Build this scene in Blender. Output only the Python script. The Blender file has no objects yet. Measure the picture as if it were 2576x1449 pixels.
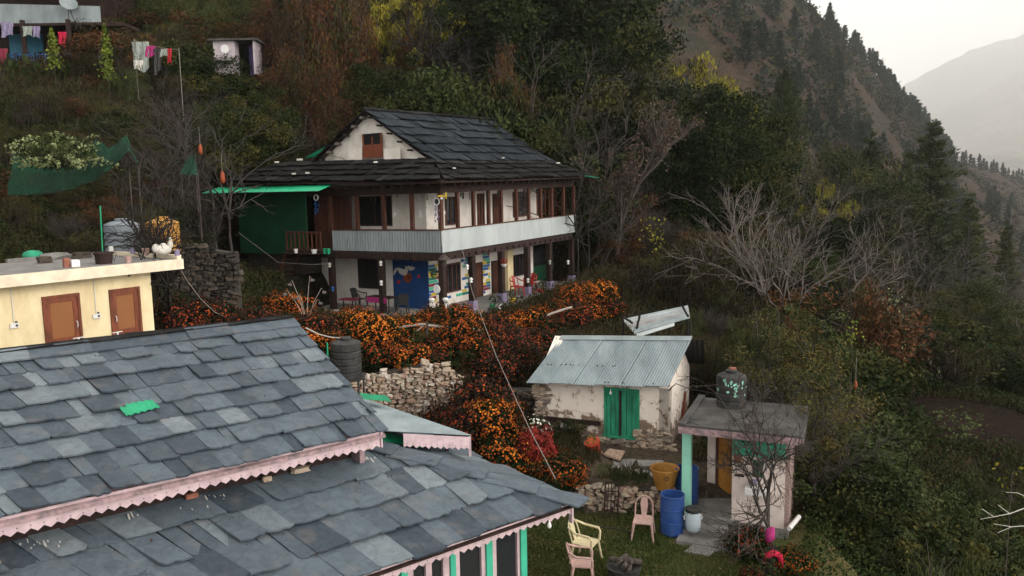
import bpy, math, random
import numpy as np
from math import radians, sin, cos, pi, sqrt
from mathutils import Matrix, Vector
random.seed(7); RS = np.random.RandomState(11)
S = bpy.context.scene; COL = S.collection
# ---------------------------------------------------------------- camera
HC = 8.4; PITCH = radians(82.7); ROLL = radians(-1.0); LENS = 28.0
cam = bpy.data.cameras.new('camera'); cam.lens = LENS; cam.sensor_width = 36; cam.clip_end = 20000; cam.clip_start = .1
co = bpy.data.objects.new('camera', cam); COL.objects.link(co); S.camera = co
MROT = Matrix.Rotation(PITCH, 4, 'X') @ Matrix.Rotation(ROLL, 4, 'Z')
co.matrix_world = Matrix.Translation((0, 0, HC)) @ MROT
# ---------------------------------------------------------------- sky, sun, exposure
wd = bpy.data.worlds.new("World"); S.world = wd; wd.use_nodes = True
nt = wd.node_tree; nt.nodes.clear()
sky = nt.nodes.new('ShaderNodeTexSky'); sky.sky_type = 'NISHITA'; sky.sun_disc = False
SUN_EL, SUN_AZ = radians(24), radians(122)      # azimuth clockwise from +Y: bright side is to the right of the view
sky.sun_elevation = SUN_EL; sky.sun_rotation = SUN_AZ; sky.altitude = 1800; sky.dust_density = 6; sky.air_density = 1.0; sky.ozone_density = .6
hs = nt.nodes.new('ShaderNodeHueSaturation'); hs.inputs['Saturation'].default_value = .22
mx = nt.nodes.new('ShaderNodeMix'); mx.data_type = 'RGBA'; mx.inputs[0].default_value = .62
mx.inputs[7].default_value = (8.8, 8.5, 7.75, 1)
bg = nt.nodes.new('ShaderNodeBackground'); bg.inputs[1].default_value = .15
wo = nt.nodes.new('ShaderNodeOutputWorld')
nt.links.new(sky.outputs[0], hs.inputs['Color']); nt.links.new(hs.outputs[0], mx.inputs[6])
nt.links.new(mx.outputs[2], bg.inputs[0]); nt.links.new(bg.outputs[0], wo.inputs[0])
sl = bpy.data.lights.new('sun', 'SUN'); sl.energy = 1.3; sl.angle = radians(24); sl.color = (1, .93, .84)
so = bpy.data.objects.new('sun', sl); COL.objects.link(so)
sd = Vector((sin(SUN_AZ) * cos(SUN_EL), cos(SUN_AZ) * cos(SUN_EL), sin(SUN_EL)))
so.rotation_euler = sd.to_track_quat('Z', 'Y').to_euler(); so.location = (30, -20, 60)
S.view_settings.view_transform = 'Standard'; S.view_settings.look = 'None'; S.view_settings.gamma = 1; S.view_settings.exposure = .62
S.render.engine = 'CYCLES'; S.cycles.max_bounces = 5; S.cycles.diffuse_bounces = 2; S.cycles.glossy_bounces = 2
S.cycles.transmission_bounces = 3; S.cycles.volume_bounces = 3; S.cycles.use_denoising = True; S.cycles.transparent_max_bounces = 6
S.cycles.caustics_reflective = False; S.cycles.caustics_refractive = False

# ---------------------------------------------------------------- survey helpers (where real things stand)
FD = LENS / 36 * 2576
def ray(px, py): return (MROT.to_3x3() @ Vector(((px - 1288) / FD, -(py - 724.5) / FD, -1)))
def W(px, py, Y): d = ray(px, py); return Vector((0, 0, HC)) + d * (Y / d.y)
def G(px, py, z): d = ray(px, py); return Vector((0, 0, HC)) + d * ((z - HC) / d.z)
V3 = Vector
# ---------------------------------------------------------------- materials
def newmat(name):
    m = bpy.data.materials.new(name); m.use_nodes = True
    n = m.node_tree; b = n.nodes['Principled BSDF']; return m, n, b
def mat(name, col, rough=.8, var=.18, scale=6, bump=0, metal=0, col2=None, spec=.3, stretch=None, island=False, bscale=None):
    m, n, b = newmat(name); L = n.links
    b.inputs['Roughness'].default_value = rough; b.inputs['Metallic'].default_value = metal
    b.inputs['Specular IOR Level'].default_value = spec
    tc = n.nodes.new('ShaderNodeTexCoord'); src = tc.outputs['Object']
    if stretch:
        mp = n.nodes.new('ShaderNodeMapping'); mp.inputs['Scale'].default_value = stretch; L.new(src, mp.inputs[0]); src = mp.outputs[0]
    nz = n.nodes.new('ShaderNodeTexNoise'); nz.inputs['Scale'].default_value = scale; nz.inputs['Detail'].default_value = 5
    nz.inputs['Roughness'].default_value = .65; L.new(src, nz.inputs['Vector'])
    c2 = col2 or tuple(c * (1 - var * 2) for c in col)
    cr = n.nodes.new('ShaderNodeValToRGB'); cr.color_ramp.elements[0].position = .35; cr.color_ramp.elements[1].position = .65
    cr.color_ramp.elements[0].color = (*c2, 1); cr.color_ramp.elements[1].color = (*col, 1)
    L.new(nz.outputs['Fac'], cr.inputs[0]); out = cr.outputs[0]
    if island:
        ge = n.nodes.new('ShaderNodeNewGeometry'); mr = n.nodes.new('ShaderNodeMapRange')
        mr.inputs[3].default_value = .55; mr.inputs[4].default_value = 1.45
        L.new(ge.outputs['Random Per Island'], mr.inputs[0])
        mm = n.nodes.new('ShaderNodeVectorMath'); mm.operation = 'MULTIPLY'
        L.new(out, mm.inputs[0]); L.new(mr.outputs[0], mm.inputs[1]); out = mm.outputs[0]
    L.new(out, b.inputs['Base Color'])
    if bump:
        bp = n.nodes.new('ShaderNodeBump'); bp.inputs['Strength'].default_value = bump; bp.inputs['Distance'].default_value = .03
        if bscale:
            n2 = n.nodes.new('ShaderNodeTexNoise'); n2.inputs['Scale'].default_value = bscale; n2.inputs['Detail'].default_value = 6
            L.new(src, n2.inputs['Vector']); L.new(n2.outputs['Fac'], bp.inputs['Height'])
        else: L.new(nz.outputs['Fac'], bp.inputs['Height'])
        L.new(bp.outputs[0], b.inputs['Normal'])
    return m
def ramp_mat(name, cols, rough=.85, by='island', scale=1.5, trans=0, nmix=.5, spec=.06):
    """leaf/stone/slate material: hue picked per connected island and by a large noise"""
    m, n, b = newmat(name); L = n.links; b.inputs['Roughness'].default_value = rough; b.inputs['Specular IOR Level'].default_value = spec
    ge = n.nodes.new('ShaderNodeNewGeometry'); tc = n.nodes.new('ShaderNodeTexCoord'); oi = n.nodes.new('ShaderNodeObjectInfo')
    nz = n.nodes.new('ShaderNodeTexNoise'); nz.inputs['Scale'].default_value = scale; nz.inputs['Detail'].default_value = 3
    L.new(tc.outputs['Object'], nz.inputs['Vector'])
    mp = n.nodes.new('ShaderNodeMapRange'); mp.inputs[1].default_value = .3; mp.inputs[2].default_value = .7; L.new(nz.outputs['Fac'], mp.inputs[0])
    mi = n.nodes.new('ShaderNodeMix'); mi.data_type = 'FLOAT'; mi.inputs[0].default_value = nmix
    L.new(ge.outputs['Random Per Island'], mi.inputs[2]); L.new(mp.outputs[0], mi.inputs[3])
    ad = n.nodes.new('ShaderNodeMath'); ad.operation = 'MULTIPLY_ADD'; ad.inputs[1].default_value = .35; L.new(oi.outputs['Random'], ad.inputs[0]); L.new(mi.outputs[0], ad.inputs[2])
    sb = n.nodes.new('ShaderNodeMath'); sb.operation = 'SUBTRACT'; sb.inputs[1].default_value = .17; L.new(ad.outputs[0], sb.inputs[0])
    cr = n.nodes.new('ShaderNodeValToRGB'); e = cr.color_ramp.elements
    while len(e) < len(cols): e.new(.5)
    for i, c in enumerate(cols): e[i].position = .08 + .84 * i / (len(cols) - 1); e[i].color = (*c, 1)
    L.new(sb.outputs[0], cr.inputs[0]); L.new(cr.outputs[0], b.inputs['Base Color'])
    return m
M = {}
M['white'] = mat('whitewash', (.74, .7, .66), .9, .1, 2, .3, col2=(.6, .54, .48), bscale=20)
M['cream'] = mat('cream_paint', (.82, .7, .45), .85, .06, 1.7, .2, col2=(.66, .53, .31), bscale=30, stretch=(1, 1, .45))
M['slab'] = mat('cream_slab', (.8, .7, .54), .85, .1, 2.5, .2, col2=(.62, .52, .4))
M['conc'] = mat('concrete', (.24, .23, .22), .9, .2, 2.5, .3, col2=(.13, .125, .12))
M['dconc'] = mat('dark_weathered_concrete', (.085, .08, .077), .95, .3, 2, .5, col2=(.038, .036, .034))
M['pink'] = mat('pink_painted_tin', (.56, .42, .45), .55, .08, 4, 0, col2=(.4, .3, .32))
M['pinkold'] = mat('faded_pink_plaster', (.4, .26, .28), .8, .2, 7, .3, col2=(.16, .13, .13))
M['teal'] = mat('teal_paint', (.05, .42, .27), .6, .1, 3, 0)
M['mint'] = mat('mint_paint', (.3, .66, .52), .6, .06, 3, 0)
M['gdoor'] = mat('old_green_paint', (.03, .3, .17), .8, .3, 5, .2, col2=(.018, .15, .085), stretch=(1, 1, .3))
M['green'] = mat('dark_green_sheet', (.006, .062, .028), .7, .2, 1, 0)
M['gtin'] = mat('green_tin', (.018, .34, .17), .45, .15, 3, 0)
M['tin'] = mat('galvanised_tin', (.28, .32, .33), .5, .1, 1.3, 0, metal=.15, col2=(.17, .2, .21), stretch=(1, 1, .3))
M['tinold'] = mat('rusty_tin', (.4, .44, .46), .5, .1, .8, 0, metal=.2, col2=(.2, .1, .075))
M['rail'] = mat('pale_sheet', (.43, .47, .47), .5, .08, 1.2, 0, metal=.1, col2=(.34, .37, .375), stretch=(1, 1, .3))
M['wood'] = mat('dark_timber', (.034, .017, .014), .8, .3, 5, .3, stretch=(1, 1, .2))
M['rwood'] = mat('red_brown_timber', (.1, .036, .022), .7, .3, 6, .2, stretch=(1, 1, .15))
M['door'] = mat('brown_door_frame', (.22, .06, .028), .6, .25, 8, 0, stretch=(1, 1, .2))
M['panel'] = mat('brown_door_panel', (.26, .1, .035), .5, .05, 2, 0)
M['ochre'] = mat('ochre_door', (.46, .2, .035), .55, .1, 3, 0)
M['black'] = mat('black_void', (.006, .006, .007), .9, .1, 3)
M['dark'] = mat('dark_plastic', (.018, .018, .02), .6, .2, 4, col2=(.042, .04, .038))
M['blue'] = mat('blue_barrel_plastic', (.014, .055, .24), .5, .12, 5, col2=(.04, .085, .22))
M['mural'] = mat('blue_mural_wall', (.012, .06, .2), .8, .15, 1.5)
M['grey'] = mat('grey_tank', (.2, .23, .26), .5, .15, 3)
M['ytank'] = mat('yellow_tank', (.5, .26, .05), .55, .2, 3, col2=(.3, .14, .03))
M['basket'] = mat('ochre_tub', (.42, .2, .04), .7, .2, 3)
M['bluesheet'] = mat('pale_blue_tin', (.24, .285, .305), .55, .08, 1.6, 0, metal=.1, col2=(.15, .185, .2), stretch=(1, .35, .35))
M['brick'] = mat('fired_clay', (.3, .12, .08), .9, .2, 8, .2)
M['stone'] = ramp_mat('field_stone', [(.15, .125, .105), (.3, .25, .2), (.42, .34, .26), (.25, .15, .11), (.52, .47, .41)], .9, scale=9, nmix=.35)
M['dstone'] = ramp_mat('dark_field_stone', [(.02, .019, .017), (.048, .042, .037), (.085, .07, .056), (.04, .03, .024), (.12, .105, .09)], .95, scale=9, nmix=.35)  # darkened field stone: grey roof stones, and shade coloured into dim walls
M['mortar'] = mat('dark_mortar', (.06, .05, .042), 1, .3, 10, .3)
M['bark'] = mat('bark', (.075, .06, .052), .9, .3, 12, .4, stretch=(1, 1, .25))
M['dbark'] = mat('dark_bark', (.03, .025, .022), .95, .3, 12, .4)
M['pbark'] = mat('pale_bark', (.15, .125, .115), .9, .2, 12, .2)
M['pbrown'] = mat('grey_twigs', (.062, .051, .046), .9, .25, 12, .2)
M['soil'] = mat('tilled_soil', (.03, .02, .016), 1, .35, 5, 1.0, col2=(.01, .0075, .006), bscale=14, spec=.02)
M['wirem'] = mat('cable', (.22, .2, .18), .6, .1, 3)
M['wireb'] = mat('black_cable', (.015, .015, .015), .6, .1, 3)
M['whitep'] = mat('white_plastic', (.7, .69, .68), .4, .04, 3)
M['pchair'] = mat('pink_plastic', (.46, .29, .26), .5, .08, 9, col2=(.33, .22, .19))
M['ychair'] = mat('cream_plastic', (.6, .52, .32), .5, .05, 9, col2=(.46, .39, .25))
M['rchair'] = mat('red_plastic', (.42, .03, .025), .4, .1, 4)
M['magenta'] = mat('magenta_cloth', (.4, .03, .17), .8, .2, 8)
M['red'] = mat('crimson_cloth', (.5, .01, .05), .8, .2, 6)
M['yellowp'] = mat('yellow_paint', (.6, .42, .03), .6, .1, 4)
M['redp'] = mat('red_paint', (.4, .02, .03), .6, .1, 4)
M['maroon'] = mat('maroon_paint', (.2, .015, .04), .6, .1, 4)
M['bluep'] = mat('blue_paint', (.02, .1, .3), .6, .1, 4)
M['tealp'] = mat('dark_teal_paint', (.01, .16, .13), .6, .1, 4)
M['orangep'] = mat('orange_paint', (.27, .055, .018), .6, .15, 4)
M['lilac'] = mat('lilac_paint', (.26, .22, .35), .7, .15, 5)
M['shedwall'] = mat('grey_pink_plaster', (.46, .4, .43), .85, .15, 3, .2)
M['rope'] = mat('pale_pole', (.34, .29, .25), .85, .2, 8)
M['net'] = mat('green_shade_net', (.008, .06, .032), .9, .25, 2)
_n = M['net'].node_tree; _tr = _n.nodes.new('ShaderNodeBsdfTransparent'); _m = _n.nodes.new('ShaderNodeMixShader'); _m.inputs[0].default_value = .55; _o = _n.nodes['Material Output']; _n.links.new(_tr.outputs[0], _m.inputs[1]); _n.links.new(_n.nodes['Principled BSDF'].outputs[0], _m.inputs[2]); _n.links.new(_m.outputs[0], _o.inputs['Surface'])
M['cloth'] = mat('pale_cloth', (.3, .33, .3), .9, .15, 4)
M['bluew'] = mat('sky_blue_wall', (.06, .2, .3), .85, .1, 2)
M['purple'] = mat('purple_door', (.12, .09, .22), .7, .15, 3)
M['bone'] = mat('bone_white', (.6, .57, .52), .8, .1, 8)
def glass(name, col=(.02, .022, .025)):
    m, n, b = newmat(name); b.inputs['Base Color'].default_value = (*col, 1); b.inputs['Roughness'].default_value = .12; b.inputs['Specular IOR Level'].default_value = .6; return m
M['glass'] = glass('window_glass')
def slate(name, a, b_, c, rusty=.5, sc=1.0, rough=.7, spec=.25):
    m, n, b = newmat(name); L = n.links; b.inputs['Roughness'].default_value = rough; b.inputs['Specular IOR Level'].default_value = spec
    ge = n.nodes.new('ShaderNodeNewGeometry'); tc = n.nodes.new('ShaderNodeTexCoord')
    cr = n.nodes.new('ShaderNodeValToRGB'); e = cr.color_ramp.elements; e.new(.5); e.new(.78)
    for i, (p, q) in enumerate([(0, a), (.45, b_), (.8, tuple(x * 1.15 for x in b_)), (1, c)]): e[i].position = p; e[i].color = (*q, 1)
    L.new(ge.outputs['Random Per Island'], cr.inputs[0])
    rv = n.nodes.new('ShaderNodeVectorMath'); rv.operation = 'SCALE'; rv.inputs['Scale'].default_value = 37
    cb = n.nodes.new('ShaderNodeCombineXYZ')
    for i in range(3): L.new(ge.outputs['Random Per Island'], cb.inputs[i])
    L.new(cb.outputs[0], rv.inputs[0]); av = n.nodes.new('ShaderNodeVectorMath'); L.new(rv.outputs[0], av.inputs[0]); L.new(tc.outputs['Object'], av.inputs[1])
    nz = n.nodes.new('ShaderNodeTexNoise'); nz.inputs['Scale'].default_value = 5 * sc; nz.inputs['Detail'].default_value = 8; nz.inputs['Roughness'].default_value = .7; nz.inputs['Distortion'].default_value = .8
    L.new(av.outputs[0], nz.inputs['Vector'])
    mr = n.nodes.new('ShaderNodeMapRange'); mr.inputs[1].default_value = .3; mr.inputs[2].default_value = .7; mr.inputs[3].default_value = .7; mr.inputs[4].default_value = 1.28
    L.new(nz.outputs['Fac'], mr.inputs[0]); mm = n.nodes.new('ShaderNodeVectorMath'); mm.operation = 'MULTIPLY'
    L.new(cr.outputs[0], mm.inputs[0]); L.new(mr.outputs[0], mm.inputs[1])
    n2 = n.nodes.new('ShaderNodeTexNoise'); n2.inputs['Scale'].default_value = 2.6 * sc; n2.inputs['Detail'].default_value = 4; L.new(av.outputs[0], n2.inputs['Vector'])
    m2 = n.nodes.new('ShaderNodeMapRange'); m2.inputs[1].default_value = .56; m2.inputs[2].default_value = .74; m2.inputs[4].default_value = rusty; L.new(n2.outputs['Fac'], m2.inputs[0])
    mi = n.nodes.new('ShaderNodeMix'); mi.data_type = 'RGBA'; L.new(m2.outputs[0], mi.inputs[0]); L.new(mm.outputs[0], mi.inputs[6]); mi.inputs[7].default_value = (.17, .145, .135, 1)
    L.new(mi.outputs[2], b.inputs['Base Color'])
    bp = n.nodes.new('ShaderNodeBump'); bp.inputs['Strength'].default_value = .7; bp.inputs['Distance'].default_value = .03; L.new(nz.outputs['Fac'], bp.inputs['Height']); L.new(bp.outputs[0], b.inputs['Normal'])
    return m
M['slate'] = slate('blue_grey_slate', (.038, .052, .068), (.075, .096, .117), (.16, .188, .207), .35)
M['dslate'] = slate('dark_slate', (.008, .011, .014), (.017, .022, .028), (.032, .04, .048), .05, 1.0, .85, .12)
M['eslate'] = slate('black_brown_slate', (.006, .0055, .006), (.012, .0115, .012), (.028, .028, .03), .08, 1.0, .9, .1)
# leaves
M['lf_dark'] = ramp_mat('dark_leaves', [(0.0053, 0.0089, 0.0044), (0.0111, 0.0186, 0.0067), (0.0178, 0.0266, 0.0089), (0.0311, 0.0377, 0.0111)])
M['lf_green'] = ramp_mat('green_leaves', [(0.0081, 0.0143, 0.0049), (0.0184, 0.0285, 0.0081), (0.0285, 0.0407, 0.0122), (0.0448, 0.0529, 0.0163)])
M['lf_blue'] = ramp_mat('blue_green_needles', [(0.0084, 0.0182, 0.0140), (0.0154, 0.0294, 0.0210), (0.0266, 0.0420, 0.0280)])
M['lf_olive'] = ramp_mat('olive_leaves', [(0.0167, 0.0190, 0.0067), (0.0335, 0.0346, 0.0112), (0.0558, 0.0530, 0.0167), (0.0837, 0.0725, 0.0195)])
M['lf_rust'] = ramp_mat('rusty_dry_creeper', [(0.0266, 0.0152, 0.0106), (0.0608, 0.0266, 0.0137), (0.0988, 0.0418, 0.0190), (0.0646, 0.0418, 0.0190)])
M['lf_brown'] = ramp_mat('dry_brown_leaves', [(0.0115, 0.0092, 0.0069), (0.0229, 0.0175, 0.0119), (0.0367, 0.0252, 0.0161), (0.0229, 0.0229, 0.0101)])
M['lf_yel'] = ramp_mat('yellow_green_leaves', [(.08, .08, .015), (.17, .16, .025), (.3, .25, .03)])
M['lf_lime'] = ramp_mat('lime_leaves', [(.05, .08, .014), (.1, .14, .02), (.19, .2, .035)])
M['lf_red'] = ramp_mat('crimson_leaves', [(.09, .015, .012), (.2, .025, .02), (.33, .045, .035)])
M['lf_warm'] = ramp_mat('warm_sparse_leaves', [(.035, .03, .012), (.07, .06, .02), (.11, .085, .03), (.09, .1, .03)])
M['lf_silver'] = ramp_mat('silver_plumes', [(.1, .13, .05), (.19, .22, .1), (.31, .33, .17)])
M['lf_scrub'] = ramp_mat('grey_green_scrub', [(0.0119, 0.0187, 0.0076), (0.0289, 0.0408, 0.0136), (0.0510, 0.0638, 0.0238), (0.0765, 0.0850, 0.0382)])
M['fl_or'] = ramp_mat('orange_flowers', [(.06, .02, .011), (.2, .042, .012), (.38, .085, .013), (.55, .18, .018)], nmix=.45, scale=1.6)
M['fl_rd'] = ramp_mat('red_orange_flowers', [(.045, .015, .011), (.11, .022, .013), (.22, .036, .014), (.34, .065, .015)], nmix=.45, scale=1.6)
M['fl_wh'] = ramp_mat('white_flowers', [(.45, .45, .38), (.7, .7, .62)])
M['grass'] = ramp_mat('grass_blades', [(0.0178, 0.0266, 0.0071), (0.0326, 0.0503, 0.0118), (0.0592, 0.0710, 0.0207), (0.0947, 0.0829, 0.0355)], scale=.6, nmix=.65)
M['drygrass'] = ramp_mat('dry_grass_blades', [(0.0155, 0.0145, 0.0073), (0.0285, 0.0269, 0.0114), (0.0518, 0.0414, 0.0207), (0.0725, 0.0570, 0.0311)], scale=.4, nmix=.6)

# ---------------------------------------------------------------- mesh helpers
def setp(o, label=None, cat=None, group=None, kind=None):
    if label: o['label'] = label
    if cat: o['category'] = cat
    if group: o['group'] = group
    if kind: o['kind'] = kind
    return o
def thing(name, label, cat, loc=(0, 0, 0), group=None, rz=0):
    o = bpy.data.objects.new(name, None); COL.objects.link(o); o.empty_display_size = .3
    o.location = loc; o.rotation_euler = (0, 0, rz); return setp(o, label, cat, group)
def basis(d):
    d = V3(d).normalized(); a = V3((0, 0, 1)) if abs(d.z) < .95 else V3((1, 0, 0))
    x = d.cross(a).normalized(); return x, x.cross(d).normalized(), d
class MB:
    def __init__(s): s.v = []; s.f = []; s.m = []
    def add(s, vs, fs, m=0):
        b = len(s.v); s.v += [tuple(v) for v in vs]; s.f += [tuple(i + b for i in f) for f in fs]; s.m += [m] * len(fs)
    def hexa(s, p, m=0):   # 8 points: bottom 4, top 4
        s.add(p, [(3, 2, 1, 0), (4, 5, 6, 7), (0, 1, 5, 4), (1, 2, 6, 5), (2, 3, 7, 6), (3, 0, 4, 7)], m)
    def box(s, c, sx, sy, sz, X=V3((1, 0, 0)), Y=V3((0, 1, 0)), Z=V3((0, 0, 1)), m=0):
        c = V3(c); X, Y, Z = X * (sx / 2), Y * (sy / 2), Z * (sz / 2)
        s.hexa([c - X - Y - Z, c + X - Y - Z, c + X + Y - Z, c - X + Y - Z, c - X - Y + Z, c + X - Y + Z, c + X + Y + Z, c - X + Y + Z], m)
    def tube(s, pts, r, n=6, m=0, cap=True):
        pts = [V3(p) for p in pts]; rs = r if isinstance(r, (list, tuple)) else [r] * len(pts); vs = []; fs = []
        for i, p in enumerate(pts):
            d = pts[min(i + 1, len(pts) - 1)] - pts[max(i - 1, 0)]
            if d.length < 1e-6: d = V3((0, 0, 1))
            x, y, _ = basis(d)
            vs += [p + (x * cos(2 * pi * k / n) + y * sin(2 * pi * k / n)) * rs[i] for k in range(n)]
        for i in range(len(pts) - 1):
            for k in range(n): a = i * n + k; b = i * n + (k + 1) % n; fs.append((a, b, b + n, a + n))
        if cap: fs.append(tuple(range(n))[::-1]); fs.append(tuple(range((len(pts) - 1) * n, len(pts) * n)))
        s.add(vs, fs, m)
    def lathe(s, c, prof, n=20, m=0, ax=(0, 0, 1), closed=True):
        x, y, z = basis(ax); c = V3(c)
        if abs(V3(ax).normalized().z) > .99: x, y, z = V3((1, 0, 0)), V3((0, 1, 0)), V3((0, 0, 1))
        vs = [c + z * h + (x * cos(2 * pi * k / n) + y * sin(2 * pi * k / n)) * r for r, h in prof for k in range(n)]
        fs = [(i * n + k, i * n + (k + 1) % n, (i + 1) * n + (k + 1) % n, (i + 1) * n + k) for i in range(len(prof) - 1) for k in range(n)]
        if closed: fs.append(tuple(range(n))[::-1]); fs.append(tuple(range((len(prof) - 1) * n, len(prof) * n)))
        s.add(vs, fs, m)
    def blob(s, c, sx, sy, sz, rng, m=0, X=V3((1, 0, 0)), Y=V3((0, 1, 0)), Z=V3((0, 0, 1)), n=8, j=.18):
        """irregular stone"""
        c = V3(c); vs = [c - Z * sz / 2 * rng.uniform(.8, 1)]; rings = 3
        for i in range(rings):
            a = pi * (i + 1) / (rings + 1)
            for k in range(n):
                t = 2 * pi * k / n; q = 1 + rng.uniform(-j, j)
                cx, cy = cos(t), sin(t); w = (abs(cx) ** 4 + abs(cy) ** 4) ** -.25
                vs.append(c + X * (sx / 2 * cx * w * q * min(1, sin(a) * 1.45)) + Y * (sy / 2 * cy * w * q * min(1, sin(a) * 1.45)) - Z * (sz / 2 * cos(a) * (1 + rng.uniform(-j, j) / 2)))
        vs.append(c + Z * sz / 2 * rng.uniform(.8, 1)); e = len(vs) - 1; fs = []
        for k in range(n): fs.append((0, 1 + (k + 1) % n, 1 + k)); fs.append((e, 1 + (rings - 1) * n + k, 1 + (rings - 1) * n + (k + 1) % n))
        for i in range(rings - 1):
            for k in range(n): a = 1 + i * n + k; b = 1 + i * n + (k + 1) % n; fs.append((a, b, b + n, a + n))
        s.add(vs, fs, m)
    def corr(s, p0, p1, p2, p3, pitch=.09, amp=.012, m=0, th=None, rows=1):
        """corrugated sheet; p0->p1 runs across the ribs, p0->p3 along them; bilinear patch"""
        p0, p1, p2, p3 = map(V3, (p0, p1, p2, p3)); w = max((p1 - p0).length, (p2 - p3).length); n = max(4, int(w / pitch) * 4)
        nn = (p1 - p0).cross(p3 - p0).normalized(); vs = []
        for j in range(rows + 1):
            for i in range(n + 1):
                u = i / n; v = j / rows; p = (p0 * (1 - u) + p1 * u) * (1 - v) + (p3 * (1 - u) + p2 * u) * v
                vs.append(p + nn * amp * sin(2 * pi * i / 4))
        k = n + 1; N = len(vs); vs += [v - nn * .006 for v in vs]
        fs = [(j * k + i, j * k + i + 1, (j + 1) * k + i + 1, (j + 1) * k + i) for j in range(rows) for i in range(n)]
        fs += [tuple(N + a for a in f[::-1]) for f in fs]
        fs += [(i, N + i, N + i + 1, i + 1) for i in range(n)] + [(rows * k + i, rows * k + i + 1, N + rows * k + i + 1, N + rows * k + i) for i in range(n)]
        s.add(vs, fs, m)
    def build(s, name, mats, parent=None, loc=None, smooth=False, label=None, cat=None, group=None, kind=None):
        if not isinstance(mats, (list, tuple)): mats = [mats]
        off = V3((0, 0, 0)); q = parent
        while q is not None: off += q.location; q = q.parent
        base = V3(loc) if loc is not None else V3((0, 0, 0))
        me = bpy.data.meshes.new(name); me.from_pydata([tuple(V3(v) - off - base) for v in s.v], [], s.f)
        for m in mats: me.materials.append(m)
        if len(mats) > 1: me.polygons.foreach_set('material_index', s.m)
        if smooth: me.polygons.foreach_set('use_smooth', [True] * len(s.f))
        o = bpy.data.objects.new(name, me); COL.objects.link(o)
        if parent is not None: o.parent = parent
        o.location = base
        return setp(o, label, cat, group, kind)
def npmesh(name, V, Fc, mats, midx=None, parent=None, smooth=False):
    V = np.asarray(V, dtype=np.float32); Fc = np.asarray(Fc, dtype=np.int32); k = Fc.shape[1]
    me = bpy.data.meshes.new(name); me.vertices.add(len(V)); me.vertices.foreach_set('co', V.ravel())
    me.loops.add(Fc.size); me.loops.foreach_set('vertex_index', Fc.ravel()); me.polygons.add(len(Fc))
    me.polygons.foreach_set('loop_start', np.arange(0, Fc.size, k, dtype=np.int32)); me.polygons.foreach_set('loop_total', np.full(len(Fc), k, dtype=np.int32))
    if not isinstance(mats, (list, tuple)): mats = [mats]
    for m in mats: me.materials.append(m)
    if midx is not None: me.polygons.foreach_set('material_index', np.asarray(midx, dtype=np.int32))
    if smooth: me.polygons.foreach_set('use_smooth', np.ones(len(Fc), dtype=bool))
    me.update(calc_edges=True); me.validate()
    o = bpy.data.objects.new(name, me); COL.objects.link(o)
    if parent is not None: o.parent = parent
    return o
def link_copy(o, parent=None, data=True):
    c = o.copy(); COL.objects.link(c); c.parent = parent
    for ch in o.children: link_copy(ch, c)
    return c
# ================================================================ terrain
_t = RS.rand(256, 256)
def vnoise(x, y, sc=1.0, seed=0):
    x = np.asarray(x) / sc + seed * 17.3; y = np.asarray(y) / sc + seed * 9.1
    xi = np.floor(x).astype(int); yi = np.floor(y).astype(int); fx = x - xi; fy = y - yi
    fx = fx * fx * (3 - 2 * fx); fy = fy * fy * (3 - 2 * fy); g = lambda a, b: _t[a & 255, b & 255]
    return (g(xi, yi) * (1 - fx) + g(xi + 1, yi) * fx) * (1 - fy) + (g(xi, yi + 1) * (1 - fx) + g(xi + 1, yi + 1) * fx) * fy - .5
def fbm(x, y, sc, seed=0, o=4): return sum(vnoise(x, y, sc / 2 ** k, seed + k) / 2 ** k for k in range(o))
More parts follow.
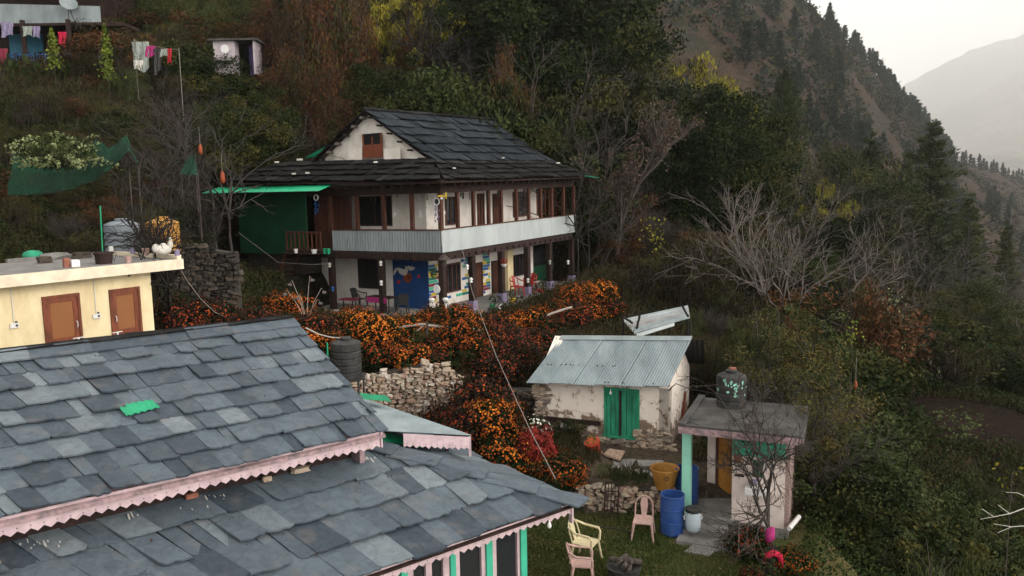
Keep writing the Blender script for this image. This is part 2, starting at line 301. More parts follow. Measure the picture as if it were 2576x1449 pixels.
# main house frame: a along the right facade, b along the left one
HR = V3((.53, .848, 0)); HL = V3((-.848, .53, 0)); HO = V3(W(1112, 634, 34.5)); HO.z = 0
def HP(a, b, z): return HO + HR * a + HL * b + V3((0, 0, z + .014 * a - .012 * b))
_pts = [tuple(p) for p in (
 (-2, 8, 0), (4, 8, -.3), (-10, 12, 1.2), (-14, 18, 3.3), (-9, 22, 3.3), (-8, 27, 3.4), (-6, 24, 2.4), (-2, 21, 1.0), (-12, 28.5, 4.1), (-14, 31, 6.5), (-13.3, 31.5, 6.2), (-9, 30.5, 3.0), (-9.4, 34, 2.8), (-11, 36, 4.2), (-12.7, 37, 4.6), (-17, 39, 8.5), (-14.6, 39.3, 4.9), (-17, 42.5, 9.3), (-17, 27, 6.1), (-21, 25, 6.4),
 (-5, 27.0, 2.9), (-1.5, 27.2, 2.6), (1, 29, 2.1), (0, 31, 2.4), (2.5, 34.5, 2.4), (4, 31, 2.0), (7, 31, 1.5), (6, 37, 2.4), (8.5, 41, 2.5), (9, 29, 1.3), (-6, 31, 2.6), (6.5, 25.5, .9), (9, 25, .2), (8, 21, -.4), (8.5, 18, -1.0), (8, 14, -1.2), (11, 22, -2.2), (13, 30, -.4), (16, 38, .2),
 (12, 38, 1.9), (9, 42, 2.8), (6, 46, 3.4), (18.5, 37, -3), (23, 36, -3.2), (26, 40, -3.6), (22, 43, -3.1), (20, 48, -2), (15, 24, -5.2), (20, 22, -8), (26, 28, -7), (30, 20, -12), (14, 14, -6),
 (-9, 47, 9.5), (-15.5, 45.5, 10), (-8, 53, 12.5), (0, 53, 8.5), (6, 54, 5.5), (8, 60, 6.5), (14, 55, 2), (-18, 40, 10.5), (-17, 50, 14.7), (-24, 49, 15.5), (-30, 50, 16.4), (-34, 56, 17), (-24, 37, 9.4), (-26, 43, 12.8), (-20, 60, 19),
 (-38, 44, 17), (-30, 34, 10), (-26, 28, 8), (-20, 20, 5), (-35, 20, 12), (-45, 30, 18), (-30, 75, 28), (-10, 70, 20), (4, 72, 14), (14, 75, 7), (30, 70, -3), (45, 90, -7), (60, 110, -10), (30, 110, 2), (12, 110, 12), (-10, 110, 32),
 (-45, 110, 50), (-60, 60, 38), (-80, 100, 60), (80, 150, -14), (40, 160, 0), (0, 160, 25), (-40, 160, 60), (100, 100, -28), (60, 50, -20), (140, 140, -35), (50, 20, -22), (25, 5, -12), (0, -20, -4), (-30, -10, 6), (30, -30, -18), (-50, -30, 12), (80, -20, -40), (0, -50, -10))]
_P = np.array(_pts); _r = np.sqrt(((_P[:, None, :2] - _P[None, :, :2]) ** 2).sum(2) + 1.0)
_A = np.zeros((len(_P) + 3,) * 2); _n = len(_P); _A[:_n, :_n] = _r; _A[:_n, _n] = 1; _A[:_n, _n + 1:] = _P[:, :2]; _A[_n, :_n] = 1; _A[_n + 1:, :_n] = _P[:, :2].T
_c = np.linalg.solve(_A, np.r_[_P[:, 2], 0, 0, 0])
def sstep(t): t = np.clip(t, 0, 1); return t * t * (3 - 2 * t)
def boxd(u, v, u0, u1, v0, v1): # outside distance of a rectangle
    return np.hypot(np.maximum(np.maximum(u0 - u, u - u1), 0), np.maximum(np.maximum(v0 - v, v - v1), 0))
SE = V3((cos(radians(38)), sin(radians(38)), 0)); SN = V3((SE.y, -SE.x, 0))      # slate house axes
def ground(x, y, rough=True):
    x = np.asarray(x, float); y = np.asarray(y, float); sh = x.shape; X = x.ravel(); Y = y.ravel()
    z = np.empty(len(X))
    for i in range(0, len(X), 20000):
        q = slice(i, i + 20000); z[q] = np.sqrt((X[q, None] - _P[:, 0]) ** 2 + (Y[q, None] - _P[:, 1]) ** 2 + 1) @ _c[:_n] + _c[_n] + _c[_n + 1] * X[q] + _c[_n + 2] * Y[q]
    if rough: z = z + fbm(X, Y, 9, 3) * 1.1 * np.clip((Y - 34) / 12, .22, 1)
    # terrace steps on the open slopes
    a = (X - HO.x) * HR.x + (Y - HO.y) * HR.y; b = (X - HO.x) * HL.x + (Y - HO.y) * HL.y
    def zone(d, zz, soft):
        nonlocal z
        w = 1 - sstep(d / soft); z = z * (1 - w) + zz * w
    zone(boxd(X, Y, 1.8, 7.2, 19.9, 24.8), .75, 1.2)
    zone(boxd(X, Y, -8, 2.2, 21, 25.0), .9, .8)
    zone(boxd(a, b, -2.6, 13, -1.0, 9.2), 2.56, 1.3)
    zone(boxd(a, b, -2.2, 3, 9, 14.2), 4.2, 1.2)
    zone(boxd(X, Y, -3, 7.3, 8, 19.55), 0, .5)
    zone(boxd(X, Y, 17.5, 24.5, 33.5, 41), -3.1, 3.0)
    return z.reshape(sh)
def gz(x, y): return float(ground(np.array([x]), np.array([y]))[0])
def hit(px, py, lo=8, hi=160):
    Ys = np.arange(lo, hi, .4); d = ray(px, py); X = d.x / d.y * Ys; Z = HC + d.z / d.y * Ys; g = ground(X, Ys)
    k = np.nonzero(g >= Z)[0]
    if not len(k): return None
    k = k[0]; return V3((X[k], Ys[k], g[k]))
def sheet(name, X, Y, Z, mats, midx=None, kind='structure', flip=False):
    h, w = X.shape; V = np.stack([X, Y, Z], -1).reshape(-1, 3); i, j = np.meshgrid(np.arange(h - 1), np.arange(w - 1), indexing='ij'); a = (i * w + j).ravel()
    F_ = np.stack([a, a + 1, a + w + 1, a + w], -1)
    if flip: F_ = F_[:, ::-1]
    o = npmesh(name, V, F_, mats, midx, smooth=True); o['kind'] = kind; return o
xs = np.unique(np.r_[np.array([-7900, -600, -200, -110]), np.arange(-90, -30, 3), np.arange(-30, -16, .8), np.arange(-16, 12, .3), np.arange(12, 32, .7), np.arange(32, 150, 4), np.array([190, 400, 7900])])
ys = np.unique(np.r_[np.array([-690, -300, -120, -70]), np.arange(-50, 8, 4), np.arange(8, 48, .35), np.arange(48, 90, 1), np.arange(90, 175, 4), np.array([200, 300, 600, 8200])])
GX, GY = np.meshgrid(xs, ys); inside = (np.abs(GX - 25) < 140) & (GY > -75) & (GY < 178)
GZ = np.where(inside, ground(np.clip(GX, -110, 160), np.clip(GY, -70, 175)), -150)
def ground_mat(name, cols, sc, sc2, bump=.8, band=False):
    m, n, b = newmat(name); L = n.links; b.inputs['Roughness'].default_value = 1; b.inputs['Specular IOR Level'].default_value = .1
    tc = n.nodes.new('ShaderNodeTexCoord'); src = tc.outputs['Object']
    n1 = n.nodes.new('ShaderNodeTexNoise'); n1.inputs['Scale'].default_value = sc; n1.inputs['Detail'].default_value = 6; n1.inputs['Roughness'].default_value = .7; L.new(src, n1.inputs['Vector'])
    f = n1.outputs['Fac']
    if band:
        mp = n.nodes.new('ShaderNodeMapping'); mp.inputs['Scale'].default_value = (.012, .012, .35); L.new(src, mp.inputs[0])
        n3 = n.nodes.new('ShaderNodeTexNoise'); n3.inputs['Scale'].default_value = 1; n3.inputs['Detail'].default_value = 5; n3.inputs['Distortion'].default_value = .3; L.new(mp.outputs[0], n3.inputs['Vector'])
        mi = n.nodes.new('ShaderNodeMix'); mi.data_type = 'FLOAT'; mi.inputs[0].default_value = .45; L.new(f, mi.inputs[2]); L.new(n3.outputs['Fac'], mi.inputs[3]); f = mi.outputs[0]
    cr = n.nodes.new('ShaderNodeValToRGB'); e = cr.color_ramp.elements
    while len(e) < len(cols): e.new(.5)
    for i, c in enumerate(cols): e[i].position = .36 + .28 * i / (len(cols) - 1); e[i].color = (*c, 1)
    L.new(f, cr.inputs[0])
    n2 = n.nodes.new('ShaderNodeTexNoise'); n2.inputs['Scale'].default_value = sc2; n2.inputs['Detail'].default_value = 6; n2.inputs['Roughness'].default_value = .75; L.new(src, n2.inputs['Vector'])
    mr = n.nodes.new('ShaderNodeMapRange'); mr.inputs[1].default_value = .35; mr.inputs[2].default_value = .65; mr.inputs[3].default_value = .45; mr.inputs[4].default_value = 1.5; L.new(n2.outputs['Fac'], mr.inputs[0])
    mm = n.nodes.new('ShaderNodeVectorMath'); mm.operation = 'MULTIPLY'; L.new(cr.outputs[0], mm.inputs[0]); L.new(mr.outputs[0], mm.inputs[1]); L.new(mm.outputs[0], b.inputs['Base Color'])
    bp = n.nodes.new('ShaderNodeBump'); bp.inputs['Strength'].default_value = bump; bp.inputs['Distance'].default_value = .25 / sc2 ** .5; L.new(n2.outputs['Fac'], bp.inputs['Height']); L.new(bp.outputs[0], b.inputs['Normal'])
    return m
gm = [ground_mat('hillside_earth', [(.012, .009, .007), (.018, .015, .009), (.012, .014, .0065), (.026, .02, .013)], .5, 6),
      ground_mat('lawn_turf', [(.05, .075, .02), (.075, .085, .03), (.13, .1, .045), (.05, .07, .02)], .55, 14),
      M['soil'],
      ground_mat('trodden_earth', [(.05, .036, .026), (.08, .06, .045), (.045, .05, .02)], .7, 9)]
cx = (GX[:-1, :-1] + GX[1:, 1:]) / 2; cy = (GY[:-1, :-1] + GY[1:, 1:]) / 2
mi_ = np.zeros(cx.shape, int)
mi_[(boxd(cx, cy, 0, 7, 8, 19.4) < .3)] = 1
mi_[(boxd(cx, cy, 1.6, 7.2, 20, 24.8) < .3)] = 3
jx = cx + fbm(cx, cy, 3, 9) * 2; jy = cy + fbm(cx, cy, 3, 5) * 2
mi_[(((jx - 21.3) / 4.2) ** 2 + ((jy - 37) / 4.6) ** 2 < 1)] = 2
mi_[(((jx - 8.6) / 1.8) ** 2 + ((jy - 29.2) / 3.4) ** 2 < 1)] = 2
sheet('ground', GX, GY, GZ, gm, mi_.ravel())
# ---- steep spur across the gully
top_ = [(1150, -620, 230), (1400, -420, 270), (1700, -250, 300), (1880, -120, 320), (2010, 0, 340), (2120, 108, 380), (2240, 232, 430), (2330, 326, 480), (2400, 392, 540), (2576, 446, 640), (2750, 500, 760), (3000, 560, 900)]
bot_ = [(1150, 480, 110), (1400, 490, 120), (1700, 520, 140), (1880, 530, 160), (2010, 545, 180), (2120, 560, 200), (2240, 590, 220), (2330, 620, 240), (2400, 650, 260), (2576, 700, 300), (2750, 760, 340), (3000, 820, 400)]
T = np.array([W(*p) for p in top_]); B_ = np.array([W(*p) for p in bot_]); tt = np.linspace(0, len(top_) - 1, 260); ii = np.arange(len(top_))
Tc = np.stack([np.interp(tt, ii, T[:, k]) for k in range(3)], -1); Bc = np.stack([np.interp(tt, ii, B_[:, k]) for k in range(3)], -1)
vv = np.linspace(-.25, 1, 130)[:, None, None]; SX = Bc[None] * (1 - vv) + Tc[None] * vv
back = Tc + np.stack([np.zeros(260), np.full(260, 130.), np.full(260, -60.)], -1); SX = np.concatenate([SX, back[None]], 0)
_amp = np.concatenate([np.clip(1 - np.abs(vv[:, 0, 0]) * .6, .25, 1), [0.]])[:, None]
SX[..., 2] += _amp * (fbm(SX[..., 0] * 1.0, SX[..., 1] * .6, 60, 2) * 20 + fbm(SX[..., 0], SX[..., 1], 14, 6) * 4)
def hill_pt(s, v): # s 0..1 along, v 0..1 up
    i = s * 259; j = (v + .25) / 1.25 * 129; i0 = int(min(i, 258)); j0 = int(min(j, 128)); fi, fj = i - i0, j - j0
    return V3((SX[j0, i0] * (1 - fi) + SX[j0, i0 + 1] * fi) * (1 - fj) + (SX[j0 + 1, i0] * (1 - fi) + SX[j0 + 1, i0 + 1] * fi) * fj)
hm = ground_mat('spur_slope', [(.009, .014, .008), (.027, .019, .014), (.048, .031, .024), (.014, .019, .012), (.058, .041, .032)], .03, .75, 1.0, band=True)
sheet('hillside', SX[..., 0], SX[..., 1], SX[..., 2], hm)
# ---- far mountain
top_ = [(1300, 300), (1700, 330), (2100, 330), (2250, 233), (2330, 185), (2440, 128), (2576, 90), (2700, 60), (3000, 40), (3400, 120)]
T = np.array([W(x, y, 7000) for x, y in top_]); tt = np.linspace(0, len(top_) - 1, 160)
Tc = np.stack([np.interp(tt, np.arange(len(top_)), T[:, k]) for k in range(3)], -1); vv = np.linspace(0, 1, 60)[:, None]
MX = Tc[None, :, 0] * np.ones_like(vv); MY = 7000 - 4600 * (1 - vv) + 0 * Tc[None, :, 1]; MZ = -150 * (1 - vv) + Tc[None, :, 2] * vv
MZ = MZ + fbm(MX, MY * .6, 1200, 4) * 380 * (1 - np.abs(2 * vv - 1) ** 4) + fbm(MX, MY, 150, 4) * 34
MX = np.concatenate([MX, MX[-1:]]); MY = np.concatenate([MY, MY[-1:] + 900]); MZ = np.concatenate([MZ, np.full((1, MZ.shape[1]), -150.)])
fm = ground_mat('far_slope', [(.03, .04, .03), (.1, .08, .06), (.16, .14, .12)], .0016, .012, .3)
sheet('mountain', MX, MY, MZ, fm)
# ---- air
hz = MB(); hz.box((0, 3800, 824.5), 16000, 9000, 1951)
m, n, b = newmat('haze_air'); n.nodes.remove(b); pv = n.nodes.new('ShaderNodeVolumePrincipled'); pv.inputs['Density'].default_value = .00024; pv.inputs['Color'].default_value = (1, 1, 1, 1); pv.inputs['Anisotropy'].default_value = .72
n.links.new(pv.outputs[0], n.nodes['Material Output'].inputs['Volume'])
hz.build('haze', m, kind='stuff')
# ================================================================ building helpers
def plane_pt(px, py, P0, N): d = ray(px, py); o = V3((0, 0, HC)); return o + d * ((V3(P0) - o).dot(N) / d.dot(N))
def slates(mb, O, U, Vd, width, length, ex, wid, rng, umin=None, umax=None, th=.028, lift=.045, cham=.12, wav=.02, over=1.45, skew=None, gap=0):
    O, U, Vd = V3(O), V3(U).normalized(), V3(Vd).normalized(); N = U.cross(Vd).normalized()
    if N.z < 0: N = -N
    rows = int(round(length / ex)); ex = length / rows; ph = rng.uniform(0, 9)
    for j in range(rows):
        u = -rng.uniform(0, wid)
        while u < width:
            tp = rng.random() < .62; w = wid * (rng.uniform(.8, 1.3) if tp else rng.uniform(.4, .9)); v0 = j * ex - rng.uniform(0, .05) * ex * (2.4 if tp else -.6) + wav * sin(u * .9 + j * 2 + ph); v1 = min(v0 + ex * over, length + .04)
            sk = rng.uniform(-.03, .03) * wid; lf = lift * ((1.35 if tp else .55) + rng.uniform(-.15, .15)); g = rng.uniform(.0, .05) * wid if tp else rng.uniform(-.01, .01)
            c = [(rng.uniform(0, cham) * w if rng.random() < .7 else rng.uniform(.5, 1.8) * cham * w, rng.uniform(0, cham) * ex) for _ in range(2)]
            g -= gap; tlt = rng.uniform(-.5, .5) * lift; jg = lambda: v0 + rng.uniform(-.022, .022) * ex * 1.6
            pts = [(u - g, v1), (u - g + sk * .5, v0 + c[0][1]), (u - g + c[0][0], v0 + rng.uniform(0, .02)), (u + w * .28, jg()), (u + w * .43, jg()), (u + w * .6, jg()), (u + w * .76, jg()), (u + w + g - c[1][0], v0 + rng.uniform(0, .02)), (u + w + g + sk, v0 + c[1][1]), (u + w + g, v1)]
            if skew: s_ = skew(u); pts = [(p - s_ * (q - v0 - ex * .5), q) for p, q in pts]
            u0c = max(0, umin(v0 + ex * .5) if umin else 0); u1c = min(width, umax(v0 + ex * .5) if umax else width)
            if u + w > u0c + .04 and u < u1c - .04:
                pts = [(max(min(p, width + .02, (umax(q) if umax else 1e9)), -.02, umin(q) if umin else -1e9), q) for p, q in pts]
                P = [O + U * p + Vd * q + N * ((lf + tlt * ((p - u) / w - .5)) * (1 - (q - v0) / (ex * over)) + .008) for p, q in pts]; n = len(P)
                Q = [p - N * th for p in P]
                b0 = len(mb.v); mb.v += [tuple(p) for p in P + Q]; mb.f += [tuple(b0 + i for i in range(n)), tuple(b0 + n + i for i in range(n))[::-1]] + [(b0 + i, b0 + n + i, b0 + n + (i + 1) % n, b0 + (i + 1) % n) for i in range(n)]
                if (V3(P[1]) - V3(P[0])).cross(V3(P[3]) - V3(P[0])).dot(N) < 0: mb.f[-(n + 2)] = mb.f[-(n + 2)][::-1]; mb.f[-(n + 1)] = mb.f[-(n + 1)][::-1]
                mb.m += [0] * (n + 2)
            u += w
def slab(mb, pts, d, th=.04, m=0):   # polygon plate extruded along -d
    P = [V3(p) for p in pts]; n = len(P); Q = [p - V3(d) * th for p in P]; mb.add(P + Q, [tuple(range(n)), tuple(range(n, 2 * n))[::-1]] + [(i, n + i, n + (i + 1) % n, (i + 1) % n) for i in range(n)], m)
def fascia(mb, P, Q, h, pitch=.16, tooth=.07, N=V3((0, -1, 0)), holes=True, th=.012):
    P, Q = V3(P), V3(Q); L = (Q - P).length; U = (Q - P) / L; n = max(2, int(L / pitch)); D = V3((0, 0, -1)); vs = []; fs = []
    for k in range(2 * n + 1):
        t = k / (2 * n); p = P + (Q - P) * t; wob = .012 * sin(t * 40) ; dz = h + (tooth if k % 2 == 0 else 0)
        vs += [p, p + D * (dz + wob), p + N * th, p + N * th + D * (dz + wob)]
    for k in range(2 * n): a = 4 * k; fs += [(a, a + 4, a + 5, a + 1), (a + 2, a + 3, a + 7, a + 6), (a, a + 2, a + 6, a + 4), (a + 1, a + 5, a + 7, a + 3)]
    mb.add(vs, fs, 0)
    if holes:
        for k in range(0, n):
            c = P + (Q - P) * ((k + .5) / n) + D * (h - .035) + N * (th + .002); z = V3((0, 0, 1)); mb.add([c + U * .011, c + z * .011, c - U * .011, c - z * .011], [(0, 1, 2, 3)], 1)
def wallstones(mb, P, U, D, width, height, N, rng, sz=.22, prof=None, dep=.12, thin=.6):
    """coursed rubble: stones set into a wall face. P lower-left, U along, D up"""
    v = 0
    while v < height:
        h = sz * rng.uniform(.35, .8) * thin / .6; u = -rng.uniform(0, sz)
        while u < width:
            w = sz * rng.uniform(.45, 1.75); hq = h * rng.uniform(.75, 1.35); top = prof(u + w / 2) if prof else height
            if v + h * .6 < top:
                r = rng.uniform(-.32, .32); X = (U * cos(r) + D * sin(r)); Z = (D * cos(r) - U * sin(r))
                mb.blob(P + U * (u + w / 2) + D * (v + h / 2 + rng.uniform(-.02, .02)) + N * rng.uniform(-.02, .03), w * 1.04, dep * 2 * rng.uniform(.7, 1.2), hq * 1.1, rng, X=X, Y=N, Z=Z, n=6, j=.26)
            u += w
        v += h * .95
# ================================================================ slate-roofed house in the foreground
A0 = V3(W(975, 1085, 14.7))
def SH(u, v, z): return V3((A0.x, A0.y, 0)) + SE * u + SN * v + V3((0, 0, z))
rng = random.Random(3)
sh = thing('slate_roofed_house', 'large foreground house with two tiers of blue grey slate roof edged in pink tin', 'house', SH(-4, 0, 0))
ZE, ZR, VR = 3.81, 5.43, -4.32
mb = MB(); vd = (SN * VR + V3((0, 0, ZR - ZE))); O = SH(-12, 0, ZE); Ls = vd.length
up = SE.cross(vd.normalized());
if up.z < 0: up = -up
slates(mb, O, SE, vd, 12.0, Ls - .25, .57, .40, rng, th=.034, lift=.066, cham=.12, gap=.006, skew=lambda u: .34 * min(max((11.5 - u) / 6.5, 0), 1))
roof = mb.build('upper_roof', M['slate'], sh)
mb = MB(); p0 = O + vd.normalized() * (Ls - .42)
u = -.2
while u < 12:
    w = rng.uniform(.8, 1.25); a = min(max(u, 0), 12); b = min(u + w + .04, 12.02); l1 = rng.uniform(-.05, .05)
    q = p0 + up * (.085 + rng.uniform(-.01, .02)); slab(mb, [q + SE * a + vd.normalized() * l1, q + SE * b + vd.normalized() * rng.uniform(-.04, .06), q + SE * b + vd.normalized() * .45, q + SE * a + vd.normalized() * .45], up, .035)
    u += w
mb.build('ridge_slabs', M['slate'], roof)
mb = MB(); bk = (SN * -4.3 + V3((0, 0, -1.62))); ub = bk.normalized().cross(SE);
if ub.z < 0: ub = -ub
T0 = SH(-12, VR, ZR + .06)
for i in range(12):   # back slope, slabs whose upper edges peep over the ridge
    for j in range(7): slab(mb, [T0 + SE * (i + .01) + bk * (j / 7), T0 + SE * (i + 1) + bk * (j / 7), T0 + SE * (i + 1) + bk * ((j + 1.1) / 7), T0 + SE * (i + .01) + bk * ((j + 1.1) / 7)], ub, .04)
u = 0
while u < 12:
    w = rng.uniform(.4, .9); slab(mb, [T0 + SE * u + SN * .12 + V3((0, 0, .02)), T0 + SE * min(12, u + w) + SN * .12 + V3((0, 0, rng.uniform(.02, .06))), T0 + SE * min(12, u + w) - SN * .25 + V3((0, 0, .03)), T0 + SE * u - SN * .25 + V3((0, 0, rng.uniform(.02, .06)))], V3((0, 0, 1)), .03, 1); u += w
mb.build('back_slope', [M['dslate'], M['eslate']], sh)
# lower skirt
zl = 2.2; m_ = .37; LU, LV = 3.05, 2.02
mb = MB(); vl = (SN * -1 + V3((0, 0, m_))).normalized(); k1 = sqrt(1 + m_ * m_); len1 = 2.75 * k1
slates(mb, SH(LU - 13, LV, zl), SE, vl, 13, len1, .66, .5, rng, cham=.11, umax=lambda v: 13 - v / k1, th=.038, lift=.08, gap=.006, skew=lambda u: .45 * min(max((12 - u) / 7, 0), 1))
lr = mb.build('lower_roof', M['slate'], sh)
mb = MB(); vs_ = (SE * -1 + V3((0, 0, m_))).normalized()
slates(mb, SH(LU, LV - 8, zl), SN, vs_, 8, len1, .72, .62, rng, umax=lambda v: 8 - v / k1, th=.035, lift=.06)
mb.build('side_skirt_roof', M['slate'], sh)
mb = MB(); hp = (-SE - SN + V3((0, 0, m_))); hn = hp.normalized(); sd_ = (SE - SN).normalized(); uph = hn.cross(sd_)
if uph.z < 0: uph = -uph
s = -.12; 
while s < 2.6:
    w = rng.uniform(.55, .75); a = SH(LU, LV, zl) + hp * s + uph * .15; b = a + hp * w * 1.15 - uph * .05
    f1, f2 = rng.uniform(.22, .33), rng.uniform(.22, .34)
    if s < 0: P = [a + sd_ * .05, a + sd_ * f1 + hn * .15, b + sd_ * f2, b - sd_ * f2, a - sd_ * f1 + hn * .2, a - sd_ * .06]
    else: P = [a + sd_ * f1, b + sd_ * f2, b - sd_ * f1, a - sd_ * f2 + hn * .03]
    slab(mb, [p + (V3((0, 0, -.09)) if abs((p - a).dot(sd_)) > .1 else V3((0, 0, 0))) for p in P][::-1], uph, .035); s += w
mb.build('hip_slabs', M['slate'], lr)
mb = MB(); fascia(mb, SH(-12, -.1, ZE + .0), SH(-.12, -.1, ZE - .0), .25, N=SN, pitch=.17, tooth=.06); mb.box(SH(-.1, -.1, ZE - .14), .03, .1, .34, SE, SN)
mb.build('upper_fascia', [M['pink'], M['black']], sh)
mb = MB(); fascia(mb, SH(-10, LV - .1, zl - .0), SH(LU - .12, LV - .1, zl), .17, N=SN, pitch=.17, tooth=.06); mb.box(SH(LU - .1, LV - .1, zl - .2), .05, .09, .42, SE, SN)
mb.build('lower_fascia', [M['pink'], M['black']], sh)
# walls, dark backing and gable
mb = MB(); vw = LV - .55
pw = lambda px, py=1360: (plane_pt(px, py, SH(0, vw, 0), SN) - V3((A0.x, A0.y, 0))).dot(SE)
uc = pw(1319)
slab(mb, [SH(-12, vw - .3, 0), SH(uc, vw - .3, 0), SH(uc, vw - .3, 2.2), SH(-12, vw - .3, 2.2)], -SN, .1)
slab(mb, [SH(uc, vw - .1, 0), SH(uc, vw - 9, 0), SH(uc, vw - 9, 2.25), SH(uc, vw - .1, 2.25)], SE, .12)
slab(mb, [SH(-.35, -8.4, 3.2), SH(-.35, -.3, 3.2), SH(-.35, -.3, 3.7), SH(-.35, VR, ZR - .1), SH(-.35, -8.4, 3.7)], SE, .1)
slab(mb, [SH(-12, -.02, ZE - .07), SH(-.03, -.02, ZE - .07), SH(-.03, VR, ZR - .07), SH(-12, VR, ZR - .07)], V3((0, 0, 1)), .05)
mb.build('wall', M['pinkold'], sh)
mb = MB(); slab(mb, [SH(-12, -.75, 2.9), SH(-.4, -.75, 2.9), SH(-.4, -.75, 3.8), SH(-12, -.75, 3.8)], -SN, .1); mb.build('upper_wall', M['wood'], sh)
mb = MB(); slab(mb, [SH(LU - 13, LV - .03, zl - .05), SH(LU - .03, LV - .03, zl - .05), SH(LU - 2.75, LV - 2.75, zl - .05 + m_ * 2.72), SH(LU - 13, LV - 2.75, zl - .05 + m_ * 2.72)], V3((0, 0, 1)), .03)
slab(mb, [SH(LU - .03, LV - .03, zl - .05), SH(LU - .03, LV - 8, zl - .05), SH(LU - 2.75, LV - 8, zl - .05 + m_ * 2.72), SH(LU - 2.75, LV - 2.75, zl - .05 + m_ * 2.72)], V3((0, 0, 1)), .03)
mb.build('roof_boarding', M['wood'], sh)
zt, zb = 1.98, .15
def vbar(mb, pa, pb, m, d, z0=zb, z1=zt): a, b = pw(pa), pw(pb); mb.box(SH((a + b) / 2, vw + d / 2 - .06, (z0 + z1) / 2), b - a, d, z1 - z0, SE, SN, m=m)
win = [(1245, 1298, 1233, 1304), (1152, 1207, 1140, 1217), (1081, 1110, 1069, 1126), (1034, 1066, 1018, 1069)]
for i, (g0, g1, f0, f1) in enumerate(win):
    mb = MB(); vbar(mb, f0, g0, 0, .1); vbar(mb, g1, f1, 0, .1); u0, u1 = pw(g0), pw(g1)
    mb.box(SH((u0 + u1) / 2, vw - .01, zt - .05), u1 - u0, .1, .1, SE, SN); mb.box(SH((u0 + u1) / 2, vw - .01, zb + .05), u1 - u0, .1, .1, SE, SN)
    wf = mb.build('window', M['pink'], sh)
    mb = MB(); mb.box(SH((u0 + u1) / 2, vw - .03, (zb + zt) / 2), u1 - u0, .012, zt - zb - .22, SE, SN); mb.build('pane', M['glass'], wf)
    if i == 0: mb = MB(); mb.box(SH(u0 + .12, vw - .045, (zb + zt) / 2), .2, .012, zt - zb - .22, SE, SN); mb.build('curtain', M['cloth'], wf)
for a, b in ((1304.3, 1319), (1217.3, 1232.6), (1126.3, 1139.6), (1001, 1017)):
    mb = MB(); vbar(mb, a, b, 0, .14, 0, 2.1); mb.build('post', M['teal'], sh)
# pieces lying on the roofs
def on_upper(px, py): return plane_pt(px, py, SH(0, 0, ZE + .07), up)
nl = SE.cross(vl); nl = nl if nl.z > 0 else -nl
def on_lower(px, py): return plane_pt(px, py, SH(LU, LV, zl + .08), nl)
g = [on_upper(*p) for p in ((318, 1052), (402, 1028), (380, 1007), (296, 1023))]
mb = MB(); mb.corr(g[0] + up * .05, g[1] + up * .04, g[2] + up * .02, g[3] + up * .02, .1, .014)
mb.build('patch_sheet', M['gtin'], None, loc=g[0]); o = bpy.data.objects['patch_sheet']; setp(o, 'small bright green corrugated tin sheet patching the upper slate roof', 'tin sheet')
for i, (px, py, w, lab) in enumerate([(757, 1186, .34, 'flat brown stone lying under the pink fascia where the lower slate roof starts'), (482, 1252, .22, 'small reddish stone resting on the lower slate roof under the middle of the fascia'), (818, 1148, .2, 'small tan stone tucked under the right end of the pink upper fascia'), (672, 1160 + 50, .16, 'little brown stone chip on the lower slates left of the flat brown stone'), (910, 1131, .3, 'grey chipped stone at the right end of the upper fascia')]):
    c = on_lower(px, py); mb = MB(); mb.blob(c + V3((0, 0, .04)), w, w * .5, .12, rng, X=SE, Y=SN); mb.build('stone', M['brick' if i == 1 else 'stone'], loc=c, label=lab, cat='stone', smooth=False)
# white splashes of lime on the shaded slates (paint, part of the roof)
mb = MB()
for cx_, cy_, n_, sp in ((80, 1350, 12, 30), (330, 1282, 6, 16), (540, 1235, 6, 14), (480, 1262, 4, 30), (925, 1135, 5, 16), (20, 1405, 3, 30)):
    for _ in range(n_):
        c = on_lower(cx_ + rng.gauss(0, sp), cy_ + 14 + abs(rng.gauss(0, sp * .3))) + nl * .03; r = rng.uniform(.004, .011); l = r * rng.uniform(1, 7)
        mb.add([c - SE * r - vl * l, c + SE * r - vl * l, c + SE * r * .6 + vl * l, c - SE * r + vl * l], [(0, 1, 2, 3)])
mb.build('lime_splashes', M['bone'], lr)
# dry leaves and grit caught on the slates
r_ = np.random.RandomState(14); Pq = []
for _ in range(260):
    if r_.rand() < .45: u_, v_ = r_.uniform(0, 12), (int(r_.uniform(0, 8)) + r_.uniform(.0, .12)) * .57; Pq.append(SH(-12, 0, ZE) + SE * u_ + vd.normalized() * min(v_, 4.4) + up * .075)
    else: u_ = r_.uniform(3, 12.5); Pq.append(SH(LU - 13, LV, zl) + SE * u_ + vl * ((int(r_.uniform(0, 4)) + r_.uniform(0, .12)) * .66) + nl * .085)
mb = MB()
for p in Pq: a_ = r_.uniform(0, 6.28); X_ = SE * cos(a_) + vl * sin(a_); Y_ = vl * cos(a_) - SE * sin(a_); s_ = r_.uniform(.01, .028); mb.add([p - X_ * s_, p - Y_ * s_ * .5, p + X_ * s_, p + Y_ * s_ * .5 + up * .01], [(0, 1, 2, 3)])
mb.build('leaves', M['lf_rust'], sh)
# bulb hanging under the eave
c = plane_pt(1382, 1318, SH(0, LV + .1, 0), SN); mb = MB(); mb.lathe(c, [(.0, -.09), (.03, -.075), (.042, -.04), (.034, 0), (.015, .04), (.014, .07), (0, .07)], 12); b_ = mb.build('light_bulb', M['whitep'], loc=c, label='white light bulb hanging below the pink eave corner over the lawn', cat='light bulb', smooth=True)
mb = MB(); mb.tube([c + V3((0, 0, .07)), V3((c.x, c.y, zl - .15))], .004, 4); mb.build('wire', M['wireb'], b_)
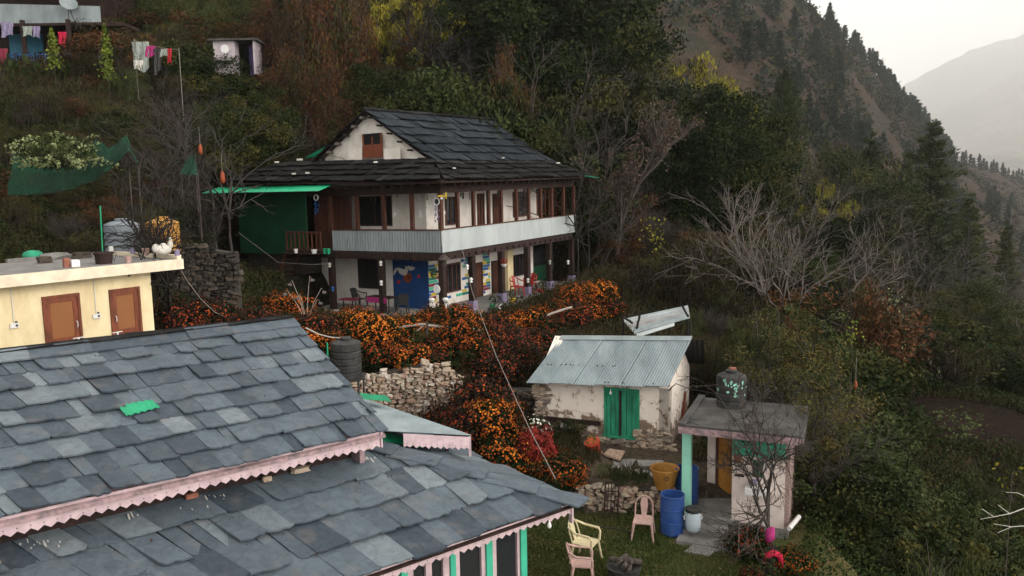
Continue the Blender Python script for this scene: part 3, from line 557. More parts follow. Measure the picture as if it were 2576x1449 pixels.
# ---------------------------------------------------------------- tin canopy behind it
cn = thing('tin_canopy', 'pale blue tin canopy roof with a pink board edge behind the slate house', 'canopy', G(1187, 1096, 3.05))
R1, R2, L1 = G(1187, 1096, 3.05), G(925, 1006, 3.05), G(955, 1084, 3.55); L2 = R2 + (L1 - R1)
mb = MB(); mb.corr(L1, L2, R2, R1, .09, .012); mb.build('roof_sheet', M['bluesheet'], cn)
E1 = L1 + (R1 - L1) * .24; mb = MB(); fN = (R1 - L1).cross(V3((0, 0, 1))).normalized(); fN = fN if fN.y < 0 else -fN
fascia(mb, E1 - V3((0, 0, .03)), L1 + (R1 - L1) * .97 - V3((0, 0, .03)), .24, N=fN, pitch=.14, tooth=.05); mb.build('fascia', [M['pink'], M['black']], cn)
mb = MB(); mb.box(L1 + (R1 - L1) * .975 - V3((0, 0, .24)), .05, .05, .44); mb.build('end_board', M['pink'], cn)
mb = MB(); c = L1 + (R1 - L1) * .5 + V3((-1.0, 1.3, 0)); 
for q in (R1 + (R2 - R1) * .1, R1 + (R2 - R1) * .9): mb.tube([V3((q.x - .3, q.y, gz(q.x, q.y) - .3)), V3((q.x - .3, q.y, q.z + .02))], .05)
mb.build('support_post', M['wood'], cn)
mb = MB(); a, b = W(962, 1108, 15.9), W(1068, 1128, 16.4); mb.corr(a, b, b + V3((-.3, .4, .1)), a + V3((-.3, .4, .1)), .09, .012); mb.build('green_sheet', M['gtin'], cn)
mb = MB(); a, b = W(915, 1004, 18.5), W(985, 1010, 18.6); mb.corr(a, b, b + V3((-.2, .5, .02)), a + V3((-.2, .5, .02)), .09, .012); mb.build('green_sheet', M['gtin'], cn)

# ================================================================ yellow block with two doors
Yr = V3((.56, .829, 0)).normalized(); Yl = V3((-Yr.y, Yr.x, 0)); C0 = V3(W(463, 676, 24)); zc = C0.z
def YB(a, b, z): return V3((C0.x, C0.y, 0)) + Yr * a + Yl * b + V3((0, 0, z))
yb = thing('yellow_outbuilding', 'pale yellow flat roofed block with two brown doors above the slate roof', 'outbuilding', YB(-5, 2, 3.2))
wa = (plane_pt(379, 700, YB(0, .5, 0), Yl) - V3((C0.x, C0.y, 0))).dot(Yr)
mb = MB(); mb.hexa([YB(-11, .5, 3.0), YB(wa, .5, 3.0), YB(wa, 3.7, 3.0), YB(-11, 3.7, 3.0), YB(-11, .5, zc), YB(wa, .5, zc), YB(wa, 3.7, zc), YB(-11, 3.7, zc)]); mb.build('wall', M['cream'], yb)
mb = MB(); mb.hexa([YB(-11.5, 0, zc), YB(0, 0, zc), YB(0, 4, zc), YB(-11.5, 4, zc), YB(-11.5, 0, zc + .3), YB(0, 0, zc + .3), YB(0, 4, zc + .3), YB(-11.5, 4, zc + .3)], 0)
mb.hexa([YB(-11.4, .14, zc + .301), YB(-.14, .14, zc + .301), YB(-.14, 3.86, zc + .301), YB(-11.4, 3.86, zc + .301), YB(-11.4, .14, zc + .306), YB(-.14, .14, zc + .306), YB(-.14, 3.86, zc + .306), YB(-11.4, 3.86, zc + .306)], 1)
mb.hexa([YB(-.14, .1, zc + .3), YB(0, .1, zc + .3), YB(0, 4, zc + .3), YB(-.14, 4, zc + .3), YB(-.14, .1, zc + .42), YB(0, .1, zc + .42), YB(0, 4, zc + .42), YB(-.14, 4, zc + .42)], 0)
mb.hexa([YB(-3.2, 3.86, zc + .3), YB(-.14, 3.86, zc + .3), YB(-.14, 4, zc + .3), YB(-3.2, 4, zc + .3), YB(-3.2, 3.86, zc + .42), YB(-.14, 3.86, zc + .42), YB(-.14, 4, zc + .42), YB(-3.2, 4, zc + .42)], 1)
mb.build('roof_slab', [M['slab'], M['conc']], yb)
yw = lambda px, py: plane_pt(px, py, YB(0, .5, 0), Yl)
def ya(px, py): return (yw(px, py) - V3((C0.x, C0.y, 0))).dot(Yr)
yz = zc
for i, (x0, x1, yt) in enumerate(((105, 203, 741), (275, 355, 724))):
    a0, a1 = ya(x0 + 2, 790), ya(x1 - 1, 790); zt_ = yw((x0 + x1) / 2, yt).z; z0 = zt_ - 2.0
    def bx(mb, u0, u1, zz0, zz1, d0, d1, m=0): mb.hexa([YB(u0, d0, zz0), YB(u1, d0, zz0), YB(u1, d1, zz0), YB(u0, d1, zz0), YB(u0, d0, zz1), YB(u1, d0, zz1), YB(u1, d1, zz1), YB(u0, d1, zz1)], m)
    mb = MB(); bx(mb, a0, a0 + .07, z0, zt_, .44, .497); bx(mb, a1 - .07, a1, z0, zt_, .44, .497); bx(mb, a0 + .07, a1 - .07, zt_ - .07, zt_, .44, .497)
    e0, e1 = a0 + .075, a1 - .075
    fr = mb.build('door_frame', M['door'], yb)
    mb = MB(); bx(mb, e0, e0 + .12, z0, zt_ - .08, .46, .495); bx(mb, e1 - .12, e1, z0, zt_ - .08, .46, .495)
    for q0, q1 in ((zt_ - .2, zt_ - .08), (z0 + .7, z0 + .82), (z0, z0 + .15)): bx(mb, e0 + .12, e1 - .12, q0, q1, .462, .495)
    dr = mb.build('door', M['door'], yb)
    mb = MB(); bx(mb, e0 + .12, e1 - .12, z0 + .82, zt_ - .2, .482, .494); mb.build('panel', M['panel'], dr)
    mb = MB(); bx(mb, e0 + .12, e1 - .12, z0 + .15, z0 + .7, .482, .494, 0); mb.build('panel', M['door'], dr)
    sx_ = e1 - .06 if i == 0 else e0 + .06; mb = MB(); mb.box(YB(sx_, .44, z0 + .76), .3, .03, .025, Yr, Yl); mb.box(YB(sx_, .435, z0 + .72), .05, .03, .09, Yr, Yl); mb.tube([YB(sx_, .455, z0 + 1.05), YB(sx_, .41, z0 + 1.08), YB(sx_, .41, z0 + 1.2), YB(sx_, .455, z0 + 1.23)], .012, 5); mb.build('bolt', M['whitep'], dr)
for px, py, pt in ((35, 819, 728), (242, 795, 705)):
    p = yw(px, py) - Yl * .02; q = V3((p.x, p.y, zc)); mb = MB(); mb.box(p, .21, .05, .13, Yr, Yl); mb.tube([p + V3((0, 0, .06)), q - Yl * .0], .012, 5); mb.box(p - Yl * .03 + Yr * .05, .05, .02, .05, Yr, Yl, m=1)
    mb.box(p - Yl * .02 + Yr * .05 + V3((0, 0, .09)), .04, .04, .04, Yr, Yl, m=1); mb.build('switch_box', [M['whitep'], M['dark']], yb)
# things standing on its roof
zt_ = zc + .3
def onroof(px, py, z=None): return G(px, py, (z if z else zt_))
def pot(name, c, r, h, m, label, cat='plant pot', group=None, flare=1.35, rim=True, soil=True, n=16):
    t = MB(); pr = [(r / flare, 0), (r, h)] if not rim else [(r / flare, 0), (r * .93, h * .82), (r * 1.06, h * .84), (r * 1.06, h), (r * .9, h), (r * .86, h * .86), (0, h * .84)]
    t.lathe(c, pr, n, closed=False); t.lathe(c, [(0, .001), (r / flare, .001)], n, closed=False)
    return t.build(name, m, loc=c, label=label, cat=cat, group=group, smooth=False)
pot('plant_pot', onroof(367, 641, zt_ + .12), .11, .2, M['pchair'], 'pink plant pot on the back kerb of the yellow block beside the white planter')
pot('plant_pot', onroof(323, 661), .1, .18, M['pchair'], 'pink plant pot on the front edge of the yellow block beside the brown bucket')
bk_ = pot('bucket', onroof(262, 664), .26, .34, M['wood'], 'wide dark brown bucket with broken rim on the yellow block roof', 'bucket', flare=1.2)
for px, py, w, h, m, lab, cat in ((168, 673, .22, .26, 'brick', 'brown clay block standing at the roof edge next to the white box', 'block'), (189, 672, .3, .2, 'whitep', 'white box on the roof edge beside the brown block', 'box'),
        (280, 634, .16, .18, 'whitep', 'white paper covered tin on the roof kerb in front of the grey tank', 'tin'), (334, 638, .16, .18, 'lilac', 'white and lilac tin on the roof kerb left of the pink pot', 'tin'), (446, 643, .16, .18, 'lilac', 'lilac striped tin at the right corner of the yellow block roof', 'tin')):
    c = onroof(px, py); z_ = .12 if py < 645 else 0; c = onroof(px, py, zt_ + z_) if z_ else c
    mb = MB(); mb.lathe(c, [(w * .45, 0), (w * .48, h * .1), (w * .48, h * .9), (w * .42, h), (w * .38, h * .97), (0, h * .95)], 8 if w < .2 else 4); mb.build('tin' if cat == 'tin' else cat, M[m], loc=c, label=lab, cat=cat)
c = onroof(84, 655); mb = MB(); P_ = [(0.0, -.3), (.1, -.27), (.16, -.14), (.17, 0), (.15, .15), (.09, .26), (.0, .3)]; 
ax = Yr; mb.lathe(c + V3((0, 0, .15)), P_, 14, ax=ax, closed=False); mb.build('gourd', M['gdoor'], loc=c, label='long green gourd lying on the left part of the yellow block roof', cat='gourd', smooth=True)
rg = random.Random(5)
for i, (px, py, w, lab) in enumerate(((140, 652, .8, 'long grey stone slab behind the gourd on the block roof'), (205, 650, .55, 'rounded grey stone at the right end of the stone row on the block roof'), (112, 662, .35, 'small grey stone next to the green gourd'))):
    c = onroof(px, py); mb = MB(); mb.blob(c + V3((0, 0, .1)), w, .3, .24, rg, X=Yr, Y=Yl, n=10); mb.build('stone', M['dstone' if i else 'conc'], loc=c, label=lab, cat='stone')
# white squirrel-shaped planter
c = onroof(412, 642, zt_ + .12); mb = MB()
def ell(mb, c, rx, ry, rz, n=12, X=Yr, Y=Yl, Z=V3((0, 0, 1)), m=0):
    vs = []; fs = []
    for i in range(7):
        a = pi * i / 6
        for k in range(n): vs.append(V3(c) + X * (rx * sin(a) * cos(2 * pi * k / n)) + Y * (ry * sin(a) * sin(2 * pi * k / n)) - Z * (rz * cos(a)))
    fs = [(i * n + k, i * n + (k + 1) % n, (i + 1) * n + (k + 1) % n, (i + 1) * n + k) for i in range(6) for k in range(n)]; mb.add(vs, fs, m)
ell(mb, c + V3((0, 0, .16)), .26, .16, .16); ell(mb, c - Yr * .24 + V3((0, 0, .22)), .12, .1, .14); ell(mb, c + Yr * .24 + V3((0, 0, .3)), .085, .08, .12); ell(mb, c + Yr * .25 + V3((0, 0, .43)), .05, .05, .1); ell(mb, c + V3((0, 0, .3)), .1, .1, .07)
mb.build('squirrel_planter', M['bone'], loc=c, label='white animal shaped planter with a raised tail on the back kerb of the yellow block', cat='planter', smooth=True)

# ================================================================ water tanks
def tank(c, r, h, m, label, dome=.16, lid=True, ribs=5, extra=None):
    t = thing('water_tank', label, 'water tank', c, None); pr = [(r * .97, 0)]
    for i in range(ribs): z0 = h * i / ribs; pr += [(r, z0 + .02), (r, z0 + h / ribs * .78), (r * .955, z0 + h / ribs * .86), (r * .955, z0 + h / ribs * .96)]
    pr += [(r, h), (r * .96, h + dome * .3), (r * .6, h + dome * .8), (r * .32, h + dome), (0, h + dome)]
    mb = MB(); mb.lathe(c, pr, 28, closed=False); body = mb.build('tank_body', m, t, smooth=False)
    if lid: mb = MB(); mb.lathe(c + V3((0, 0, h + dome)), [(r * .38, 0), (r * .4, .05), (r * .3, .07), (0, .075)], 20); mb.build('lid', m, t)
    return t
c = W(312, 640, 26.5); tank(V3((c.x, c.y, W(312, 650, 26.5).z)), .55, 1.1, M['grey'], 'grey wavy ribbed water tank behind the yellow block under bare branches')
mb = MB(); rg = random.Random(9)
t_ = bpy.data.objects['water_tank']
for j in range(4):
    pts = []; zz = t_.location.z + .22 + j * .2
    for k in range(15): th_ = pi + .25 + (pi - .5) * k / 14; pts.append(V3((t_.location.x + .565 * cos(th_), t_.location.y + .565 * sin(th_), zz + .05 * sin(k * 1.7 + j))))
    mb.tube(pts, .02, 4)
mb.build('wavy_rib', M['dark'], t_)
c = W(414, 640, 27); tank(V3((c.x, c.y, W(414, 640, 27).z)), .53, 1.05, M['ytank'], 'weathered yellow water tank right of the grey tank')
c = W(873, 948, 21.5); bt = tank(V3((c.x, c.y, c.z)), .41, .95, M['dark'], 'black ribbed water tank beside the stone wall above the slate roof', dome=.1)
mb = MB()
for q in (-.38, .38):
    for r_ in (-.38, .38): mb.tube([V3((c.x + q, c.y + r_, gz(c.x + q, c.y + r_) - .2)), V3((c.x + q, c.y + r_, c.z))], .03, 6)
    mb.tube([V3((c.x + q, c.y - .4, c.z - .02)), V3((c.x + q, c.y + .4, c.z - .02))], .025, 6); 
mb.box(c - V3((0, 0, .01)), .9, .9, .03)
mb.build('tank_stand', M['dark'], bt)
# green pole behind the block
c = W(253, 640, 25.5); mb = MB(); mb.tube([V3((c.x, c.y, gz(c.x, c.y) - .2)), V3(W(252, 518, 25.5))], .022, 8); mb.build('green_pole', M['gtin'], loc=c, label='thin upright green pole left of the grey water tank', cat='pole')
c = W(823, 905, 21.2); mb = MB(); mb.tube([V3((c.x, c.y, gz(c.x, c.y) - .2)), V3(W(823, 862, 21.2))], .02, 8); mb.build('green_pipe', M['gtin'], loc=c, label='short green pipe standing left of the black tank', cat='pipe')
# ================================================================ main house
mh = thing('main_house', 'two storey hill house with slate roof, white gable and balcony fronted by metal sheets', 'house', HP(5, 5, 3.0))
def pa(px, py, b): p = plane_pt(px, py, HP(0, b, 0), HL); q = p - HO; return q.dot(HR), p.z - .014 * q.dot(HR) + .012 * b      # (a, z) on plane b
def pb(px, py, a): p = plane_pt(px, py, HP(a, 0, 0), HR); q = p - HO; return q.dot(HL), p.z - .014 * a + .012 * q.dot(HL)      # (b, z) on plane a
def HB(mb, a0, a1, b0, b1, z0, z1, m=0): mb.hexa([HP(a0, b0, z0), HP(a1, b0, z0), HP(a1, b1, z0), HP(a0, b1, z0), HP(a0, b0, z1), HP(a1, b0, z1), HP(a1, b1, z1), HP(a0, b1, z1)][::1], m)
AI, BI = 1.6, 2.05; AE = 12.0; BE = 8.9; ZF, ZB, Z1, Z2 = 2.73, 5.42, 5.6, 8.15
mb = MB(); HB(mb, -.55, 12.6, -.5, 9.2, 2.2, ZF); HB(mb, -.9, -.55, 2.5, 9.0, 2.35, 2.58); mb.build('veranda_floor', M['conc'], mh)
mb = MB(); HB(mb, AI, AE, BI, BE, ZF - .1, ZB, 0); HB(mb, AI, AE, BI, BE, Z1, 9.35, 0); mb.build('wall', M['white'], mh)
mb = MB(); HB(mb, -.05, AE + .1, -.05, BE, ZB - .02, ZB + .12); HB(mb, -.06, .1, -.06, 8.6, ZB - .2, ZB - .02); HB(mb, .1, AE + .2, -.06, .1, ZB - .2, ZB - .02)
for i in range(22): HB(mb, .3 + i * .54, .38 + i * .54, -.14, BI, ZB - .13, ZB - .021)
for i in range(14): HB(mb, -.14, AI, .35 + i * .58, .43 + i * .58, ZB - .13, ZB - .021)
mb.build('balcony_floor', M['wood'], mh)
# rails
bl = pb(837, 600, 0)[0]; al = pa(1446, 560, 0)[0]
mb = MB(); mb.corr(HP(-.02, bl, Z1 - .02), HP(-.02, 0, Z1 - .02), HP(-.02, 0, Z1 + .93), HP(-.02, bl, Z1 + .93), .16, .03); mb.build('ribbed_rail', M['tin'], mh, label='grey ribbed metal sheet along the shorter balcony side')
mb = MB(); n_ = 9; rg = random.Random(4)
for i in range(n_):
    a0, a1 = al * i / n_, al * (i + 1) / n_ + .03; mb.hexa([HP(a0, -.03 - .006 * (i % 2), Z1 - .02), HP(a1, -.03 - .006 * (i % 2), Z1 - .02), HP(a1, -.02 - .006 * (i % 2), Z1 - .02), HP(a0, -.02 - .006 * (i % 2), Z1 - .02), HP(a0, -.03 - .006 * (i % 2), Z1 + .95), HP(a1, -.03 - .006 * (i % 2), Z1 + .95), HP(a1, -.02 - .006 * (i % 2), Z1 + .95), HP(a0, -.02 - .006 * (i % 2), Z1 + .95)])
mb.build('flat_rail', M['rail'], mh, label='pale flat metal sheeting along the longer balcony side')
mb = MB(); HB(mb, -.06, .04, -.06, bl, Z1 + .93, Z1 + .99); HB(mb, .04, al, -.06, .04, Z1 + .95, Z1 + 1.0); mb.build('handrail', M['rwood'], mh)
# beams under the eaves
mb = MB(); HB(mb, -.1, .08, -.1, 8.0, Z2 - .0, Z2 + .42); HB(mb, .08, AE + .2, -.1, .08, Z2, Z2 + .42)
for i in range(24): HB(mb, .2 + i * .52, .29 + i * .52, -.62, BI, Z2 + .30, Z2 + .42)
for i in range(15): HB(mb, -.62, AI, .5 + i * .55, .59 + i * .55, Z2 + .30, Z2 + .42)
mb.build('eave_beam', M['wood'], mh)
for px in (1107, 1152, 1192, 1230, 1262, 1300, 1331, 1361, 1389, 1418, 1444):
    a = max(pa(px, 520, 0)[0], 0); w = .075 if px > 1107 else .09; mb = MB(); HB(mb, a - w, a + w, -.04 if px > 1107 else -.07, .1, Z1 + .98, Z2); mb.build('balcony_post', M['rwood'], mh)
for px in (831, 897, 964, 1035):
    b = pb(px, 520, 0)[0]; mb = MB(); HB(mb, -.04, .1, b - .085, b + .085, Z1 + .98, Z2); mb.build('balcony_post', M['rwood'], mh)
# lower posts with lilac feet
for px in (1106, 1189, 1263, 1328, 1383, 1439):
    a = max(pa(px, 700, 0)[0], .02); mb = MB(); HB(mb, a - .13, a + .13, -.1, .16, ZF, ZB - .2); po = mb.build('veranda_post', M['wood'], mh)
    if px != 1106: mb = MB(); HB(mb, a - .17, a + .17, -.14, .2, ZF, ZF + .42); mb.build('foot', M['lilac'], po)
for px in (835, 960):
    b = pb(px, 700, 0)[0]; mb = MB(); HB(mb, -.1, .16, b - .12, b + .12, ZF, ZB - .2); mb.build('veranda_post', M['wood'], mh)
# openings on the walls: (plane, px0, px1, y0, y1, kind)
def opening(plane, x0, x1, y0, y1, kind, fm='rwood', name=None, mull=1):
    f = pb if plane == 'a' else pa; w0 = AI if plane == 'a' else BI
    s0, zt = f(x0, y0, w0); s1, zz = f(x1, y1, w0); zt = f((x0 + x1) / 2, y0, w0)[1]; zb_ = f((x0 + x1) / 2, y1, w0)[1]; s0, s1 = min(s0, s1), max(s0, s1)
    def BX(mb, u0, u1, z0, z1, d, m=0, e=0):
        if plane == 'a': HB(mb, w0 - d, w0 - e, u0, u1, z0, z1, m)
        else: HB(mb, u0, u1, w0 - d, w0 - e, z0, z1, m)
    t = .07; mb = MB(); BX(mb, s0, s0 + t, zb_, zt, .06); BX(mb, s1 - t, s1, zb_, zt, .06); BX(mb, s0 + t, s1 - t, zt - t, zt, .06); 
    if kind != 'door': BX(mb, s0 + t, s1 - t, zb_, zb_ + t, .06)
    for k in range(mull): c_ = s0 + (s1 - s0) * (k + 1) / (mull + 1); BX(mb, c_ - .035, c_ + .035, zb_ + t, zt - t, .05)
    o = mb.build(name or ('door' if kind == 'door' else 'window'), M[fm], mh)
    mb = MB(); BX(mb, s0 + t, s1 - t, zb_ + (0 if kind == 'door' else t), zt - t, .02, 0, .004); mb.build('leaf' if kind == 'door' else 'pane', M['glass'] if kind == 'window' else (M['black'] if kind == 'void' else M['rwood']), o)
    return s0, s1, zb_, zt
opening('b', 1118, 1145, 495, 566, 'window'); opening('b', 1199, 1218, 487, 568, 'door'); opening('b', 1238, 1258, 487, 566, 'door', mull=0); opening('b', 1289, 1329, 482, 545, 'window', mull=2)
opening('b', 1349, 1371, 478, 540, 'window', 'door', mull=0); opening('b', 1378, 1398, 478, 540, 'window', 'door', mull=0)
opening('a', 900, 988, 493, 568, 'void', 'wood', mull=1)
opening('b', 1113, 1158, 662, 735, 'window', mull=3); opening('b', 1194, 1214, 660, 752, 'door', mull=0); opening('b', 1235, 1258, 655, 745, 'door', 'wood', mull=0); opening('b', 1285, 1322, 640, 694, 'window', 'wood', mull=3)
opening('a', 901, 960, 650, 725, 'window', 'wood', mull=1)
# carved strip hangings and the mural
b1_, zt = pb(988, 653, AI); b0_, _ = pb(1077, 653, AI); mb = MB(); HB(mb, AI - .025, AI - .004, b0_, b1_, ZF, ZB - .25); mur = mb.build('mural_panel', M['mural'], mh, label='deep blue mural panel with a horned white bird like figure and an orange disc')
def on_mural(zx, zy, d=.035): px, py = 536.6 + .2344 * zx, 536.6 + .2344 * zy; b, z = pb(px, py, AI); return HP(AI - d, b, z)
def poly(mb, pts, m=0): mb.add(pts, [tuple(range(len(pts)))], m)
mb = MB(); d_ = .03
def disc(zx, zy, rx, ry, m, d): poly(mb, [on_mural(zx + rx * cos(2 * pi * k / 18), zy + ry * sin(2 * pi * k / 18), d) for k in range(18)], m)
disc(2090, 692, 46, 52, 1, .028); disc(1992, 735, 20, 20, 2, .028); disc(2208, 676, 18, 20, 2, .028); disc(2165, 508, 14, 8, 2, .028)
poly(mb, [on_mural(x, y, .032) for x, y in ((1990, 610), (2010, 588), (2050, 598), (2085, 590), (2095, 620), (2075, 660), (2055, 668), (2020, 655), (1998, 640))], 0)
poly(mb, [on_mural(x, y, .034) for x, y in ((1937, 660), (1940, 620), (1965, 585), (2012, 582), (2008, 600), (1975, 612), (1960, 640), (1945, 665))], 0)
poly(mb, [on_mural(x, y, .034) for x, y in ((2070, 595), (2060, 556), (2085, 575), (2100, 556), (2118, 576), (2135, 560), (2145, 580), (2168, 575), (2160, 605), (2120, 615), (2095, 600))], 0)
poly(mb, [on_mural(x, y, .036) for x, y in ((2078, 668), (2098, 664), (2120, 680), (2112, 712), (2085, 708), (2100, 700), (2106, 686), (2090, 676))], 3)
mb.build('painted_figure', [M['bone'], M['orangep'], M['redp'], M['dark']], mur)
# painted bricks round the lower windows
mb = MB(); rg = random.Random(12); cols = ['bluep', 'tealp', 'maroon', 'yellowp', 'teal', 'whitep', 'bluep', 'tealp', 'yellowp']
def bricks(x0, x1, z0, z1, skip=None):
    a0, a1 = pa(x0, 700, BI)[0], pa(x1, 700, BI)[0]; z = z0; j = 0; a0 = max(a0, AI + .01)
    while z < z1 - .03:
        a = a0 - rg.uniform(0, .35)
        while a < a1:
            w = rg.choice((.4, .55, .75)); u0, u1 = max(a, a0), min(a + w, a1); c_ = rg.randrange(9)
            if u1 - u0 > .05 and c_ != 5 and not (skip and skip(u0, u1, z)): HB(mb, u0 + .012, u1 - .012, BI - .014, BI - .003, z + .012, min(z + .142, z1), c_)
            a += w
        z += .15
sw0, sw1 = pa(1113, 700, BI)[0], pa(1158, 700, BI)[0]; szb = pa(1135, 737, BI)[1]
bricks(1076, 1186, ZF + .28, ZB - .3, lambda u0, u1, z: (u1 > sw0 and u0 < sw1 and z > szb - .13)); bricks(1215, 1233, ZF + .1, ZB - .25)
mb.build('painted_bricks', [M[c_] for c_ in cols], mh)
mb = MB(); a0, a1 = pa(1270, 700, BI)[0], pa(1284, 700, BI)[0]; HB(mb, a0, a1, BI - .2, BI - .003, ZF, ZB - .1); mb.build('cream_pillar', M['cream'], mh)
mb = MB(); a0, a1 = pa(1342, 700, BI)[0], pa(1404, 700, BI)[0]; HB(mb, a0, a1, BI - .06, BI - .003, ZF + .1, ZF + .95); mb.build('green_panel', M['green'], mh)
mb = MB(); HB(mb, a0 - .02, a1 + .1, BI - .05, BI - .003, ZF + .95, ZB - .1); mb.build('dark_screen', M['glass'], mh)
for k in range(40):
    mb = MB()
    side = rg.random() < .65; z = Z2 - .02; l = rg.uniform(.12, .4)
    if side: a = rg.uniform(.3, 11.5); mb.box(HP(a, .0 + rg.uniform(-.03, .08), z - l / 2), rg.uniform(.03, .08), .03, l)
    else: b = rg.uniform(.4, 7); mb.box(HP(.03, b, z - l / 2), .04, rg.uniform(.03, .08), l)
    mb.build('corn_hanging', M['dbark'], mh)
pass
# green sheet room at the left end
gb0, gb1 = pb(769, 540, .0)[0], pb(600, 540, .0)[0]
mb = MB(); HB(mb, 0, .1, gb0, gb1, Z1 - .25, Z2 + .2); HB(mb, .1, 3, gb1 - .1, gb1, Z1 - .25, Z2 + .2); mb.build('green_wall', M['green'], mh, label='dark green sheet metal wall of the upper room')
mb = MB(); HB(mb, .15, AI, gb0, gb1 - .1, Z1 - .3, Z1 - .1); HB(mb, .4, 3, 9, 13, 2.4, Z1 - .3, 0); mb.build('stone_plinth', M['mortar'], mh)
pl0 = pb(836, 540, .0)[0]
mb = MB(); HB(mb, .9, 1.0, pl0 - .3, gb0 - .02, Z1, Z2 + .3); mb.build('recess_wall', M['rwood'], mh)
mb = MB(); d0, d1 = pb(826, 540, .6)[0], pb(782, 540, .6)[0]; HB(mb, .82, .895, d0, d1, Z1, Z1 + 1.95); dd = mb.build('landing_door', M['rwood'], mh)
# landing with balusters, stairs
mb = MB(); p1 = pb(727, 600, -.5)[0]; HB(mb, -.7, .9, bl + .02, p1, Z1 - .12, Z1); mb.build('landing', M['wood'], mh)
mb = MB(); HB(mb, -.72, -.66, bl + .05, p1, Z1 + .85, Z1 + .92); HB(mb, -.72, -.66, bl + .05, p1, Z1 + .08, Z1 + .13)
for i in range(9): b = bl + .1 + (p1 - bl - .15) * i / 8; HB(mb, -.72, -.66, b - .035, b + .035, Z1, Z1 + .85)
mb.build('landing_rail', M['rwood'], mh)
st0, st1 = HP(-.9, p1 - .1, Z1 - .05), G(676, 762, 2.8); sdv = V3((st1 - st0).xy.to_3d()).normalized(); sw = V3((sdv.y, -sdv.x, 0))
mb = MB()
for k in (0, 1): q = sw * (.75 * k); mb.hexa([st0 + q - V3((0, 0, .25)), st0 + q + sw * .05 - V3((0, 0, .25)), st1 + q + sw * .05 - V3((0, 0, .2)), st1 + q - V3((0, 0, .2)), st0 + q, st0 + q + sw * .05, st1 + q + sw * .05 + V3((0, 0, .05)), st1 + q + V3((0, 0, .05))])
for i in range(10): t = (i + .5) / 10; c = st0 + (st1 - st0) * t + sw * .4; mb.box(c, .7, .24, .035, sw, sdv)
mb.build('stairs', M['rwood'], mh)
mb = MB(); a = st1 + V3((0, 0, .1)); mb.tube([a, a + V3((.1, 0, .55)), a + V3((.14, 0, .6))], .13, 4); mb.build('stair_foot', M['lilac'], mh)
# gable
rg = random.Random(21)
GB0, GB1, ZG = 1.55, 8.75, 9.55
br = 5.25; bz = pb(938, 279, 1.6)[1]
mb = MB(); slab(mb, [HP(AI, GB0 - .2, ZG - .3), HP(AI, GB1 + .2, ZG - .3), HP(AI, GB1, ZG + .22), HP(AI, br, bz - .08), HP(AI, GB0, ZG)], -HR, .18); mb.build('gable_wall', M['white'], mh)
g0, gzt = pb(968, 334, AI); g1, gzb = pb(921, 398, AI); mb = MB(); gx = AI - .2
HB(mb, gx - .03, gx + .02, g0, g0 + .1, gzb, gzt); HB(mb, gx - .03, gx + .02, g1 - .1, g1, gzb, gzt); HB(mb, gx - .03, gx + .02, g0 + .1, g1 - .1, gzt - .16, gzt, 1); gm_ = (g0 + g1) / 2
HB(mb, gx - .02, gx + .02, gm_ - .05, gm_ + .05, gzb, gzt - .16); HB(mb, gx - .015, gx + .02, g0 + .1, g1 - .1, gzb, gzb + .62)
HB(mb, gx - .01, gx + .015, g0 + .1, g1 - .1, gzb + .62, gzt - .16, 1); gd = mb.build('attic_door', [M['door'], M['black']], mh)
mb = MB()
for x0, x1 in ((884, 919), (973, 1015)):
    q1, z1 = pb(x0, 374, AI); q0, z0 = pb(x1, 400, AI); mb = MB(); HB(mb, gx - .04, gx + .0, q0, q1, z0 - .03, z1); mb.build('plaster_box', M['white'], mh)
# roofs
zE = 8.66; r_ = .8
mb = MB(); U = HR; O_ = HP(-.85, -.85, zE)
def edge(p, q): return (q - p)
E00, E10 = HP(-.85, -.85, zE), HP(12.5, -.85, zE); S00, S10 = HP(1.35, 1.35, 9.62), HP(12.5, 1.35, 9.62); dU = (E10 - E00); dV = (HP(-.85, 1.35, 9.62) - E00)
slates(mb, E00, dU, dV, dU.length, dV.length, .55, .62, rg, umin=lambda v: v * 2.2 / dV.length, th=.04, lift=.09, wav=.05)
mb.build('right_skirt_roof', M['eslate'], mh)
mb = MB(); E01 = HP(-.85, 13.3, zE + .34); dU = E01 - E00; dV = HP(1.35, -.85, 9.62) - E00
slates(mb, E00, dU, dV, dU.length, dV.length, .55, .62, rg, umin=lambda v: v * 2.2 / dV.length, umax=lambda v: dU.length - v * 2.3 / dV.length, th=.04, lift=.09, wav=.05)
mb.build('front_skirt_roof', M['eslate'], mh)
mb = MB(); P0 = HP(1.2, 1.2, ZG + .02); P1 = HP(12.1, 1.2, ZG + .02); Rg = HP(1.2, br, bz + .02); slates(mb, P0, P1 - P0, Rg - P0, (P1 - P0).length, (Rg - P0).length, .78, .62, rg, th=.035, lift=.085, over=1.25, cham=.05, gap=.02)
mb.build('upper_roof', M['dslate'], mh)
mb = MB(); Q0 = HP(1.2, 9.3, ZG + .02); slates(mb, Q0, P1 - P0, HP(1.2, br, bz + .02) - Q0, (P1 - P0).length, (HP(1.2, br, bz + .02) - Q0).length, .78, .8, rg, th=.03, lift=.05, over=1.25)
Q1 = HP(13.1, 9.3, 9.6); E11 = HP(12.5, 13.3, zE)
slab(mb, [HP(1.2, 11, 9.88), HP(12.5, 11, 9.88), HP(12.5, 13.2, zE + .3), HP(-.8, 13.2, zE + .3)], V3((0, 0, 1)), .05)
slab(mb, [HP(1.2, 8.8, 9.84), HP(12.5, 8.8, 9.84), HP(12.5, 11.05, 9.88), HP(1.2, 11.05, 9.88)], V3((0, 0, 1)), .05); mb.build('back_roof', M['eslate'], mh)
mb = MB()
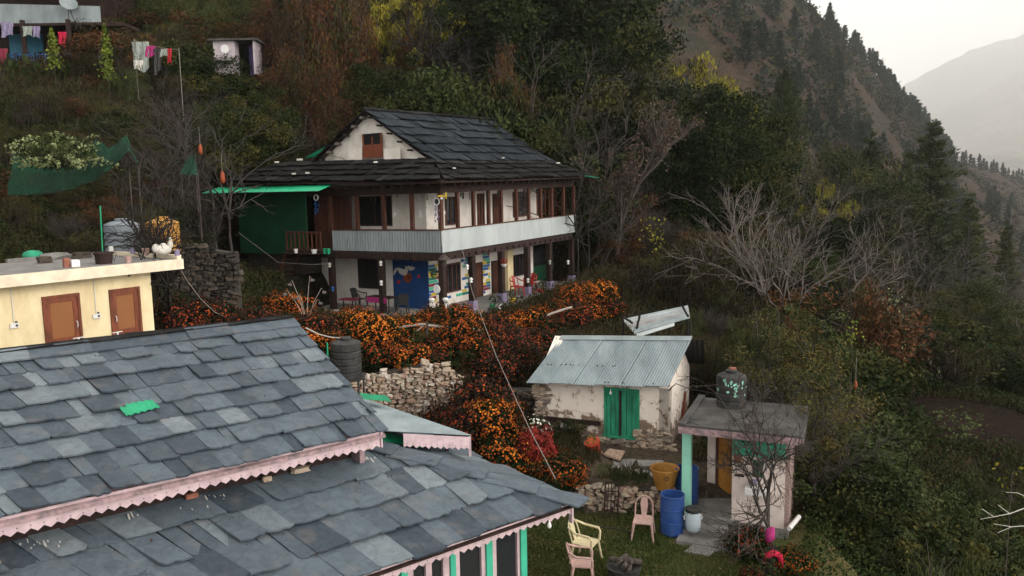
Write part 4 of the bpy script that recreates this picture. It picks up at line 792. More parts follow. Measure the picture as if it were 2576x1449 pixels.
for e0, e1 in ((HP(-.8, -.8, zE - .04), HP(12.45, -.8, zE - .04)), (HP(-.8, -.8, zE - .045), HP(-.8, 13.2, zE + .28))):
    i_ = HP(1.6, 1.6, 9.5); q = (HP(12.45, 1.6, 9.5) if e1 == HP(12.45, -.8, zE - .04) else HP(1.6, 9.2, 9.5)); slab(mb, [e0, e1, q, i_] if e1.x > e0.x else [e0, i_, q, e1], V3((0, 0, 1)), .04)
slab(mb, [HP(1.3, 1.3, ZG - .06), HP(12.05, 1.3, ZG - .06), HP(12.05, br, bz - .06), HP(1.3, br, bz - .06)], V3((0, 0, 1)), .05)
slab(mb, [HP(1.3, br, bz - .06), HP(12.05, br, bz - .06), HP(12.05, 9.2, ZG - .06), HP(1.3, 9.2, ZG - .06)], V3((0, 0, 1)), .05)
mb.build('roof_boarding', M['wood'], mh)
mb = MB(); rl = HP(1.1, br, bz + .09); n_ = 16
for i in range(n_): a = 1.1 + 11.1 * i / n_; mb.tube([HP(a, br + rg.uniform(-.04, .04), bz + .1), HP(a + .75, br, bz + .09 + rg.uniform(-.02, .03))], .09, 5)
mb.build('ridge_cap', M['eslate'], mh)
for i in range(6):   # purlin ends
    for sgn in (0, 1):
        t = (i + .35) / 6.2; b = br + (GB1 - br) * t if sgn else br - (br - GB0) * t; z = bz - .2 - (bz - ZG - .2 * sgn) * t; c = HP(AI - .46, b, z + .02)
        mb = MB(); mb.tube([c, HP(AI - .1, b, z + .02)], .075 if sgn else .045, 8); pu = mb.build('purlin_end', M['pbark'] if sgn and i in (0, 1, 3, 4) else M['dbark'], mh)
# green tin under the left eave and small green sheets
mb = MB(); q = pb(512, 475, -1.5)[0]; q2 = pb(805, 478, -1.5)[0]; q3 = pb(832, 460, -.7)[0]; mb.corr(HP(-1.6, q, 8.5), HP(-1.6, q2, 8.42), HP(-.55, q3, 8.68), HP(-.55, q, 8.76), .15, .02); mb.build('green_awning', M['gtin'], mh)
mb = MB(); a = pa(1468, 436, -.8)[0]; mb.corr(HP(a, -1.0, zE + .03), HP(a + 1.6, -1.0, zE - .08), HP(a + 1.6, .6, zE + .1), HP(a, .6, zE + .2), .15, .02); mb.build('green_sheet', M['gtin'], mh)
mb = MB(); p, q = W(768, 397, 43), W(830, 362, 43.5); mb.corr(p, q, q + HR * 1.2 + V3((0, 0, .05)), p + HR * 1.2 + V3((0, 0, .05)), .15, .02); mb.build('green_sheet', M['gtin'], mh)
mb = MB(); p, q = W(1370, 394, 46.5), W(1408, 413, 46.5); mb.tube([p, q], .05, 5); mb.build('verge_pole', M['whitep'], mh)
# loose stones weighting the slates
for i, (px, py, w, lab) in enumerate(((753, 402, .32, 'white stone at the left corner of the main house roof'), (696, 410 - 2, .22, 'small white stone on the left hip of the main house roof'), (944, 408, .2, 'white stone on the roof skirt below the attic door'),
        (739, 437, .2, 'flat white chip on the left roof skirt of the main house'), (773, 435, .2, 'second flat white chip on the left skirt, right of the first'), (1142, 423, .16, 'small white chip near the roof corner valley'), (1404, 410, .22, 'white stone by the far right verge of the main roof'), (1266, 397, .14, 'tiny white chip where the steep roof meets the right skirt'))):
    t_ = 0; Yq = {0: 41, 1: 40.5, 2: 37, 3: 38.6, 4: 38.3, 5: 35.6, 6: 45, 7: 41}[i]; c = W(px, py, Yq); c.z = W(px, py, Yq).z; mb = MB(); mb.blob(c, w, w * .6, w * .45, rg, n=8); mb.build('stone', M['bone'], loc=c, label=lab, cat='stone')
# ring hangings and stars on the balcony
def ring(c, r, X, Z, lab, tail, m2='bluep'):
    t = thing('dream_catcher', lab, 'hanging ornament', c); mb = MB(); mb.tube([c + X * (r * cos(2 * pi * k / 20)) + Z * (r * sin(2 * pi * k / 20)) for k in range(21)], r * .17, 6, cap=False); mb.build('ring', M['whitep'], t)
    mb = MB(); mb.lathe(c, [(0, 0), (r * .9, 0)], 16, ax=X.cross(Z), closed=False); mb.tube([c + Z * r, c + Z * (r + .35)], .008, 4); mb.build('web', M['dark'], t)
    mb = MB(); q = random.Random(3)
    for k in range(26): p = c - Z * (r + q.uniform(0.02, tail)) + X * q.uniform(-r, r); s_ = q.uniform(.02, .045); mb.add([p - X * s_, p - Z * s_ * 1.8, p + X * s_, p + Z * s_ * 1.5], [(0, 1, 2, 3)])
    mb.build('feathers', M[m2], t)
Zv = V3((0, 0, 1))
b, z = pb(795, 497, -.6); ring(HP(-.6, b, z), .13, HL, Zv, 'white ringed dream catcher hanging by the landing door', .65)
b, z = pb(1094, 507, -.12); ring(HP(-.12, .12, z), .14, HL, Zv, 'white ringed dream catcher at the balcony corner post', .75, 'lilac')
for px, py, lab in ((993, 540, 'small star ornament hanging between the left balcony posts'), (1057, 540, 'large star ornament hanging left of the balcony corner'), (1072, 522, 'tiny white star hanging nearest the corner dream catcher'), (1118, 534, 'white star ornament on a string right of the corner post')):
    c = HP(.2, *pb(px, py, .2)) if px < 1100 else HP(pa(px, py, .2)[0], .2, pa(px, py, .2)[1]); X = HL if px < 1100 else HR; mb = MB(); R = .13 if px != 1072 else .08
    pts = [c + X * (R * (1 if k % 2 == 0 else .42) * sin(2 * pi * k / 10)) + Zv * (R * (1 if k % 2 == 0 else .42) * cos(2 * pi * k / 10)) for k in range(10)]; slab(mb, pts, X.cross(Zv), .02); mb.tube([c + Zv * R, V3((c.x, c.y, HP(0, 0, Z2).z))], .006, 4)
    mb.build('star_ornament', M['bone'], loc=c, label=lab, cat='hanging ornament', group='star ornaments on the balcony')
c = HP(-.2, -.2, Z2 - .12); mb = MB(); mb.box(c, .3, .12, .06); mb.box(c + V3((.2, 0, .02)), .05, .1, .28); mb.lathe(c - V3((0, 0, .16)), [(0, 0), (.06, .02), (.07, .07), (.03, .11), (0, .12)], 10, m=1); mb.build('porch_lamp', [M['yellowp'], M['whitep']], loc=c, label='yellow bracket lamp with a round white globe at the balcony corner', cat='lamp')

# ================================================================ white hut with tin roof
h0 = G(1683, 1130, .75); hf = V3((-.93, .367, 0)).normalized(); hsd = V3((-hf.y * -1, -hf.x, 0)).normalized() # hf: along the front to the left; hsd: into depth
hsd = V3((.367, .93, 0)).normalized()
def HU(u, v, z): return V3((h0.x, h0.y, 0)) + hf * u + hsd * v + V3((0, 0, z))
def hu(px, py): p = plane_pt(px, py, HU(0, 0, 0), hsd); return (p - V3((h0.x, h0.y, 0))).dot(hf), p.z
hut = thing('white_hut', 'small whitewashed hut with a corrugated tin roof and green double door', 'hut', HU(2, 2, .7))
LH = hu(1352, 1040)[0]; zw = 2.55; DH = 3.6; print('hut len', LH, 'z top', W(1683, 975, h0.y).z, 'ridge z', W(1743, 850, h0.y + 1.9).z)
m, n, b = newmat('peeling_whitewash'); L = n.links; b.inputs['Roughness'].default_value = .95; tc = n.nodes.new('ShaderNodeTexCoord')
n1 = n.nodes.new('ShaderNodeTexNoise'); n1.inputs['Scale'].default_value = 3.2; n1.inputs['Detail'].default_value = 8; n1.inputs['Roughness'].default_value = .7; n1.inputs['Distortion'].default_value = .6; L.new(tc.outputs['Object'], n1.inputs['Vector'])
sx = n.nodes.new('ShaderNodeSeparateXYZ'); L.new(tc.outputs['Object'], sx.inputs[0]); mr = n.nodes.new('ShaderNodeMapRange'); mr.inputs[1].default_value = .1; mr.inputs[2].default_value = 1.0; mr.inputs[3].default_value = .19; mr.inputs[4].default_value = -.04; L.new(sx.outputs['Z'], mr.inputs[0])
ad = n.nodes.new('ShaderNodeMath'); L.new(n1.outputs['Fac'], ad.inputs[0]); L.new(mr.outputs[0], ad.inputs[1]); cr = n.nodes.new('ShaderNodeValToRGB'); e = cr.color_ramp.elements; e.new(.5); e.new(.6)
for i, (p, q) in enumerate([(.47, (.78, .7, .63)), (.535, (.68, .59, .51)), (.56, (.26, .18, .13)), (.72, (.13, .1, .08))]): e[i].position = p; e[i].color = (*q, 1)
L.new(ad.outputs[0], cr.inputs[0]); L.new(cr.outputs[0], b.inputs['Base Color']); bp = n.nodes.new('ShaderNodeBump'); bp.inputs['Strength'].default_value = .8; bp.inputs['Distance'].default_value = .04; L.new(n1.outputs['Fac'], bp.inputs['Height']); L.new(bp.outputs[0], b.inputs['Normal'])
M['peel'] = m
d0, zdt = hu(1609, 980); d1, zdb = hu(1520, 1094); d0_, d1_ = min(d0, d1), max(d0, d1); zdb = max(hu(1565, 1097)[1], .95)
def UB(mb, u0, u1, v0, v1, z0, z1, m=0): mb.hexa([HU(u1, v0, z0), HU(u0, v0, z0), HU(u0, v1, z0), HU(u1, v1, z0), HU(u1, v0, z1), HU(u0, v0, z1), HU(u0, v1, z1), HU(u1, v1, z1)], m)
ztp = hu(1683, 978)[1]; zrd = W(1743, 852, h0.y + 1.75).z
mb = MB(); UB(mb, d1_, LH, 0, .35, .6, ztp); UB(mb, 0, d0_, 0, .35, .6, ztp); UB(mb, d0_, d1_, .02, .35, .6, zdb - .06); UB(mb, d0_, d1_, 0, .35, zdt - .02, ztp)
slab(mb, [HU(0, 0, .6), HU(0, DH, .6), HU(0, DH, ztp - .1), HU(0, DH / 2, zrd - .1), HU(0, 0, ztp)], -hf, .3); slab(mb, [HU(LH, 0, .6), HU(LH, 0, ztp), HU(LH, DH / 2, zrd - .1), HU(LH, DH, ztp), HU(LH, DH, .6)], hf, .3); UB(mb, .3, LH - .3, DH - .3, DH, .6, ztp)
hw = mb.build('wall', M['peel'], hut)
mb = MB(); rg = random.Random(31); wallstones(mb, HU(LH + .1, -.05, .55), -hf, Zv, LH + .15, .35, -hsd, rg, .2, dep=.08); wallstones(mb, HU(.9, -.04, .85), -hf, Zv, .9, .4, -hsd, rg, .18, dep=.05); wallstones(mb, HU(d1_ + .05, -.1, .6), -hf, Zv, d1_ - d0_ + .1, .32, -hsd, rg, .24, dep=.1)
wallstones(mb, HU(LH + .02, 0, .9), -hf, Zv, .3, 1.5, -hsd, rg, .16, dep=.04)
mb.build('stone_footing', M['stone'], hut)
mb = MB(); UB(mb, d1_ + .1, LH - .1, -.06, .0, hu(1450, 1058)[1] - .08, hu(1450, 1058)[1] + .05); mb.build('tie_beam', M['wood'], hut)
mb = MB(); t = .07; UB(mb, d0_, d0_ + t, -.03, .08, zdb, zdt); UB(mb, d1_ - t, d1_, -.03, .08, zdb, zdt); UB(mb, d0_ + t, d1_ - t, -.03, .08, zdt - t, zdt); UB(mb, d0_ - .05, d1_ + .05, -.08, .1, zdb - .06, zdb)
df = mb.build('door_frame', M['gdoor'], hut)
mdl = (d0_ + d1_) / 2 + .05
for u0, u1 in ((d0_ + t, mdl - .03), (mdl + .03, d1_ - t)):
    mb = MB(); w = (u1 - u0) / 3
    for k in range(3): UB(mb, u0 + w * k + .008, u0 + w * (k + 1) - .008, .02 + .01 * (k % 2), .05, zdb, zdt - t)
    mb.build('door_leaf', M['gdoor'], hut)
mb = MB(); UB(mb, mdl - .03, mdl + .03, -.01, .06, zdb, zdt - t); mb.build('door_post', M['wood'], hut)
oh = .38; eL, eR = HU(LH + .35, -oh, ztp + .02), HU(.02, -oh, ztp - .02); rL, rR = HU(LH + .3, DH / 2, zrd), HU(-.12, DH / 2, zrd)
eL = V3(plane_pt(1325, 963, HU(0, -oh, 0), hsd)); eR = V3(plane_pt(1681, 976, HU(0, -oh, 0), hsd)); rL = V3(plane_pt(1412, 851, HU(0, DH / 2, 0), hsd)); rR = V3(plane_pt(1742, 853, HU(0, DH / 2, 0), hsd))
zrd = rR.z; mb = MB(); n_ = 6
for i in range(n_):
    a, b_ = i / n_, (i + 1) / n_ + .012; o_ = V3((0, 0, .012 * (i % 2) + .03)); jt = V3((0, 0, 0)) + (eL - rL).normalized() * rg.uniform(-.02, .05)
    mb.corr(eL.lerp(eR, a) + o_ + jt, eL.lerp(eR, min(b_, 1)) + o_ + jt, rL.lerp(rR, min(b_, 1)) + o_, rL.lerp(rR, a) + o_, .075, .013)
rf = mb.build('roof', M['bluesheet'], hut)
mb = MB(); up_ = V3((0, 0, .07)); mb.corr(rL + (eL - rL) * .08 + up_, rR + (eR - rR) * .08 + up_, rR + up_ * 1.4, rL + up_ * 1.4, 5, .004); mb.build('ridge_flashing', M['tin'], rf)
mb = MB(); bl_ = rL + (HU(LH, DH + .3, ztp - .1) - rL) * 1.0; bl_ = HU(LH + .2, DH + .35, ztp - .1); br_ = HU(-.45, DH + .35, ztp - .1); mb.corr(bl_, br_, rR - hf * .35 + V3((0, 0, .0)), rL, .15, .012); mb.build('back_roof', M['dark'], hut)
mb = MB()
for k in range(16): p = eL.lerp(eR, rg.random()) .lerp(rL, rg.choice((.03, .36, .37, .36))) + V3((0, 0, .055)); mb.add([p + V3((.03, 0, 0)), p + V3((0, 0, .03)), p - V3((.03, 0, 0)), p + V3((0, -.02, -.02))], [(0, 1, 2, 3)])
mb.build('roof_nails', M['dark'], rf)
mb = MB(); Xs = hsd; N_ = -hf
def side(px, py, d=.015): return plane_pt(px, py, HU(-d, 0, 0), hf)
for pts, mi in (([(1722, 983), (1726, 985), (1721, 1050), (1719, 1062), (1713, 1060), (1716, 1040)], 0), ([(1730, 1030), (1737, 1036), (1730, 1056), (1722, 1080), (1717, 1090), (1716, 1083), (1724, 1056)], 1)): mb.add([side(*p) for p in pts], [tuple(range(len(pts)))], mi)
mb.build('paint_streaks', [M['orangep'], M['gdoor']], hw)
c = hu(1489, 985); 
p = plane_pt(1536, 988, HU(0, -.2, 0), hsd); mb = MB(); mb.lathe(p, [(0, -.06), (.03, -.04), (.035, -.01), (.015, .04), (.012, .1)], 10); mb.build('light_bulb', M['whitep'], loc=p, label='small light bulb hanging under the eave of the white hut above its green door', cat='light bulb')

# ================================================================ outhouse
zs = 2.45; q0, q1 = G(1712, 1088, zs), G(1992, 1117, zs); of = (q1 - q0); Lf = of.length; of.normalize(); od = V3((-of.y, of.x, 0)); O0 = V3((q0.x, q0.y, 0))
def OH(u, v, z): return O0 + of * u + od * v + V3((0, 0, z))
def OB(mb, u0, u1, v0, v1, z0, z1, m=0): mb.hexa([OH(u0, v0, z0), OH(u1, v0, z0), OH(u1, v1, z0), OH(u0, v1, z0), OH(u0, v0, z1), OH(u1, v0, z1), OH(u1, v1, z1), OH(u0, v1, z1)], m)
def ou(px, py, v): p = plane_pt(px, py, OH(0, v, 0), od); return (p - O0).dot(of), p.z
oh_ = thing('outhouse', 'low flat roofed wash house with pink and mint walls and an ochre door', 'outhouse', OH(1.5, 1.5, 0)); print('outhouse', Lf, of, [ (G(1812, 1006, zs + .18) - O0).dot(x) for x in (of, od)])
VD = (G(1812, 1006, zs + .18) - O0).dot(od); VD = min(max(VD, 2.8), 4.2)
wv = .35; u_p = ou(1715, 1200, wv)[0]; u_p2 = ou(1737, 1200, wv)[0]; uw0 = ou(1842, 1200, wv)[0]; uw1 = ou(1975, 1200, wv)[0]; dv = 1.75
mb = MB(); OB(mb, -.05, Lf + .25, 0, VD, zs, zs + .16, 0); OB(mb, -.06, Lf + .26, -.012, 0, zs - .02, zs + .14, 1); OB(mb, -.05, .12, 0, VD, zs + .161, zs + .23); OB(mb, .12, Lf + .2, .02, .1, zs + .161, zs + .19)
mb.build('roof_slab', [M['dconc'], M['pinkold']], oh_)
ud1 = ou(1841, 1200, dv)[0]; mb = MB(); mb.hexa([OH(uw0, wv, .25), OH(uw1, wv, .25), OH(uw1, dv, .25), OH(ud1, dv, .25), OH(uw0, wv, zs), OH(uw1, wv, zs), OH(uw1, dv, zs), OH(ud1, dv, zs)]); OB(mb, ud1, uw1, dv + .002, VD - .3, .25, zs, 0); OB(mb, ou(1779, 1200, dv)[0], ou(1799, 1200, dv)[0], dv, dv + .2, .25, zs, 0); OB(mb, ou(1799, 1200, dv)[0], ud1, dv, dv + .2, 2.15, zs, 0)
M['opink'] = mat('pale_pink_plaster', (.74, .64, .6), .85, .08, 3, .15, col2=(.6, .5, .46)); mb.build('wall', M['opink'], oh_)
mb = MB(); OB(mb, uw0 - .003, uw1 + .003, wv - .012, wv, zs - .52, zs - .005); mb.build('teal_band', M['teal'], oh_); mb = MB(); a_, b2_ = ou(1779, 1200, dv)[0], ou(1799, 1200, dv)[0]; OB(mb, a_ - .003, b2_ + .003, dv - .012, dv, zs - .35, zs - .005); mb.build('teal_band', M['teal'], oh_)
mb = MB(); OB(mb, uw1, uw1 + .1, wv + .02, VD - .35, .0, zs - .01); 
mm_, n, b = newmat('net_pattern_brick'); L = n.links; bt_ = n.nodes.new('ShaderNodeTexBrick'); tc = n.nodes.new('ShaderNodeTexCoord'); mp = n.nodes.new('ShaderNodeMapping'); mp.inputs['Rotation'].default_value = (1.57, .7, 1.2); L.new(tc.outputs['Object'], mp.inputs[0]); L.new(mp.outputs[0], bt_.inputs['Vector'])
bt_.inputs['Scale'].default_value = 7; bt_.inputs['Color1'].default_value = (.3, .2, .19, 1); bt_.inputs['Color2'].default_value = (.36, .25, .23, 1); bt_.inputs['Mortar'].default_value = (.14, .1, .095, 1); L.new(bt_.outputs[0], b.inputs['Base Color'])
mb.build('side_wall', mm_, oh_)
mb = MB(); OB(mb, u_p, u_p2, wv, wv + .2, .3, zs); mb.build('porch_pillar', M['mint'], oh_)
mb = MB(); a_ = ou(1799, 1200, dv)[0]; OB(mb, a_ + .01, a_ + .08, dv - .02, dv + .12, .3, 2.15); OB(mb, a_ + .08, ud1 - .003, dv - .02, dv + .12, 2.08, 2.15); fr = mb.build('door_frame', M['rwood'], oh_)
mb = MB(); OB(mb, a_ + .08, ud1 - .003, dv - .0, dv + .07, .32, 2.08); OB(mb, a_ + .12, ud1 - .06, dv - .015, dv - .0, .4, 1.1); OB(mb, a_ + .12, ud1 - .06, dv - .015, dv - .0, 1.2, 2.0); mb.build('door', M['ochre'], oh_)
mb = MB(); OB(mb, u_p - .05, uw0 + .2, wv - .1, dv + .2, -.2, .3); OB(mb, uw0 + .2, uw1 + .1, wv - .02, 2, -.4, .25); OB(mb, u_p + .15, uw0 + .55, -.35, wv - .1, -.2, .17); OB(mb, u_p + .1, uw0 + .7, -.8, -.35, -.2, .08); mb.build('porch_floor', M['conc'], oh_)
w0, w1 = ou(1893, 1180, wv)[0], ou(1920, 1180, wv)[0]; z1_, z0_ = ou(1905, 1158, wv)[1], ou(1905, 1200, wv)[1]
mb = MB(); OB(mb, w0, w1, wv - .014, wv, z0_, z1_); mb.build('window', M['green'], oh_)
for px, py, w, h, d, m_n, nm in ((1857, 1151, .18, .18, .1, 'brick', 'clay_box'), (1861, 1194, .22, .025, .1, 'wood', 'small_shelf'), (1905, 1228, .5, .13, .32, 'whitep', 'wash_basin'), (1898, 1214, .12, .2, .05, 'lilac', 'soap_holder')):
    a_, z_ = ou(px, py, wv); mb = MB(); OB(mb, a_ - w / 2, a_ + w / 2, wv - d - .012, wv - .012, z_ - h / 2, z_ + h / 2); mb.build(nm, M[m_n], oh_)
# tank on the outhouse roof
p = G(1848, 1004, zs + .17); p = OH((G(1848, 1000, zs + .2) - O0).dot(of), VD - .6, zs + .16); wt = tank(p, .38, .78, M['dark'], 'black water tank splashed with mint paint on the wash house roof', dome=.12, ribs=4)
mb = MB(); rg = random.Random(8)
for k in range(26):
    th_ = -pi / 2 + rg.gauss(-.1, .45); z_ = rg.choice((rg.uniform(.55, .78), rg.uniform(.55, .78), rg.uniform(.36, .5))); 
    w_, h_ = rg.uniform(.02, .06), rg.uniform(.02, .09); c = p + V3((.388 * cos(th_), .388 * sin(th_), z_)); T_ = V3((-sin(th_), cos(th_), 0)); mb.add([c - T_ * w_, c - Zv * h_, c + T_ * w_ * .8, c + Zv * h_ * .6 + T_ * .01], [(0, 1, 2, 3)])
mb.build('paint_splashes', M['mint'], wt)
mb = MB(); mb.box(p + V3((.03, 0, .99)), .16, .1, .06); mb.build('brick', M['brick'], None, loc=p + V3((.03, 0, .96)), label='brick weighing down the lid of the splashed black tank', cat='brick')

# ================================================================ upper houses at the left
ub = thing('blue_house', 'blue walled house with metal sheet balcony at the top left corner', 'house', W(40, 175, 50))
c0, c1 = W(-60, 40, 50), W(253, 40, 50); cx0, cx1 = c0.x, c1.x; zf = W(100, 168, 50).z; zr1 = W(200, 52, 50).z; zr0 = W(200, 12, 50).z
mb = MB(); mb.hexa([(cx0, 50, zr1), (cx1, 50, zr1 - .25), (cx1, 50.02, zr1 - .25), (cx0, 50.02, zr1), (cx0, 50, zr0 + .2), (cx1, 50, zr0 - .1), (cx1, 50.02, zr0 - .1), (cx0, 50.02, zr0 + .2)]); mb.build('metal_rail', M['tin'], ub)  # darker tin puts the shade on this rail into its colour
mb = MB(); mb.box(((cx0 + cx1) / 2, 51.5, zr1 - .2), cx1 - cx0, 3.2, .16); mb.box((cx1 + .7, 51.5, zr1 - .25), 1.4, 3.2, .2); mb.build('balcony_floor', M['wood'], ub)
mb = MB(); mb.box(((cx0 + cx1) / 2 - .6, 54, (zf + zr0) / 2 + 1), cx1 - cx0 + .5, 3, zr0 - zf + 3); mb.build('wall', M['wood'], ub)
a, b = W(22, 120, 52.2).x, W(104, 120, 52.2).x; mb = MB(); mb.box(((a + b) / 2, 52.4, (zf + zr1) / 2), b - a, .2, zr1 - zf - .3); mb.build('blue_wall', M['bluew'], ub)
mb = MB(); mb.box(((cx0 + cx1) / 2, 51, zf - .3), cx1 - cx0, 4, .6); mb.build('terrace', M['mortar'], ub)
mb = MB(); a, b = W(-60, 150, 49.2).x, W(180, 150, 49.2).x; zt_, zb_ = W(60, 137, 49.2).z, W(60, 168, 49.2).z
mb.box(((a + b) / 2, 49.2, zt_), b - a, .04, .05); mb.box(((a + b) / 2, 49.2, zb_), b - a, .04, .05)
for k in range(34): mb.box((a + (b - a) * k / 33, 49.2, (zt_ + zb_) / 2), .035, .03, zt_ - zb_)
mb.build('railing', M['bluep'], ub)
mb = MB()
for px in (175, 60, -20): x = W(px, 100, 49.6).x; mb = MB(); mb.box((x, 49.6, (zf + zr1) / 2), .22, .2, zr1 - zf); mb.build('post', M['wood'], ub)
mb = MB(); slab(mb, [(cx0 - 1, 49.3, zr0 + 2.3), (cx1 + 1, 49.3, zr0 + 2.2), (cx1 + 1, 56, zr0 + 4), (cx0 - 1, 56, zr0 + 4)], V3((0, 0, 1)), .1); mb.build('roof', M['eslate'], ub)
dc = W(172, 12, 49.7); dt = thing('satellite_dish', 'grey satellite dish mounted on the metal balcony of the blue house', 'satellite dish', dc); mb = MB(); mb.lathe(dc, [(0, 0), (.25, .04), (.45, .13), (.5, .17)], 18, ax=(.5, -.7, .5), closed=False); mb.build('dish', M['tin'], dt); mb = MB(); mb.tube([dc, dc + V3((.15, .1, -.7)), dc + V3((.3, .25, -1.2))], .03, 5); mb.tube([dc + V3((.0, 0, -.2)), dc + V3((-.2, .2, -.9))], .02, 4); mb.build('bracket', M['dark'], dt)
def cloth(px, py, w, h, Y, m, lab, name='hanging_garment', seed=1):
    q = random.Random(seed); c = W(px, py, Y); mb = MB(); n = 7; vs = []; rows = 4
    for j in range(rows + 1):
        for i in range(n + 1): u = i / n; vs.append(c + V3(((u - .5) * w * (1 - .12 * j / rows * q.uniform(.3, 1)), .05 * sin(u * 14 + j), -h * j / rows * (1 + .12 * sin(u * 5 + seed)) - .1 * sin(pi * u) * 0)))
    k = n + 1; fs = [(j * k + i, j * k + i + 1, (j + 1) * k + i + 1, (j + 1) * k + i) for j in range(rows) for i in range(n)]; N = len(vs); vs += [v + V3((0, .012, 0)) for v in vs]; fs += [tuple(N + a for a in f[::-1]) for f in fs]; mb.add(vs, fs)
    return mb.build(name, M[m], loc=c, label=lab, cat='laundry', group='washing hung out above the slope')
cloth(16, 56, .75, .8, 49.4, 'lilac', 'purple garment hanging at the far left under the blue house balcony', seed=1); cloth(68, 66, .6, .55, 49.4, 'cloth', 'pale grey top hanging in front of the blue wall', seed=2); cloth(90, 66, .45, .65, 49.4, 'lilac', 'lilac garment hanging right of the pale grey top', seed=3); cloth(155, 80, .5, .8, 49.4, 'red', 'crimson cloth hanging behind the lime green sapling', seed=4); cloth(6, 122, .55, 1.0, 49.0, 'maroon', 'dark red patterned cloth over the railing at the far left', seed=12)
cloth(352, 105, .95, 1.5, 46, 'cloth', 'large pale sheet hanging on the line between the trees', seed=5); cloth(376, 116, .6, .55, 46, 'magenta', 'pink cloth hanging next to the large pale sheet', seed=6); cloth(394, 122, .5, 1.3, 46, 'dark', 'dark trousers hanging right of the pink cloth', seed=7); cloth(411, 123, .5, .4, 46, 'cloth', 'small grey green cloth on the line right of the dark trousers', seed=8); cloth(425, 122, .25, .8, 46, 'redp', 'narrow red cloth at the right end of the washing line', seed=9); cloth(347, 152, .5, .5, 45.5, 'bone', 'cream cloth lying below the large pale sheet', seed=10)
p, q = W(338, 102, 46), W(450, 125, 46.2); mb = MB(); mb.tube([p, p.lerp(q, .3) - V3((0, 0, .1)), p.lerp(q, .7) - V3((0, 0, .08)), q], .012, 4)
for s_ in (p, q): mb.tube([V3((s_.x, s_.y, gz(s_.x, s_.y) - .3)), s_ + V3((0, 0, .1))], .022, 5)
mb.build('washing_line', M['wirem'], loc=p, label='washing line on two sticks strung above the slope', cat='washing line')
wh = thing('wash_shed', 'small white shed with an open purple door among the trees uphill', 'shed', W(590, 188, 50)); zf = W(590, 187, 50).z; zt_ = W(590, 103, 50).z
a, b, d, e = (W(x, 150, 50).x for x in (538, 592, 630, 640)); mb = MB(); mb.box(((a + b) / 2, 50.4, (zf + zt_) / 2), b - a, .8, zt_ - zf); mb.box((e, 50.8, (zf + zt_) / 2), .12, 1.6, zt_ - zf); mb.build('wall', M['shedwall'], wh)
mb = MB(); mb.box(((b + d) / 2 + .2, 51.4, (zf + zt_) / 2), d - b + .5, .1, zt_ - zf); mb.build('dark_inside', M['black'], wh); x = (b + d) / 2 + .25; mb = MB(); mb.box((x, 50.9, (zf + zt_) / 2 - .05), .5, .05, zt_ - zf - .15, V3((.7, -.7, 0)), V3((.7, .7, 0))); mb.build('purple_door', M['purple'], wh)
mb = MB(); mb.box(((a + e) / 2, 51, zt_ + .07), e - a + .5, 2.4, .12); mb.build('roof', M['dconc'], wh)
x = W(565, 120, 49.98).x; mb = MB(); z_ = W(565, 123, 50).z; mb.lathe(V3((x, 49.98, z_)), [(0, 0), (.26, 0)], 16, ax=(0, -1, 0), closed=False); mb.build('mirror', M['whitep'], wh); mb = MB(); mb.box((x, 49.8, W(565, 152, 50).z), .9, .35, .12); mb.build('wash_shelf', M['conc'], wh)
# ================================================================ plants
R_ = np.random.RandomState(5)
def unit(n, r=None): v = (r or R_).normal(size=(n, 3)); return v / np.linalg.norm(v, axis=1)[:, None]
def quads(P, size, asp=.5, dirs=None, r=None):
    """rhombic leaves at P"""
    n = len(P); u = unit(n, r) if dirs is None else dirs; w = np.cross(unit(n, r), u); w /= np.linalg.norm(w, axis=1)[:, None] + 1e-9
    s = np.broadcast_to(np.asarray(size), (n,))[:, None]; V = np.stack([P - u * s, P - w * s * asp, P + u * s, P + w * s * asp], 1).reshape(-1, 3)
    return V, np.arange(4 * n).reshape(n, 4)
def twigs(A, B, ra, rb=None):
    """3-sided tapering sticks A->B (vectorised)"""
    A = np.asarray(A, float); B = np.asarray(B, float); n = len(A); d = B - A; d /= np.linalg.norm(d, axis=1)[:, None] + 1e-9
    a = np.tile([0, 0, 1.], (n, 1)); a[np.abs(d[:, 2]) > .9] = [1, 0, 0]; x = np.cross(d, a); x /= np.linalg.norm(x, axis=1)[:, None]; y = np.cross(x, d)
    ra = np.broadcast_to(np.asarray(ra, float), (n,))[:, None]; rb = ra * .7 if rb is None else np.broadcast_to(np.asarray(rb, float), (n,))[:, None]
    V = []
    for P, r in ((A, ra), (B, rb)):
        for k in range(3): t = 2 * pi * k / 3; V.append(P + (x * cos(t) + y * sin(t)) * r)
    V = np.stack(V, 1).reshape(-1, 3); b = np.arange(n)[:, None] * 6
    F_ = np.concatenate([b + np.array([[k, (k + 1) % 3, 3 + (k + 1) % 3, 3 + k]]) for k in range(3)], 0); return V, F_
def join(parts):
    V = []; F_ = []; Mi = []; o = 0
    for (v, f), m in parts: V.append(v); F_.append(f + o); Mi.append(np.full(len(f), m)); o += len(v)
    return np.concatenate(V), np.concatenate(F_), np.concatenate(Mi)
class Proto: pass
PR = {}
def proto(name, trunk, tm, crown, cms, h):
    p = Proto(); p.h = h
    def me(nm, J, ms):
        if J is None: return None
        V, F_, Mi = J; o = npmesh(nm, V, F_, ms, Mi); m = o.data; bpy.data.objects.remove(o); return m
    p.t = me('trunk', trunk, [tm]); p.c = me('crown', crown, cms); PR[name] = p
